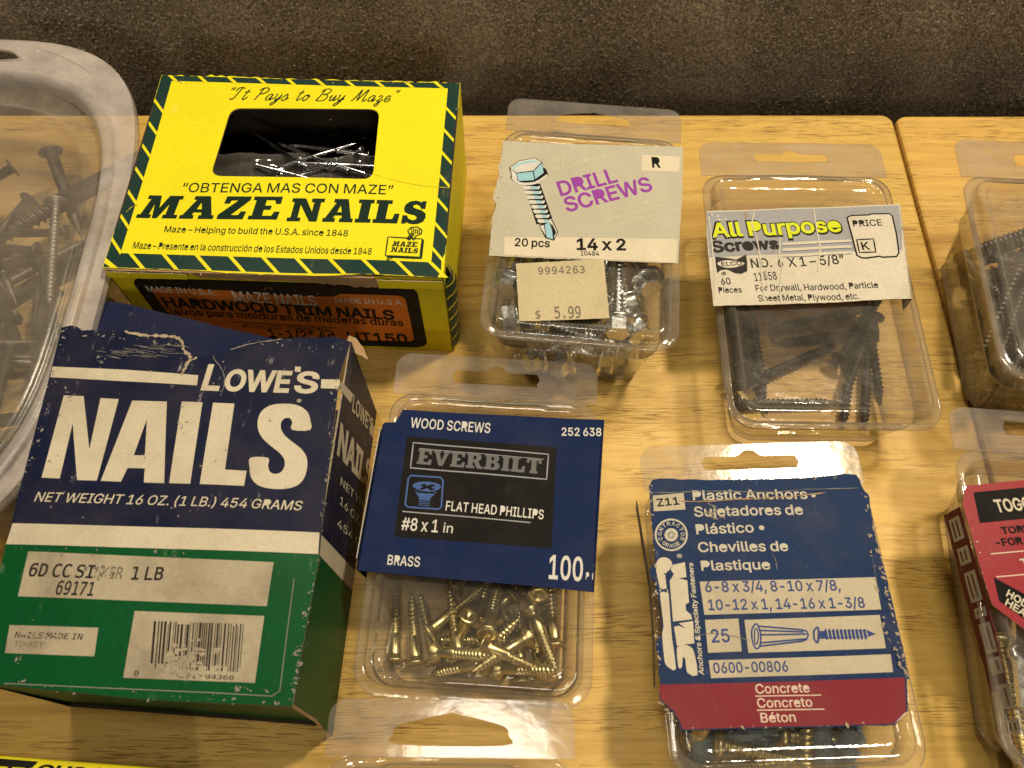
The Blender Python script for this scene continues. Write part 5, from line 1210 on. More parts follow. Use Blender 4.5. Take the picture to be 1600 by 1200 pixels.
# drawing of a hex washer head drill screw
ink.pol(Zd(smooth([(190, 300), (260, 345), (380, 340), (470, 285), (478, 255), (440, 210), (300, 230), (205, 270)], 3, True)), BLK, 2)
ink.pol(Zd(smooth([(200, 305), (262, 350), (378, 345), (465, 290), (468, 268), (380, 325), (262, 330), (208, 285)], 3, True)), WHITE, 3)
ink.pol(Zd([(178, 215), (255, 160), (380, 135), (435, 170), (452, 260), (375, 318), (250, 328), (195, 285)]), BLK, 2.5)
ink.pol(Zd([(184, 218), (258, 164), (378, 140), (430, 172), (365, 238), (235, 255)]), WHITE, 3.5)
ink.pol(Zd(smooth([(205, 215), (265, 178), (370, 158), (405, 180), (360, 215), (240, 240)], 4, True)), SKYBLUE, 4)
ink.pol(Zd(smooth([(215, 222), (280, 190), (375, 172), (398, 186), (355, 218), (245, 238)], 4, True)), WHITE, 4.5)
ink.pol(Zd([(238, 262), (362, 246), (374, 312), (250, 322)]), SKYBLUE, 3.5)
ink.pol(Zd([(370, 242), (434, 180), (447, 255), (382, 305)]), SKYBLUE, 3.5)
ink.pol(Zd([(188, 226), (232, 260), (244, 318), (200, 282)]), WHITE, 3.5)
ink.pol(Zd([(290, 345), (420, 340), (515, 610), (440, 660), (390, 655)]), BLK, 2)
for k in range(8):
    x, y = 350 + k * 14.5, 378 + k * 37
    hw_ = 66 - k * 2.2
    ink.pol(Zd([(x - hw_, y), (x - hw_ - 4, y - 12), (x - hw_ + 6, y - 20), (x + hw_ - 14, y - 14), (x + hw_, y - 22), (x + hw_ + 4, y - 8), (x + hw_ - 6, y + 6), (x - hw_ + 12, y + 10)]), WHITE, 3)
    ink.pol(Zd([(x - 4, y - 14), (x + hw_ - 14, y - 13), (x + hw_ - 22, y + 5), (x - 2, y + 6)]), SKYBLUE, 3.6)
ink.pol(Zd([(412, 668), (515, 618), (560, 715), (530, 785), (460, 765)]), BLK, 2.2)
ink.pol(Zd([(455, 660), (488, 640), (512, 700), (520, 775), (470, 758)]), SKYBLUE, 3.4)
ink.pol(Zd([(495, 640), (510, 628), (552, 715), (532, 770), (520, 700)]), WHITE, 3.4)
ink.pol(Zd([(418, 672), (448, 662), (462, 745)]), WHITE, 3.4)
ink.pol(Zd([(505, 660), (512, 655), (545, 720), (530, 750)]), BLK, 4)
for a, b, n in (((786, 225), (766, 398), 30), ((766, 401), (1056, 413), 24), ((790, 224), (1060, 232), 18)):
    ink.scuffs(a, b, n, .035, KRAFTLIGHT, 2)
ink.done(lab)
ps, sp2 = label_part(dr, top_shift(top, 0.036), [(806, 413), (943, 406), (948, 455), (952, 498), (811, 504)], STICK, 'price_sticker', 0.004, 0.02)
ink = Ink(sp2)
ink.txt('9994263', (841, 429.5), (914, 427.5), 11, STAMP, 8, 0, MONO, track=60)
ink.txt('$', (837, 499), (845, 498.7), 13, STAMP, 4, 0, MONO)
ink.txt('5.99', (867, 498.5), (908, 497.3), 18, STAMP, 8, 0, MONO)
for k in range(14):
    ink.fleck(R.uniform(812, 940), R.uniform(415, 495), R.uniform(.008, .02), STAMP, 2)
ink.done(ps)

# ---- all purpose screws
ap, pan, top, w, L, dv = clamshell('screw_pack', 'clear pack with torn white and grey label holding a few black drywall screws', [(1084, 229), (1379, 219), (1469, 660), (1148, 678)], 3.1, 1.75, 0.03, (0.45, 0.25, 0.4),
                                 hole=('euro', 1.55, 0.21), holeoff=0.55, mat=FILMY)
ALLP = (pan, w, L, dv)
out = [(1103, 332), (1250, 327), (1404, 321), (1410, 370), (1416, 420), (1422, 468), (1300, 473), (1200, 477), (1114, 480), (1108, 420), (1104, 370)]
lab, lp2 = label_part(ap, top, out, LABEL, amp=0.006, crinkle=0.035, cfreq=0.35, wraps=[((1422, 468), (1404, 321), 0.9, 0.0)], edge=KRAFTLIGHT)
ink = Ink(lp2)
ink.pol([(1103.5, 333), (1250, 328), (1403.5, 322), (1408, 358), (1409, 391), (1250, 397), (1108, 403)], SILVER)
ink.txt('All Purpose', (1111, 373.5), (1318, 363.5), 24, BLK, 44, layer=2)
ink.txt('All Purpose', (1113.5, 371.5), (1315.5, 361.8), 21, LIME, 22, layer=3)
ink.txt('Screws', (1113, 395), (1218.5, 389), 17, BLKWORN, 34, layer=3)
for k in range(3):
    y = 379.5 + 9.3 * k
    ink.pol([(1222, y), (1330, y - 4.8), (1330, y - 1.0), (1222, y + 4)], LABEL, 2)
    ink.pol([(1222, y + 4.2), (1330, y - .8), (1330, y + .3), (1222, y + 5.2)], GREYINK, 2)
ink.pol([(1108, 404), (1250, 398), (1409, 392), (1410, 395), (1250, 401), (1108, 407)], LABEL, 2)
ink.pol([(1117, 402), (1135, 404), (1150, 407), (1165, 399), (1167, 412), (1167, 425), (1158, 429), (1148, 428), (1136, 422), (1126, 423), (1120, 428), (1118, 414)], BLKWORN, 3)
ink.pol(smooth([(1120, 413), (1132, 408), (1148, 409), (1163, 413), (1148, 419), (1132, 419)], 3, True), LABEL, 4)
ink.txt('ELCO', (1127, 416.5), (1159, 415.5), 6, BLKWORN, 14, layer=5)
ink.txt('®', (1128, 433), (1135, 432.6), 7, BLKWORN, 2)
ink.txt('NO.', (1174, 420), (1206, 418.7), 14, BLKWORN, 8)
ink.txt('6', (1216, 418.5), (1224, 418), 14, BLKWORN, 8)
ink.txt('X 1 – 5/8”', (1232, 417.7), (1320, 413.3), 14, BLKWORN, 8)
ink.txt('60', (1127, 446), (1142, 445), 10, BLKWORN, 12)
ink.txt('Pieces', (1123, 459), (1159, 458), 9, BLKWORN, 6)
ink.txt('11658', (1179, 440), (1214, 438), 12, BLKWORN, 5)
ink.txt('For Drywall, Hardwood, Particle', (1181, 456), (1372, 451), 9.5, BLKWORN, 6)
ink.txt('Sheet Metal, Plywood, etc.', (1185, 471.5), (1343, 467.7), 9.5, BLKWORN, 6)
q = [(1323, 341), (1329, 338), (1356, 337.5), (1360, 336), (1388, 335.5), (1393, 339), (1399, 365), (1403.5, 396), (1400, 402), (1378, 403), (1374, 401.5), (1352, 404.5), (1345, 404), (1338, 400), (1331, 370)]
ink.pol(q, LABEL, 4)
ink.path(q, 0.06, BLK, 5, True)
ink.txt('PRICE', (1333, 355), (1378, 354), 9.5, BLK, 10, layer=5)
ink.path([(1338, 375.5), (1364, 374.5), (1367.5, 395), (1342, 396)], 0.06, BLK, 5, True)
ink.txt('K', (1347, 391.5), (1359, 391), 12, BLK, 16, layer=5)
for xs, ys in (([1178, 1174, 1182, 1188, 1190, 1194], [332, 350, 372, 410, 440, 470]), ([1219, 1217, 1221, 1218, 1220], [372, 400, 420, 450, 474]), ([1270, 1274, 1278, 1281, 1277], [326, 350, 372, 390, 425]), ([1107, 1112, 1116, 1116], [340, 380, 430, 470])):
    ink.path(list(zip(xs, ys)), 0.05, LABEL, 6)
ink.path([(1164, 333), (1166, 338), (1165, 344)], 0.07, KRAFT, 6)
for k in range(14):
    ink.fleck(1190 + R.gauss(0, 5), 425 + R.gauss(0, 14), R.uniform(.02, .07), KRAFTLIGHT if k % 3 else LABEL, 6)
ink.scuffs((1106, 334), (1135, 350), 24, .06, LABEL, 4, 6)
ink.scuffs((1110, 372), (1135, 368), 14, .06, SILVER, 3, 6)
ink.scuffs((1405, 322), (1420, 465), 20, .05, KRAFTLIGHT, 2, 6)
ink.done(lab)

# ---- brass wood screws
ws, pan, top, w, L, dv = clamshell('screw_pack', 'clear pack of brass wood screws with blue and black label beside the navy box', [(616, 549), (941, 570), (917, 1108), (553, 1088)], 2.75, 1.65, 0.03, (0.4, 0.3, 0.4),
                                 hole=('euro', 1.6, 0.26), holeoff=0.48, tray_mat=DUSTY)
WOODS = (pan, w, L, dv)
out = [(630, 641), (883, 655), (941, 658), (936, 760), (925, 926), (860, 919), (700, 905), (560, 892), (578, 790), (601, 662), (619, 661), (625, 650)]
lab, lp2 = label_part(ws, top, out, BLUE, amp=0.0, thick=0.03, wraps=[((601, 664), (560, 890), 1.3, 0.15), ((925, 926), (941, 658), 0.25, 0.02)], edge=BLUE)
ink = Ink(lp2)
ink.pol([(636, 682), (870, 699), (862, 857.5), (616, 839)], DKBLK)
ink.txt('WOOD SCREWS', (641, 668), (765.6, 677), 15, WHITE, 12, track=14)
ink.txt('252 638', (877.5, 681), (939.5, 682.5), 12, WHITE, 14)
ink.path([(646, 692), (857, 710), (854, 749), (641.6, 731.4)], 0.045, SILVER, 2, True)
ink.txt('EVERBILT', (651, 725), (845, 741), 24, GREYINK, 0, 0.0, SLABF, 2)
ink.path([(656, 701), (850, 718)], 0.02, SILVER, 3)
ic = lambda pts: [(600 + x / 4.137, 640 + y / 4.137) for x, y in pts]
ink.path(ic([(175, 428), (365, 440), (382, 460), (372, 630), (355, 646), (155, 632), (138, 615), (158, 445)]), 0.06, BLUEINK, 2, True)
ink.pol(ic(smooth([(185, 490), (225, 470), (290, 468), (350, 482), (368, 505), (330, 528), (270, 532), (210, 515)], 3, True)), BLUEINK, 2)
ink.pol(ic([(230, 490), (262, 482), (280, 495), (310, 484), (335, 492), (305, 505), (335, 520), (300, 524), (280, 510), (250, 520), (225, 512), (258, 502)]), DKBLK, 3)
ink.pol(ic([(198, 525), (270, 545), (345, 535), (300, 575), (295, 630), (222, 622), (228, 570)]), BLUEINK, 2)
for k in range(4):
    ink.line(*ic([(222, 588 + 12 * k), (300, 594 + 12 * k)]), 0.035, DKBLK, 3)
ink.line(*ic([(205, 535), (340, 545)]), 0.03, DKBLK, 3)
ink.txt('FLAT HEAD PHILLIPS', (696, 798), (849, 811.6), 14.5, WHITE, 12, track=14)
ink.line((629, 799.5), (829, 817), 0.04, SILVER, 2)
ink.txt('#8 x 1', (626.6, 828), (684, 832.5), 19, WHITE, 12)
ink.txt('in', (692, 832.5), (707, 834), 15, WHITE, 4)
ink.txt('BRASS', (605, 882.5), (655.6, 886), 15, WHITE, 12, track=14)
ink.txt('100', (857, 904), (910, 908), 36, WHITE, 16, track=10)
ink.txt('P', (915, 905.5), (920, 906), 11, WHITE, 4)
ink.line((925.5, 906), (926, 896), 0.03, WHITE)
ink.scuffs((941, 660), (925, 920), 10, .03, SCUFF, 1)
ink.scuffs((562, 893), (920, 925), 8, .02, SCUFF, 1.5)
ink.done(lab)
# white bar code edge folded down the left side
g = G()
A, B = lp2.P(*lp2.uv(600, 668)), lp2.P(*lp2.uv(563, 872))
sd = (B - A).normalized().cross(Vector((0, 0, 1)))
if sd.x > 0: sd = -sd
bp_ = Panel((A + B) / 2 + sd * 0.14 - Vector((0, 0, .1)), (B - A), Vector((0, 0, 1)))
hl = (B - A).length / 2
g.prism([[(-hl, -1.0), (hl, -1.0), (hl, 0), (-hl, 0)]], bp_, -0.01, 0.01, WHITE)
x = -hl * .55
while x < hl - .1:
    bw = R.choice((.03, .05, .08))
    for w_ in (-0.014, 0.014):
        g.add([bp_.P(a, b, w_) for a, b in ((x, -.95), (x + bw, -.95), (x + bw, -.12), (x, -.12))], [(0, 1, 2, 3)], BLK)
    x += bw + R.choice((.03, .05, .07))
obj('bar_code_fold', g, ws)

# ---- plastic anchors
pa, pan, top, w, L, dv = clamshell('anchor_pack', 'clear pack of plastic wall anchors and screws with battered royal blue and maroon label', [(997, 697), (1337, 690), (1458, 1215), (1052, 1222)], 3.0, 1.55, 0.03, (0.35, 0.3, 0.4),
                                 hole=('euro', 1.7, 0.24), holeoff=0.55)
ANCH = (pan, w, L, dv)
out = [(1013, 762), (1018, 752), (1030, 749), (1100, 751), (1200, 749), (1270, 746), (1323, 742), (1336, 744), (1342, 753), (1353, 789), (1360, 850), (1367, 920), (1372, 960), (1387, 1000), (1398, 1040), (1414, 1058), (1416, 1112),
       (1405, 1124), (1396, 1133), (1280, 1136), (1160, 1139), (1064, 1142), (1060, 1128), (1050, 1112), (1040, 1102), (1030, 1094), (1031, 1069), (1026, 1020), (1024, 1004), (1034, 992), (1033, 960), (1024, 912), (1017, 904), (1014, 890), (1024, 878), (1018, 820)]
lab, lp2 = label_part(pa, top, out, RBLUE, amp=0.010, edge=SCUFF, crinkle=0.03, cfreq=0.3)
ink = Ink(lp2)
ink.pol([(1030, 1070), (1200, 1066), (1412, 1059), (1414, 1111), (1403, 1122), (1394, 1131), (1160, 1137), (1066, 1140), (1062, 1128), (1052, 1111), (1032, 1093)], MAROON)
ink.pol([(1396, 1131), (1413, 1113), (1416, 1113), (1405, 1124)], PINKISH, 2)
ink.txt('Plastic Anchors', (1082.6, 782), (1262, 779.5), 14.5, BEIGETXT, 14)
ink.txt('•', (1268, 780), (1275, 780), 14.5, BEIGETXT, 4)
ink.txt('Sujetadores de', (1085, 807.5), (1255, 804), 15, BEIGETXT, 14)
ink.txt('Plástico', (1088, 835), (1178, 832), 15, BEIGETXT, 14)
ink.txt('•', (1186, 831), (1194.6, 831), 15, BEIGETXT, 14)
ink.txt('Chevilles de', (1091, 863), (1232, 860.6), 15, BEIGETXT, 14)
ink.txt('Plastique', (1095.7, 892), (1204, 889.6), 15, BEIGETXT, 14)
Za = lambda pts: [(980 + x / 2.1435, 640 + y / 2.1435) for x, y in pts]
ink.pol(Za([(242, 577), (830, 562), (850, 670), (258, 688)]), BEIGE)
ink.pol(Za([(260, 705), (372, 700), (383, 810), (270, 815)]), BEIGE)
ink.pol(Za([(392, 705), (845, 688), (865, 800), (405, 815)]), BEIGE)
ink.pol(Za([(272, 840), (880, 820), (888, 880), (280, 900)]), BEIGE)
ink.pol(Za([(85, 290), (188, 280), (195, 335), (88, 342)]), BEIGE)
ink.txt('6-8 x 3/4, 8-10 x 7/8,', (1102, 925.5), (1313.6, 922.5), 16, RBLUEINK, 13)
ink.txt('10-12 x 1, 14-16 x 1-3/8', (1107, 953.5), (1352, 949.5), 16, RBLUEINK, 13)
ink.txt('25', (1112, 1004), (1141, 1003), 20, RBLUEINK, 14)
ink.txt('0600-00806', (1115, 1052), (1232, 1049), 16, RBLUEINK, 13)
ink.txt('Concrete', (1180.6, 1084), (1265.5, 1081.5), 14.5, PINKISH, 12)
ink.line((1179.5, 1088), (1283, 1086), 0.035, PINKISH)
ink.txt('Concreto', (1183, 1106), (1270, 1104), 14.5, PINKISH, 12)
ink.line((1181.5, 1110), (1288, 1108), 0.035, PINKISH)
ink.txt('Béton', (1188.5, 1129), (1243.6, 1127.5), 14.5, PINKISH, 12)
ink.txt('Z11', (1027, 792), (1061.6, 788.5), 11.5, BLK, 18)
C0 = (1048.6, 836)
def ell(r, n=28):
    return [(C0[0] + r * math.cos(2 * math.pi * k / n), C0[1] + r * 0.98 * math.sin(2 * math.pi * k / n)) for k in range(n)]
ink.path(ell(24.5), 0.06, BEIGETXT, 2, True)
ink.pol(ell(10.5), BEIGETXT, 2)
for k in range(5):
    a_ = math.radians(-90 + 72 * k)
    pc = lambda r, t: (C0[0] + r * math.cos(t), C0[1] + r * math.sin(t))
    ink.pol([pc(9.5, a_), pc(4.0, a_ + .628), pc(2.0, a_), pc(4.0, a_ - .628)], RBLUE, 3)
    ink.line(pc(2, a_), pc(9, a_), 0.03, BEIGETXT, 4)
def ringtext(text, a0, a1, r, flip):
    n_ = len(text)
    for i, ch in enumerate(text):
        t = math.radians(a0 + (a1 - a0) * i / (n_ - 1))
        c_ = Vector((C0[0] + r * math.cos(t), C0[1] + r * math.sin(t)))
        tg = Vector((-math.sin(t), math.cos(t))) * (1 if not flip else -1)
        ra = Vector((math.cos(t), math.sin(t))) * (1 if not flip else -1)
        p = c_ - tg * 2.6 - ra * 2.4
        q_ = c_ + tg * 2.6 - ra * 2.4
        A_, B_ = Vector(ink.p.uv(*p)), Vector(ink.p.uv(*q_))
        adv, cs = SANS[ch]
        d_ = (B_ - A_).normalized()
        n2 = Vector((-d_.y, d_.x))
        xs = [x_ for qq in cs for x_, y_ in qq]
        kx = (B_ - A_).length / max(300, (max(xs) - min(xs) + 40))
        ink.uvpoly([[tuple(A_ + d_ * ((x_ - min(xs)) * kx) + n2 * (y_ * 0.125 / 509)) for x_, y_ in offset(qq, 14)] for qq in cs], BEIGETXT, 2)
ringtext('CONTRACTOR', -200, 20, 17.5, False)
ringtext('GRADE', 130, 50, 17.5, True)
Zs = lambda pts: [(980 + x / 4.2857, 860 + y / 4.2857) for x, y in pts]
ink.pol(Zs(smooth([(192, 92), (215, 55), (250, 47), (285, 62), (303, 100), (275, 140), (258, 190), (264, 250), (277, 290), (290, 480), (300, 600), (325, 795), (282, 790), (258, 768), (246, 725), (232, 560), (243, 505), (222, 330), (215, 240), (196, 150)], 2, True)), CREAM, 2)
ink.pol(Zs([(306, 98), (385, 80), (396, 180), (345, 188), (401, 203), (413, 350), (390, 362), (392, 402), (426, 432), (434, 462), (306, 478), (284, 205), (312, 160), (290, 130)]), CREAM, 2)
ink.pol(Zs([(312, 512), (348, 506), (392, 526), (345, 488), (440, 474), (448, 625), (385, 630), (332, 642)]), CREAM, 2)
ink.pol(Zs(smooth([(330, 665), (345, 642), (380, 632), (425, 648), (448, 690), (470, 836), (400, 820), (388, 730), (370, 718), (365, 780), (341, 785)], 2, True)), CREAM, 2)
st = []
for k in range(10):
    rr_ = 30 if k % 2 == 0 else 13
    t = math.radians(-90 + 36 * k)
    st.append((270 + rr_ * math.cos(t), 165 + rr_ * math.sin(t)))
ink.pol(Zs(st), RBLUE, 3.5)
ink.pol(Zs([(215, 250), (240, 262), (272, 252), (262, 270), (275, 285), (240, 276), (216, 284), (228, 268)]), RBLUE, 3.5)
ink.txt('Anchors & Specialty Fasteners', (1099.5, 1055), (1082, 880), 7.5, BEIGETXT, 22, 0.12)
ink.txt('®', (1058, 874), (1066, 873.6), 8, BEIGETXT, 4)
# line drawings: ribbed anchor and screw
zz = lambda pts: [(980 + x / 2.1435, 640 + y / 2.1435) for x, y in pts]
LW = 0.05
ink.path(zz(smooth([(420, 730), (432, 718), (442, 735), (447, 765), (442, 795), (430, 800), (420, 780), (416, 750)], 3, True)), LW, RBLUEINK, 3, True)
ink.path(zz(smooth([(426, 740), (434, 736), (439, 758), (434, 785), (427, 780)], 3, True)), 0.04, RBLUEINK, 3, True)
for a, b in (((440, 726), (585, 738)), ((445, 740), (590, 745)), ((448, 755), (600, 752)), ((446, 782), (600, 768)), ((442, 793), (585, 776))):
    ink.line(*zz([a, b]), LW, RBLUEINK, 3)
ink.path(zz([(585, 738), (600, 742), (606, 755), (600, 770), (585, 776)]), LW, RBLUEINK, 3)
ink.pol(zz(smooth([(622, 740), (630, 730), (640, 728), (645, 755), (640, 782), (630, 780), (622, 765)], 3, True)), RBLUEINK, 3)
ink.pol(zz(smooth([(628, 742), (635, 736), (636, 755), (634, 775), (628, 766)], 3, True)), BEIGE, 4)
ink.pol(zz([(645, 742), (800, 738), (832, 752), (800, 764), (645, 768)]), RBLUEINK, 3)
for k in range(11):
    x = 660 + 13 * k
    ink.pol(zz([(x, 736), (x + 6, 735), (x + 12, 770), (x + 6, 771)]), RBLUEINK, 4)
    ink.line(*zz([(x + 9, 742), (x + 14, 763)]), 0.03, BEIGE, 5)
# creases and chipped edges
ink.tear([(1014, 771), (1060, 770), (1120, 768), (1200, 770), (1260, 765), (1340, 764)], 0.022, SCUFF, 5)
ink.tear([(1060, 783), (1100, 784), (1150, 781), (1210, 778), (1290, 770)], 0.035, KRAFT, 5)
ink.tear([(1105, 787), (1118, 795), (1112, 806), (1122, 812)], 0.06, SCUFF, 5)
ink.tear([(1205, 865), (1212, 876), (1213, 890)], 0.02, SCUFF, 5)
ink.tear([(1080, 995), (1120, 990), (1170, 1000)], 0.015, SCUFF, 5)
for a, b, n in (((1016, 754), (1030, 1060), 90), ((1345, 760), (1372, 955), 26), ((1375, 965), (1414, 1058), 36), ((1030, 1095), (1062, 1140), 26), ((1030, 750), (1335, 745), 30), ((1100, 800), (1135, 812), 18), ((1066, 1139), (1395, 1132), 20)):
    ink.scuffs(a, b, n, .055, KRAFTLIGHT, 2, 6)
ink.done(lab)
g = G()                                     # torn sleeve hanging down the left side
for (a, b, c_, d_) in (((1000, 778), (1022, 905), (1028, 990), (1030, 1070)),):
    P_ = [lp2.P(*lp2.uv(*q_)) for q_ in (a, b, c_, d_)]
    for i in range(3):
        A_, B_ = P_[i], P_[i + 1]
        for k in range(5):
            p, q_ = A_.lerp(B_, k / 5), A_.lerp(B_, (k + 1) / 5)
            o1, o2 = R.uniform(-.05, .05), R.uniform(-.05, .05)
            dz = Vector((0, 0, .85))
            s_ = Vector((-.08, 0, -.45))
            g.add([p + s_, q_ + s_, q_ + s_ - dz + Vector((.1, 0, o2)), p + s_ - dz + Vector((.1, 0, o1))], [(0, 1, 2, 3)], R.choice((RBLUE, BLUEINK, BLUEINK, SCUFF)))
            g.add([p + s_, q_ + s_, q_ + s_ + Vector((.02, 0, .05 + abs(o2))), p + s_ + Vector((.02, 0, .05 + abs(o1)))], [(0, 1, 2, 3)], SCUFF)
obj('torn_sleeve', g, pa)
g = G()
lowp = Panel(top.O - top.n * 0.03, top.ex, top.ey)
q = lowp.U([(1344, 756), (1356, 772), (1366, 830), (1378, 880), (1392, 930), (1404, 985), (1414, 1030), (1420, 1062), (1404, 1060), (1380, 1010), (1362, 930), (1352, 850)])
q = jag(q, 0.02, 0.12, True)
g.prism([q if area(q) > 0 else q[::-1]], lowp, 0, 0.02, RBLUE, SCUFF)
rs = obj('torn_sleeve', g, pa)
ink = Ink(Panel(lowp.O + lowp.n * 0.02, top.ex, top.ey))
for a, b, n in (((1352, 770), (1376, 880), 34), ((1376, 880), (1404, 990), 40), ((1404, 990), (1418, 1058), 26)):
    ink.scuffs(a, b, n, .07, KRAFTLIGHT, 2.2, 2)
ink.done(rs)

# ---- pack at the upper right, cut by the frame
ur, pan, top, w, L, dv = clamshell('screw_pack', 'tall clear pack without a label, dark screws inside, beyond the gap between the boards', [(1479, 243), (1800, 207), (1900, 590), (1590, 614)], 4.6, 1.9, 0.03, (0.55, 0.4, 0.5),
                                 hole=('euro', 1.6, 0.30), holeoff=0.50, mat=DUSTY, tray_mat=DUSTY)
UPR = (pan, w, L, dv)

# ---- toggle bolts
tb, pan, top, w, L, dv = clamshell('bolt_pack', 'clear pack of toggle bolts with red and black label at the lower right', [(1477, 660), (1790, 632), (1935, 1200), (1585, 1240)], 3.4, 1.6, 0.03, (0.5, 0.3, 0.4),
                                 hole=('euro', 1.6, 0.26), holeoff=0.58, tray_mat=DUSTY)
TOGG = (pan, w, L, dv)
out = [(1506, 768), (1510, 760), (1600, 751), (1800, 733), (1850, 930), (1700, 1060), (1660, 1032), (1600, 985), (1548, 946), (1535, 905), (1527, 876), (1515, 830), (1503, 790)]
lab, lp2 = label_part(tb, top, out, RED, edge=KRAFTLIGHT)
ink = Ink(lp2)
ink.pol([(1520, 770), (1600, 762.5), (1800, 745), (1812, 792), (1600, 811.5), (1530, 817.7)], DKBLK)
ink.txt('TOGGLE BOLTS', (1556.6, 801), (1702, 789), 19, CREAM, 22)
ink.txt('TORNILLOS', (1565, 835), (1660, 827), 10.5, DKBLK, 26)
ink.txt('-FOR USE IN', (1556.6, 854), (1655, 846), 11, DKBLK, 26)
ink.line((1547, 866), (1780, 846), 0.04, PINKISH, 2)
ink.line((1555.5, 902), (1780, 882), 0.04, PINKISH, 2)
ink.txt('TORNILLO', (1596, 888), (1700, 879), 14, CREAM, 20)
ink.pol([(1551, 902.5), (1600, 929), (1680, 976), (1680, 1018), (1600, 968), (1560, 940)], DKBLK, 3)
ink.txt('HOLLOW', (1570, 931), (1636, 972), 12, CREAM, 24, layer=4)
ink.txt('HEAVY', (1568, 945), (1622, 979), 12, CREAM, 24, layer=4)
ink.scuffs((1505, 765), (1540, 920), 14, .03, PINKISH, 2)
ink.done(lab)
g = G()
A, B = lp2.P(*lp2.uv(1503, 790)), lp2.P(*lp2.uv(1548, 946))
B2 = A + (B - A) * 1.75
sd = Vector((-1, 0, 0))
s0 = Panel((A + B2) / 2 + sd * 0.04 + Vector((0, 0, -.42)), (B2 - A), Vector((0.12, 0, 1)))
s0.n = -s0.n if s0.n.x > 0 else s0.n
h_ = (B2 - A).length / 2
g.prism([jag([(-h_, -.62), (h_, -.78), (h_, 0.05), (h_ * .1, 0.25), (-h_, 0.25)], 0.012, 0.2, True)], s0, -0.015, 0.015, DKRED)
so = obj('side_label', g, tb)
g = G()
u0 = -h_ + .25
for du in (.75, .55, .95, .3, .9, .5, .7, .4):
    sgn = 1
    for w_ in (0.02, -0.02):
        g.add([s0.P(a, b, w_) for a, b in ((u0, -.45), (u0 + du, -.48), (u0 + du, .10), (u0, .12))], [(0, 1, 2, 3)], OLIVE)
        for j in range(R.choice((1, 2))):
            g.add([s0.P(a, b, w_ * 1.3) for a, b in ((u0 + .1, -.12 - .22 * j), (u0 + du - .1, -.13 - .22 * j), (u0 + du - .1, -.05 - .22 * j), (u0 + .1, -.04 - .22 * j))], [(0, 1, 2, 3)], DKRED)
    u0 += du + R.uniform(.12, .3)
obj('printing', g, so)

# ---- bottom pack, only its tab and rim in frame
bt, pan, top, w, L, dv = clamshell('screw_pack', 'clear empty pack at the bottom edge, its hang tab lapping over the brass screw pack', [(514, 1092), (899, 1093), (905, 1560), (470, 1560)], 3.3, 1.58, 0.03, (0.4, 0.3, 0.4),
                                 hole=('arch', 1.72, 0.36), holeoff=0.42, rise=0.36)

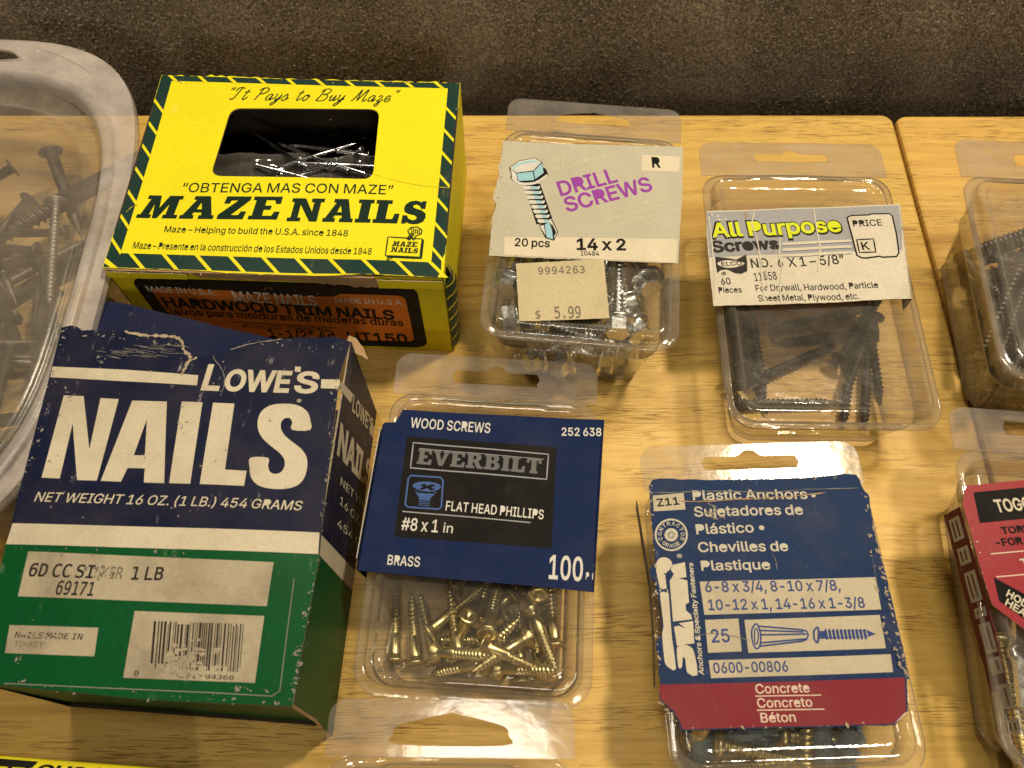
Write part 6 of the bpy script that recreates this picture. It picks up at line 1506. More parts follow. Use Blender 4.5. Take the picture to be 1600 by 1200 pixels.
SIM = {
 'tub': '-2.16 -0.99 0.52 0.728 -0.598 -0.334 -0.033;-3.8 -1.23 0.76 0.468 -0.388 0.505 0.613;-0.34 -1.16 0.24 0.547 0.664 0.213 0.463;-1.42 2.72 0.24 0.007 -0.261 0.647 0.716;-5.12 -0.66 0.24 0.177 -0.1 0.69 0.694;-1.95 -5.93 0.24 0.712 -0.198 -0.669 0.076;6.36 -3.54 0.24 0.601 0.575 -0.395 0.39;-4.55 4.53 0.28 0.688 0.444 0.533 -0.215;3.44 -5.65 0.24 0.707 0.367 0.593 -0.114;-2.61 3.79 0.24 0.647 -0.697 -0.033 0.307;-0.81 -3.48 0.87 0.289 -0.683 0.243 0.625;-1.77 2.96 0.77 0.588 0.342 -0.574 -0.456;2.72 2.89 0.24 0.129 0.586 0.378 -0.705;-0.56 3.72 0.96 0.64 -0.698 0.319 0.029;-4.63 3.45 0.24 0.691 -0.427 -0.551 -0.189;-3.59 -4.86 0.35 0.35 0.68 0.19 0.616;1.38 -4.69 0.58 0.052 0.157 -0.713 0.681;-5.57 -1.45 0.6 0.571 -0.701 0.195 0.381;-4.28 -0.62 0.55 0.748 -0.661 -0.052 -0.021;1.5 4.93 1.12 0.57 -0.45 0.578 -0.373;-6.34 -0.48 0.9 0.236 0.234 -0.723 0.606;-2.98 -2.26 1.05 0.152 0.625 -0.462 0.611;1.09 -4.47 1.05 0.157 0.525 -0.454 0.702;-0.74 0.53 1.3 0.647 -0.607 0.404 0.224;-1.9 0.58 0.88 0.767 -0.557 -0.277 -0.158;-2.69 2.95 0.24 0.53 0.234 0.657 -0.482;-5.08 0.37 0.86 0.28 -0.336 0.547 0.714;-3.54 4.61 0.82 0.665 0.008 -0.709 0.233;-1.59 -1.39 0.85 0.49 0.21 0.727 -0.432;-1.15 -4.18 1.77 0.452 -0.348 -0.534 0.624;-2.21 -1.75 1.4 0.241 0.067 0.727 -0.64;-4.19 4.12 1.42 0.612 -0.593 -0.487 -0.19;-4.16 -4.99 1.23 0.719 -0.507 0.271 -0.39;-5.04 -2.04 1.16 0.679 0.711 0.01 -0.182;5.34 -2.44 1.07 0.627 -0.533 -0.415 -0.387;-3.25 -5.19 0.79 0.342 0.643 0.206 0.654;-0.74 -3.15 1.83 0.469 -0.472 0.525 -0.531;0.34 -5.4 2.08 0.138 -0.334 0.756 -0.546;-3.83 -5.23 1.67 0.043 0.504 -0.242 -0.828;2.12 -1.79 1.69 0.137 -0.117 0.827 0.532;-5.6 -2.16 1.11 0.076 -0.137 -0.707 0.689;-1.12 -5.34 1.67 0.277 0.75 0.343 -0.493;-3.38 -7.94 1.08 0.249 0.651 0.266 0.666;2.33 -0.75 0.51 0.029 -0.658 -0.112 0.744;-4.58 3.24 1.64 0.702 0.658 0.237 -0.133;-6.75 0.16 0.8 0.445 -0.376 -0.507 -0.636;-0.75 5.17 1.08 0.739 -0.084 0.647 0.167;-4.28 3.77 1.93 0.406 -0.302 -0.639 -0.579;-1.42 -5.81 2.04 0.509 0.079 0.813 -0.271;2.05 -4.75 1.3 0.422 -0.295 0.743 -0.427;-3.74 4.31 1.36 0.521 0.241 0.608 -0.548;2.92 6.23 0.76 0.391 0.475 -0.422 -0.665;-3.48 -2.41 1.76 0.357 0.573 -0.438 -0.594;-5.15 1.16 1.72 0.792 -0.593 0.073 -0.126;2.39 2.89 0.72 0.335 0.715 0.08 -0.608;-0.08 -7.55 1.62 0.682 0.214 0.65 0.259;-0.23 4.25 1.35 0.582 0.403 0.618 0.341;0.72 4.1 0.76 0.581 -0.536 0.523 0.319;-3.58 -5.84 1.72 0.299 0.506 -0.485 -0.647;1.45 -4.62 2.07 0.487 -0.636 0.553 -0.228;-6.76 1.46 4.02 0.485 0.27 0.425 -0.715;-3.52 0.31 2.24 0.502 -0.55 -0.331 0.58;0.28 -6.18 2.29 0.677 0.358 -0.618 -0.179;3.59 -5.64 1.75 0.383 -0.227 0.77 -0.457;-4.72 -0.66 2.09 0.397 -0.007 -0.727 -0.561;1.96 -6.36 1.64 0.824 0.129 0.505 -0.222;-3.93 -2.55 2.29 0.124 0.341 -0.655 -0.662;3.35 -4.94 2.24 0.183 -0.423 -0.081 0.884;1.05 -1.98 1.76 0.401 -0.734 -0.409 -0.365;-5.28 -1.67 2.46 0.564 -0.39 -0.43 -0.587;-6.61 4.5 1.7 0.478 -0.704 0.432 0.3;2 2.45 1.44 0.222 -0.116 0.75 -0.612;1.11 2.06 1.62 0.548 0.494 -0.652 0.175;-0.01 -1.59 2.03 0.151 -0.706 -0.26 -0.641;5.02 -0.41 0.64 0.465 -0.635 0.315 0.53;3.28 2.94 0.55 0.666 -0.593 0.423 -0.158;3.27 -6.38 1.58 0.005 0.661 -0.313 0.682;-5.47 -0.42 3.61 0.263 0.521 0.541 -0.605;-1.33 -1.12 2.04 0.754 -0.109 0.647 0.035;1.95 -1.54 2.23 0.591 -0.335 -0.431 0.594;-4.4 -6.49 1.97 0.677 -0.091 0.466 -0.563;-2.42 1.15 2.47 0.032 -0.37 -0.646 -0.667;-4.5 0.96 2.88 0.472 -0.655 0.35 0.475;0.26 -6.68 2.11 0.678 -0.406 0.55 -0.271;-2.14 3.01 2.19 0.469 -0.28 0.704 0.453;4.24 -0.75 0.73 0.565 0.546 0.506 -0.355;-2.09 -1.88 2.22 0.299 -0.425 -0.382 0.764;5.9 -3.31 1.05 0.611 0.577 0.415 -0.349;1.79 -2.14 2.37 0.494 -0.412 -0.507 0.573;-5.29 -5.87 2.09 0.151 0.201 0.408 0.878;-5.71 -1.29 2.96 0.188 -0.056 0.755 -0.626;-4.67 -2.26 2.57 0.267 -0.219 -0.505 -0.791;-6.34 -4.28 3.39 0.195 0.248 -0.798 0.514;-0.16 -4.26 3.22 0.527 0.479 0.447 0.541;-4.61 7.75 2.82 0.297 0.557 0.749 0.203;-2.9 -2.55 3.02 0.755 0.457 -0.462 -0.094;0.48 -0.6 3.2 0.852 0.231 -0.451 0.133;4.19 -4.72 2.2 0.729 -0.657 -0.118 -0.152;-4.63 -5.78 2.76 0.838 -0.041 -0.375 -0.393;-0.1 -0 2.22 0.423 0.242 0.702 0.519;-3.32 -7.77 3.34 0.166 0.787 -0.464 -0.372;-3.17 3.13 2.65 0.039 0.131 0.513 -0.847;-4.38 1.25 3.35 0.606 0.725 0.16 0.286;-5.96 -2.01 3.97 0.764 -0.532 -0.235 -0.281;1.7 -7.96 1.99 0.427 -0.55 0.355 -0.624;-2.73 -6.24 3.26 0.413 -0.243 0.763 -0.434;-4.01 -6.24 2.7 0.654 0.001 0.606 0.452;-4.5 -1.56 3.84 0.198 0.503 0.455 -0.708;-5.89 0.77 3.79 0.188 -0.363 0.689 0.599;1.9 3.61 1.66 0.719 -0.427 -0.484 -0.259;-0.18 -3.87 3.56 0.498 -0.508 -0.582 0.394;5.99 -1.34 0.26 0.567 -0.532 0.449 0.441;-3.8 -1.91 4.03 0.792 -0.6 -0.072 0.082;2.81 -6.5 2.65 0.653 0.174 0.726 0.125;3.87 3.15 1.63 0.666 0.487 -0.188 -0.532;-4.73 5.02 2.99 0.706 -0.013 0.276 -0.652;-0.42 -0.64 3.37 0.712 0.242 -0.633 0.185;-1.6 -6.91 3.44 0.722 -0.185 -0.62 0.245;-1.98 0.67 3.27 0.285 -0.604 -0.482 -0.567;-5.34 -4.87 4.55 0.642 -0.498 0.49 0.314;-3.38 2.58 3.52 0.273 -0.709 0.305 0.574;-0.57 -6.1 3.35 0.486 0.428 0.625 0.436;-4.71 -4.94 4.57 0.486 -0.755 -0.31 -0.312;5.76 -4.24 2.16 0.353 -0.374 0.71 0.481;-0.62 -2.45 3.48 0.632 -0.254 -0.543 0.491;-0.7 1.85 2.47 0.172 0.156 0.659 0.716;-1.48 -0.37 2.96 0.782 0.472 -0.123 -0.389;-3.34 -5.08 4.29 0.83 0.519 -0.191 -0.071;-1.96 2.68 3.77 0.616 0.501 -0.328 -0.511;0.7 0.76 3.54 0.795 0.556 -0.153 0.187;-3.02 4.48 2.68 0.371 -0.904 0.174 0.125;-0.89 1.53 2.94 0.641 0.572 -0.511 0.014;0.06 -4.78 3.96 0.416 -0.415 0.485 0.648;-2.26 -5.34 4.67 0.285 0.475 -0.442 -0.705;-1.29 -4.87 4.11 0.206 -0.061 0.755 -0.62;-0.37 4.92 2.64 0.176 -0.628 -0.298 -0.697;-2.66 -5.83 3.77 0.811 0.268 -0.515 -0.074;-2.74 6.22 2.42 0.669 -0.466 -0.497 0.297;-6.75 5.43 4.36 0.026 -0.16 -0.956 -0.243;-3.81 5.12 2.43 0.914 0.394 -0.043 0.08;1.12 1.74 2.53 0.585 -0.781 0.026 0.214;4.71 -1.07 1.45 0.535 0.434 0.544 -0.479;-6.25 4.55 3.57 0.224 -0.63 -0.643 -0.374;-0.36 0.01 4.17 0.419 -0.352 -0.611 0.572;-2.9 5.38 2.6 0.85 0.237 -0.278 0.379;-3.06 7.47 2.03 0.547 -0.321 -0.336 0.696;-2.24 5.16 2.53 0.868 0.377 -0.035 -0.321;-5.14 4.07 3.62 0.281 -0.288 -0.482 -0.778;-5.38 -5.11 5.13 0.81 0.539 0.197 0.12;1.92 -6.48 3.54 0.251 0.646 0.486 0.532;-1.64 7.29 1.8 0.154 0.499 0.012 -0.853;-4.25 5.79 3.07 0.967 0.254 -0.021 -0.019;-5.72 2.56 2.37 0.633 -0.29 0.288 0.657;-5.54 0.85 4.56 0.489 -0.561 0.423 0.517;-6.04 -3.67 5.24 0.628 0.594 -0.316 0.39;0.25 -7.68 4.17 0.774 -0.149 -0.607 0.096;-0.43 2.78 3.89 0.544 -0.66 0.427 0.293;-0.67 -0.15 5.03 0.609 -0.606 0.447 -0.249;3.97 -7.94 4.54 0.326 0.376 0.852 0.161;-6.76 3.84 5.42 0.146 -0.536 -0.796 -0.241;-2.4 -2.82 4.99 0.217 -0.465 0.558 0.653;2.28 -7.03 2.68 0.321 0.521 0.263 0.746;-3.35 -0.47 5.59 0.047 0.243 -0.576 0.779;-6.75 6.31 3.79 0.226 0.043 0.239 -0.943;-5.58 -0.23 4.98 0.506 0.539 0.492 -0.46;-6.74 -4.04 5.83 0.61 0.714 -0.251 0.235;-1.58 3.63 3.82 0.159 0.273 -0.5 0.806;-6.76 -7.81 3.99 0.831 -0.001 0.015 -0.556;-1.97 -5.71 5.12 0.541 0.063 0.747 -0.382',
 'drill': '-0.12 0.57 0.4 0.347 0.069 -0.677 -0.645;-0.1 -2.83 0.41 0.285 0.491 0.471 0.675;-0.37 -0.52 0.98 0.721 -0.561 -0.089 -0.397;-1.25 -1.28 2.02 0.914 0.331 0.061 0.227;0.19 -2.39 2.01 0.834 0.284 -0.471 -0.047;-2.07 2.4 2.4 0.111 0.441 -0.838 0.302;-0.09 -3.51 1.46 0.57 -0.023 0.82 0.048;1.04 1.18 0.68 0.631 0.533 -0.33 0.456;-0.96 1.92 1.74 0.249 -0.107 -0.4 0.875;2.1 -1.43 2.35 0.959 0.2 -0.076 0.183;1.45 -0.73 2.35 0.644 0.124 -0.375 0.655;-0.04 -0.81 2 0.578 -0.033 -0.739 -0.343;1.32 0.86 1.66 0.466 0.392 0.183 -0.771;2.07 1.56 1.93 0.193 -0.434 0.767 0.43;-0.1 3.6 1.47 0.181 0.561 0.081 0.804;-0.02 -1.33 4.36 0.245 -0.2 0.749 0.583;0.1 1.16 2.86 0.043 0.2 0.641 0.739;1.22 2.06 1.91 0.904 0.41 0.001 0.124;-0.28 2.32 2.05 0.83 0.143 -0.298 0.45;-2.09 -1.55 2.18 0.786 0.253 -0.13 0.55',
 'woods': '-1.14 1.64 0.26 0.724 0.557 0.379 0.15;2.31 1.45 0.26 0.257 -0.025 -0.673 -0.693;1.45 -1.24 0.26 0.734 0.328 0.588 -0.086;-2.03 -3.02 0.26 0.541 -0.234 0.631 0.503;-1.31 -1.46 0.26 0.133 0.566 -0.365 0.727;-2.49 -1.86 0.45 0.8 0.566 0.151 -0.132;-0.53 0.11 0.26 0.644 -0.08 0.669 0.363;1.71 -0.78 0.26 0.645 -0.079 -0.669 -0.361;0.1 -1.44 0.58 0.26 0.064 -0.532 0.803;0.86 -2.99 0.26 0.737 0.64 -0.211 0.055;2.46 -0.92 0.7 0.531 -0.636 -0.474 -0.299;-2.19 -1.31 0.64 0.399 0.385 -0.391 0.735;-0.13 -0.4 0.28 0.202 0.594 0.313 -0.713;0.04 -2.88 0.45 0.408 0.231 0.543 0.696;0.16 -2.18 0.27 0.159 -0.585 -0.332 -0.723;1.44 -3.03 0.39 0.688 0.678 0.207 -0.156;-1.93 -1.02 1.03 0.277 -0.183 0.572 -0.75;-2.48 0.5 1.11 0.433 -0.407 0.607 0.527;-1.44 -3 0.56 0.603 0.76 -0.013 -0.243;1.97 -2.99 0.26 0.698 0.672 -0.039 0.243;-2.06 -0.08 0.49 0.598 -0.547 -0.5 -0.307;-1.59 1.2 0.26 0.632 -0.666 -0.102 0.383;1.74 -3.99 1.54 0.057 0.888 -0.188 -0.415;-0.79 -2.11 1.16 0.708 0.384 -0.58 0.124;1.85 -0.61 0.8 0.393 0.245 -0.374 0.804;-2.36 -2.87 1.5 0.52 -0.208 0.498 0.662;0.52 -3.11 0.88 0.434 0.094 -0.84 0.312;-1.29 0.3 0.59 0.165 0.161 0.511 0.828;-1.06 0.04 1.08 0.179 0.587 0.101 -0.783;-0.45 -0.19 0.7 0.071 0.651 0.249 -0.713;-0.98 2.19 0.27 0.592 -0.664 -0.102 0.445;-2.09 -3.7 1.16 0.903 -0.16 0.314 0.246;0.57 -0.92 0.86 0.78 0.055 -0.616 -0.092;-0.63 -4.02 0.87 0.842 0.105 0.398 0.348;-1.81 -4.04 1.75 0.797 0.102 -0.234 -0.547;-0.71 -3.17 0.96 0.142 0.122 0.343 0.92;0.98 1.16 0.26 0.688 -0.467 -0.485 -0.27;-0.4 -3.67 1.88 0.347 -0.599 -0.684 0.231;2.47 -3.02 0.67 0.052 -0.028 -0.511 0.858;1.35 2.85 0.26 0.358 -0.419 -0.527 -0.647;0.81 -3.58 1.63 0.242 0.323 0.807 0.432;2.25 -3.03 1.38 0.493 -0.558 -0.625 -0.233;-0.09 1.58 0.68 0.469 -0.701 0.373 0.386;0.45 -2.07 1.26 0.89 0.438 -0.093 0.088',
 'anch': '0.32 -1.62 0.3 0.598 0.148 0.667 -0.419;0.04 1.43 0.3 0.724 0.34 0.593 -0.093;-0.68 -0.15 0.3 0.677 0.005 -0.683 -0.274;-0.05 0.69 0.3 0.716 0.567 0.381 0.144;-1.4 0.97 0.3 0.326 -0.681 0.048 0.653;2.6 -1.68 0.3 0.721 -0.665 -0.156 -0.119;1.6 -1.99 0.3 0.358 0.088 -0.677 -0.637;1.45 -3.36 0.53 0.719 -0.32 -0.501 0.361;-1.15 3.34 1.19 0.387 0.498 0.736 0.247;-2.6 -3.11 1.55 0.038 0.825 -0.56 0.067;-0.09 2.33 0.66 0.258 -0.745 -0.173 -0.59;-1.49 2.11 0.72 0.164 -0.099 0.776 0.601;1.34 2.57 1.05 0.437 -0.447 -0.427 0.653;-0.38 -0.04 0.91 0.098 0.557 -0.302 0.767;-2.11 -1.66 0.3 0.657 -0.682 0.039 -0.318;1.34 1.87 0.86 0.741 -0.163 0.652 -0.013;2.01 0.3 0.3 0.73 -0.637 0.246 0.017;1.66 2.17 0.3 0.615 -0.561 0.39 0.395;1.91 0.78 1.08 0.621 -0.494 -0.148 -0.589;-1.39 2.61 1.24 0.65 -0.563 -0.429 0.277;2.25 -2.29 0.71 0.664 -0.697 -0.012 0.27;-2.6 0.48 0.75 0.606 0.771 0.174 -0.094;-2.55 2.44 1.08 0.041 -0.039 0.395 -0.917;-2.12 1.88 0.92 0.814 0.448 -0.165 0.331;-1.47 -2.57 1.03 0.586 0.154 0.796 0.005;1.37 3.38 1.08 0.411 -0.537 0.45 -0.583;-0.59 -3.4 0.3 0.62 -0.399 -0.554 0.386;2.35 -0.96 1.14 0.802 -0.506 -0.287 -0.139;-1.03 -3.17 1.28 0.756 0.006 0.6 0.261;-0.03 1.07 0.9 0.749 -0.053 0.618 -0.231;-0.26 -1.97 0.74 0.147 -0.755 -0.215 0.602;-1.34 1.06 1.4 0.135 -0.157 -0.532 -0.821;1.33 -0.44 1.27 0.119 0.372 -0.402 0.828;-1.03 -0.62 0.94 0.088 -0.069 -0.447 -0.887',
 'upr': '-1.55 -0.25 0.28 0.395 -0.389 0.566 0.61;0.3 0.94 0.28 0.358 0.083 -0.682 -0.633;0.82 1.98 0.28 0.71 0.564 0.392 0.155;0.18 0.21 0.28 0.194 0.541 -0.423 0.701;0.34 1.44 0.84 0.666 0.605 -0.28 0.334;-2.04 -1.41 0.66 0.543 0.63 -0.412 0.371;-2.42 -1.24 0.28 0.709 -0.677 -0.114 -0.161;0.54 -1.56 0.28 0.215 -0.528 0.439 0.694;-1.56 -0.38 0.82 0.339 0.44 -0.579 0.597;-1.06 1.41 1.21 0.495 -0.627 -0.367 -0.477;0.87 -2.36 0.8 0.029 0.545 -0.27 -0.793;-0.48 1.43 0.92 0.349 -0.471 -0.411 -0.698;1.97 0.04 1.24 0.096 0.132 0.592 -0.789;-0.63 1.96 1.82 0.739 -0.487 0.44 -0.15;-0.08 -1.35 1.52 0.711 0.58 0.122 0.378;0.8 2.3 1.1 0.256 -0.274 -0.428 0.822;2.42 -0.57 0.75 0.52 0.65 0.41 -0.372;-2.42 1.15 1.64 0.358 -0.748 0.518 0.21;-0.9 -2.6 1.35 0.89 0.187 -0.384 -0.156;2.42 -1.42 1.21 0.555 0.618 0.39 -0.397;1.62 1.24 1.14 0.092 -0.059 -0.585 0.804;-1.23 3.18 1.5 0.578 0.317 0.208 0.723;2.4 2.07 1.55 0.931 0.363 -0.02 -0.031;-0.43 -3.22 2.07 0.152 0.505 0.125 0.84;0.46 -3.22 0.45 0.401 -0.609 -0.38 0.569;-2.42 1.36 2.18 0.237 -0.503 -0.728 -0.401;0.62 1.29 1.61 0.499 0.743 0.021 -0.446;-0.41 -3.08 1.04 0.396 -0.586 0.381 -0.596;0.31 -0.35 1.87 0.516 0.818 0.085 0.239;-0.4 -0.82 2.11 0.178 0.28 -0.64 0.693;-0.89 3.14 2.73 0.097 -0.313 0.084 -0.941;0.51 0.58 2.44 0.557 0.257 0.636 -0.468;-2.13 -0.35 1.84 0.422 -0.312 -0.307 -0.794;0.82 1.71 2.28 0.53 0.112 0.802 -0.251;2.23 -0.37 2.75 0.728 -0.331 -0.305 -0.517;1.11 0.78 1.93 0.918 0.185 0.031 0.349;2.41 -1.03 2.95 0.105 0.259 0.844 -0.458;0.62 -0.99 2.25 0.802 -0.414 -0.389 -0.183;-1.65 -1.7 2.99 0.659 -0.639 0.396 0.027;-1.46 -0.11 1.85 0.143 0.179 0.746 -0.625;-0.99 -1.41 2.16 0.289 0.217 -0.602 0.712;-0.33 1.48 2.82 0.652 -0.248 -0.716 0.008;2.12 -3.22 3.48 0.114 0.203 -0.971 -0.053;-1.63 -0.57 2.4 0.033 -0.242 -0.758 0.604',
 'maze': '1.28 -0.84 0.11 0.038 -0.302 0.632 -0.712;-0.18 -2.42 0.11 0.343 -0.536 -0.451 0.626;0.13 1.89 0.11 0.401 0.586 0.384 0.59;0.69 -1.67 0.32 0.387 -0.685 -0.142 -0.601;-2.19 -0.84 0.11 0.548 -0.669 0.209 -0.457;1.62 0.09 0.11 0.176 -0.419 0.561 -0.692;-2.17 -1.23 0.28 0.572 0.61 -0.407 0.368;3.36 0.02 0.11 0.514 -0.281 0.642 -0.495;-1.89 -3.32 0.11 0.608 -0.411 -0.567 0.373;-2.1 -3.94 0.11 0.705 0.167 -0.68 -0.108;0.68 -2.78 0.23 0.365 0.084 0.669 0.642;-2.41 -2 0.32 0.705 0.678 0.159 -0.135;-4.25 -2.18 0.31 0.065 0.203 -0.626 0.75;2.66 -4.28 0.11 0.146 -0.688 0.131 -0.698;0.48 -2.54 0.48 0.612 0.564 0.481 -0.277;4.08 -2.73 0.11 0.549 -0.103 0.693 0.457;-0.97 -2.78 0.35 0.349 -0.078 0.709 -0.608;1.83 -4.29 0.49 0.737 0.048 -0.671 -0.067;-5.23 -2.49 0.11 0.583 0.592 -0.375 0.411;0.38 -3.81 0.57 0.127 -0.663 0.212 -0.707;3.8 -1.21 0.33 0.482 -0.154 -0.698 0.507;-3.23 -3.71 0.28 0.271 0.528 -0.51 -0.623;3.71 -1.28 0.11 0.114 -0.679 -0.173 0.704;-0.45 -1.38 0.36 0.686 0.647 0.014 -0.332;-3.42 -0.14 0.33 0.757 0.326 0.566 -0.032;-1.97 -3.34 0.59 0.063 0.678 -0.146 -0.717;1 0.88 0.25 0.587 0.344 0.64 0.357;0.52 -0.29 0.36 0.38 -0.647 0.288 -0.595;-3.59 -4.29 0.26 0.127 0.714 0.149 0.672;1.65 -1.1 0.51 0.604 -0.129 0.741 0.264;0.77 -3.55 0.6 0.525 0.367 -0.605 -0.472;1.65 -3.17 0.46 0.556 0.353 0.677 0.328;0.42 -4.02 0.67 0.328 0.619 -0.411 -0.583;2.6 -1.68 0.35 0.683 0.533 -0.441 -0.235;0.93 -2.31 1.01 0.517 0.416 -0.748 -0.006;2.38 -3.6 0.73 0.486 -0.697 0.341 -0.402;3.88 -1.66 0.54 0.295 0.632 0.013 -0.717;3.84 -1.39 0.48 0.03 -0.581 -0.215 0.785;1.8 -0.79 0.63 0.693 0.137 0.64 0.302;0.8 -1.18 0.75 0.533 -0.742 -0.084 0.397;2.97 -2.69 0.11 0.713 0.29 -0.638 0.024;1.4 -3.55 0.78 0.203 -0.761 -0.106 -0.606;0.08 -1.63 0.75 0.703 -0.146 0.599 -0.354;3.42 -2.35 0.44 0.032 0.624 -0.202 -0.754;4.11 -3.08 0.49 0.673 -0.34 0.633 0.174;-3.82 -0.83 0.22 0.185 -0.276 0.619 -0.712;-3.99 -1.39 0.2 0.127 0.418 -0.54 0.719;0.61 -0.59 0.64 0.619 0.088 0.635 -0.455;-1 -2.18 0.75 0.418 -0.263 0.629 -0.6;-0.65 -2.11 0.74 0.756 0.382 0.529 0.056;0.58 -3.65 0.87 0.216 -0.574 -0.429 0.663;5.49 -2.5 0.57 0.627 0.724 0.21 -0.195;3.71 -3.06 0.75 0.197 0.642 -0.258 -0.695;0.94 -3.31 0.91 0.114 -0.654 -0.083 -0.744;3.8 -4.29 0.64 0.802 -0.113 -0.568 0.144;2.34 -2.61 0.77 0.655 -0.138 0.733 -0.12;3.76 -3.87 0.57 0.5 -0.616 0.481 -0.373;-0.37 -3.5 0.87 0.487 0.591 -0.489 -0.419;-1.14 -3.9 0.79 0.321 -0.577 -0.499 0.56;2.12 -3.49 0.7 0.627 -0.394 0.67 -0.043',
}
# settled positions of the loose hardware: x y z and a quaternion each, in its own container
SIM = {k: [[float(x) for x in o.split(' ')] for o in v.split(';')] for k, v in SIM.items()}
from mathutils import Quaternion

# ------------------------------------------------------------------ milky tub of loose nails
TC, THW, THL, TN, TZ = (-23.7, 2.5), 9.06, 11.35, 3.5, 5.0
def se(ins, itop, z, ibot=None, n=72, nexp=TN):
    ibot = ins if ibot is None else ibot
    hw = THW - ins
    y1, y0 = TC[1] + THL - itop, TC[1] - THL + ibot
    cy, hl = (y0 + y1) / 2, (y1 - y0) / 2
    out = []
    for k in range(n):
        t = 2 * math.pi * k / n
        c, s_ = math.cos(t), math.sin(t)
        out.append(Vector((TC[0] + hw * math.copysign(abs(c) ** (2 / nexp), c), cy + hl * math.copysign(abs(s_) ** (2 / nexp), s_), z)))
    return out
tub = thing('plastic_tub', 'milky translucent lidded plastic tub of dark loose nails, cut by the left edge', 'tub', (TC[0], TC[1], 0))
g = G()
g.loft([se(*a) for a in ((0.55, 1.75, 4.62, 0.6), (0.70, 1.95, 4.3, 0.8), (0.9, 2.2, 3.0, 1.0), (1.2, 2.6, 1.0, 1.4), (1.45, 2.9, 0.35, 1.7), (1.9, 3.3, 0.08, 2.2), (2.6, 4.0, 0.06, 3))], MILK, False, True)
obj('tub_body', g, tub)
fp_ = Panel((TC[0], TC[1], TZ - 0.05), (1, 0, 0), (0, 1, 0))
xy = lambda ring: [(p.x - TC[0], p.y - TC[1]) for p in ring]
hole = smooth([(2.85, THL - 1.22), (2.95, THL - 1.02), (2.5, THL - .72), (1.2, THL - .55), (-1.2, THL - .55), (-2.5, THL - .72), (-2.95, THL - 1.02), (-2.8, THL - 1.25), (0, THL - 1.35)], 4, True)
o1 = xy(se(0.0, 0.0, 0)); o2 = xy(se(0.55, 1.75, 0, 0.6))
g = G()
g.prism([o1, o2[::-1], hole], fp_, 0.0, 0.07, MILKRIM)
obj('lid_flange', g, tub)
g = G()
g.loft([se(0.0, 0.0, 4.94), se(-0.03, -0.03, 4.8), se(-0.02, -0.02, 4.62), se(0.06, 0.06, 4.60)], MILKRIM)
g.loft([[Vector((TC[0] + p[0] * k, TC[1] + (p[1] - THL + .95) * k + THL - .95, z)) for p in hole] for k, z in ((1.0, 5.02), (1.02, 5.09), (1.06, 5.10), (1.09, 5.05), (1.11, 5.02))], MILKRIM)
h2 = smooth([(3.7, THL - 1.0), (3.75, THL - .75), (4.0, THL - .62), (5.0, THL - 1.1), (6.2, THL - 1.9), (5.9, THL - 2.2)], 5)
q = [Vector((TC[0] + p[0], TC[1] + p[1], 5.02)) for p in h2]
g.loft([[p + Vector((0, -.06, 0)) for p in q], [p + Vector((0, -.02, .05)) for p in q], [p + Vector((0, .03, .05)) for p in q], [p + Vector((0, .08, 0)) for p in q]], MILKRIM, closed=False)
obj('rim_bead', g, tub)
g = G()
g.loft([se(*a) for a in ((0.52, 1.72, 5.02, 0.55), (0.58, 1.80, 5.16, 0.62), (0.68, 1.90, 5.24, .72), (0.86, 2.05, 5.25, .9), (0.98, 2.2, 5.18, 1.0), (1.04, 2.3, 5.0, 1.1), (1.10, 2.4, 4.72, 1.2))], MILKRIM)
obj('lid_ridge', g, tub)
g = G()
g.loft([se(*a) for a in ((1.10, 2.4, 4.719, 1.2), (1.2, 2.6, 4.66, 1.3), (1.5, 3.2, 4.66, 1.6), (1.56, 3.3, 4.72, 1.7), (1.64, 3.42, 4.82, 1.8), (1.72, 3.52, 4.82, 1.9), (1.82, 3.7, 4.70, 2.0), (2.0, 4.1, 4.66, 2.2))], MILK, False, True)
obj('lid_window', g, tub)

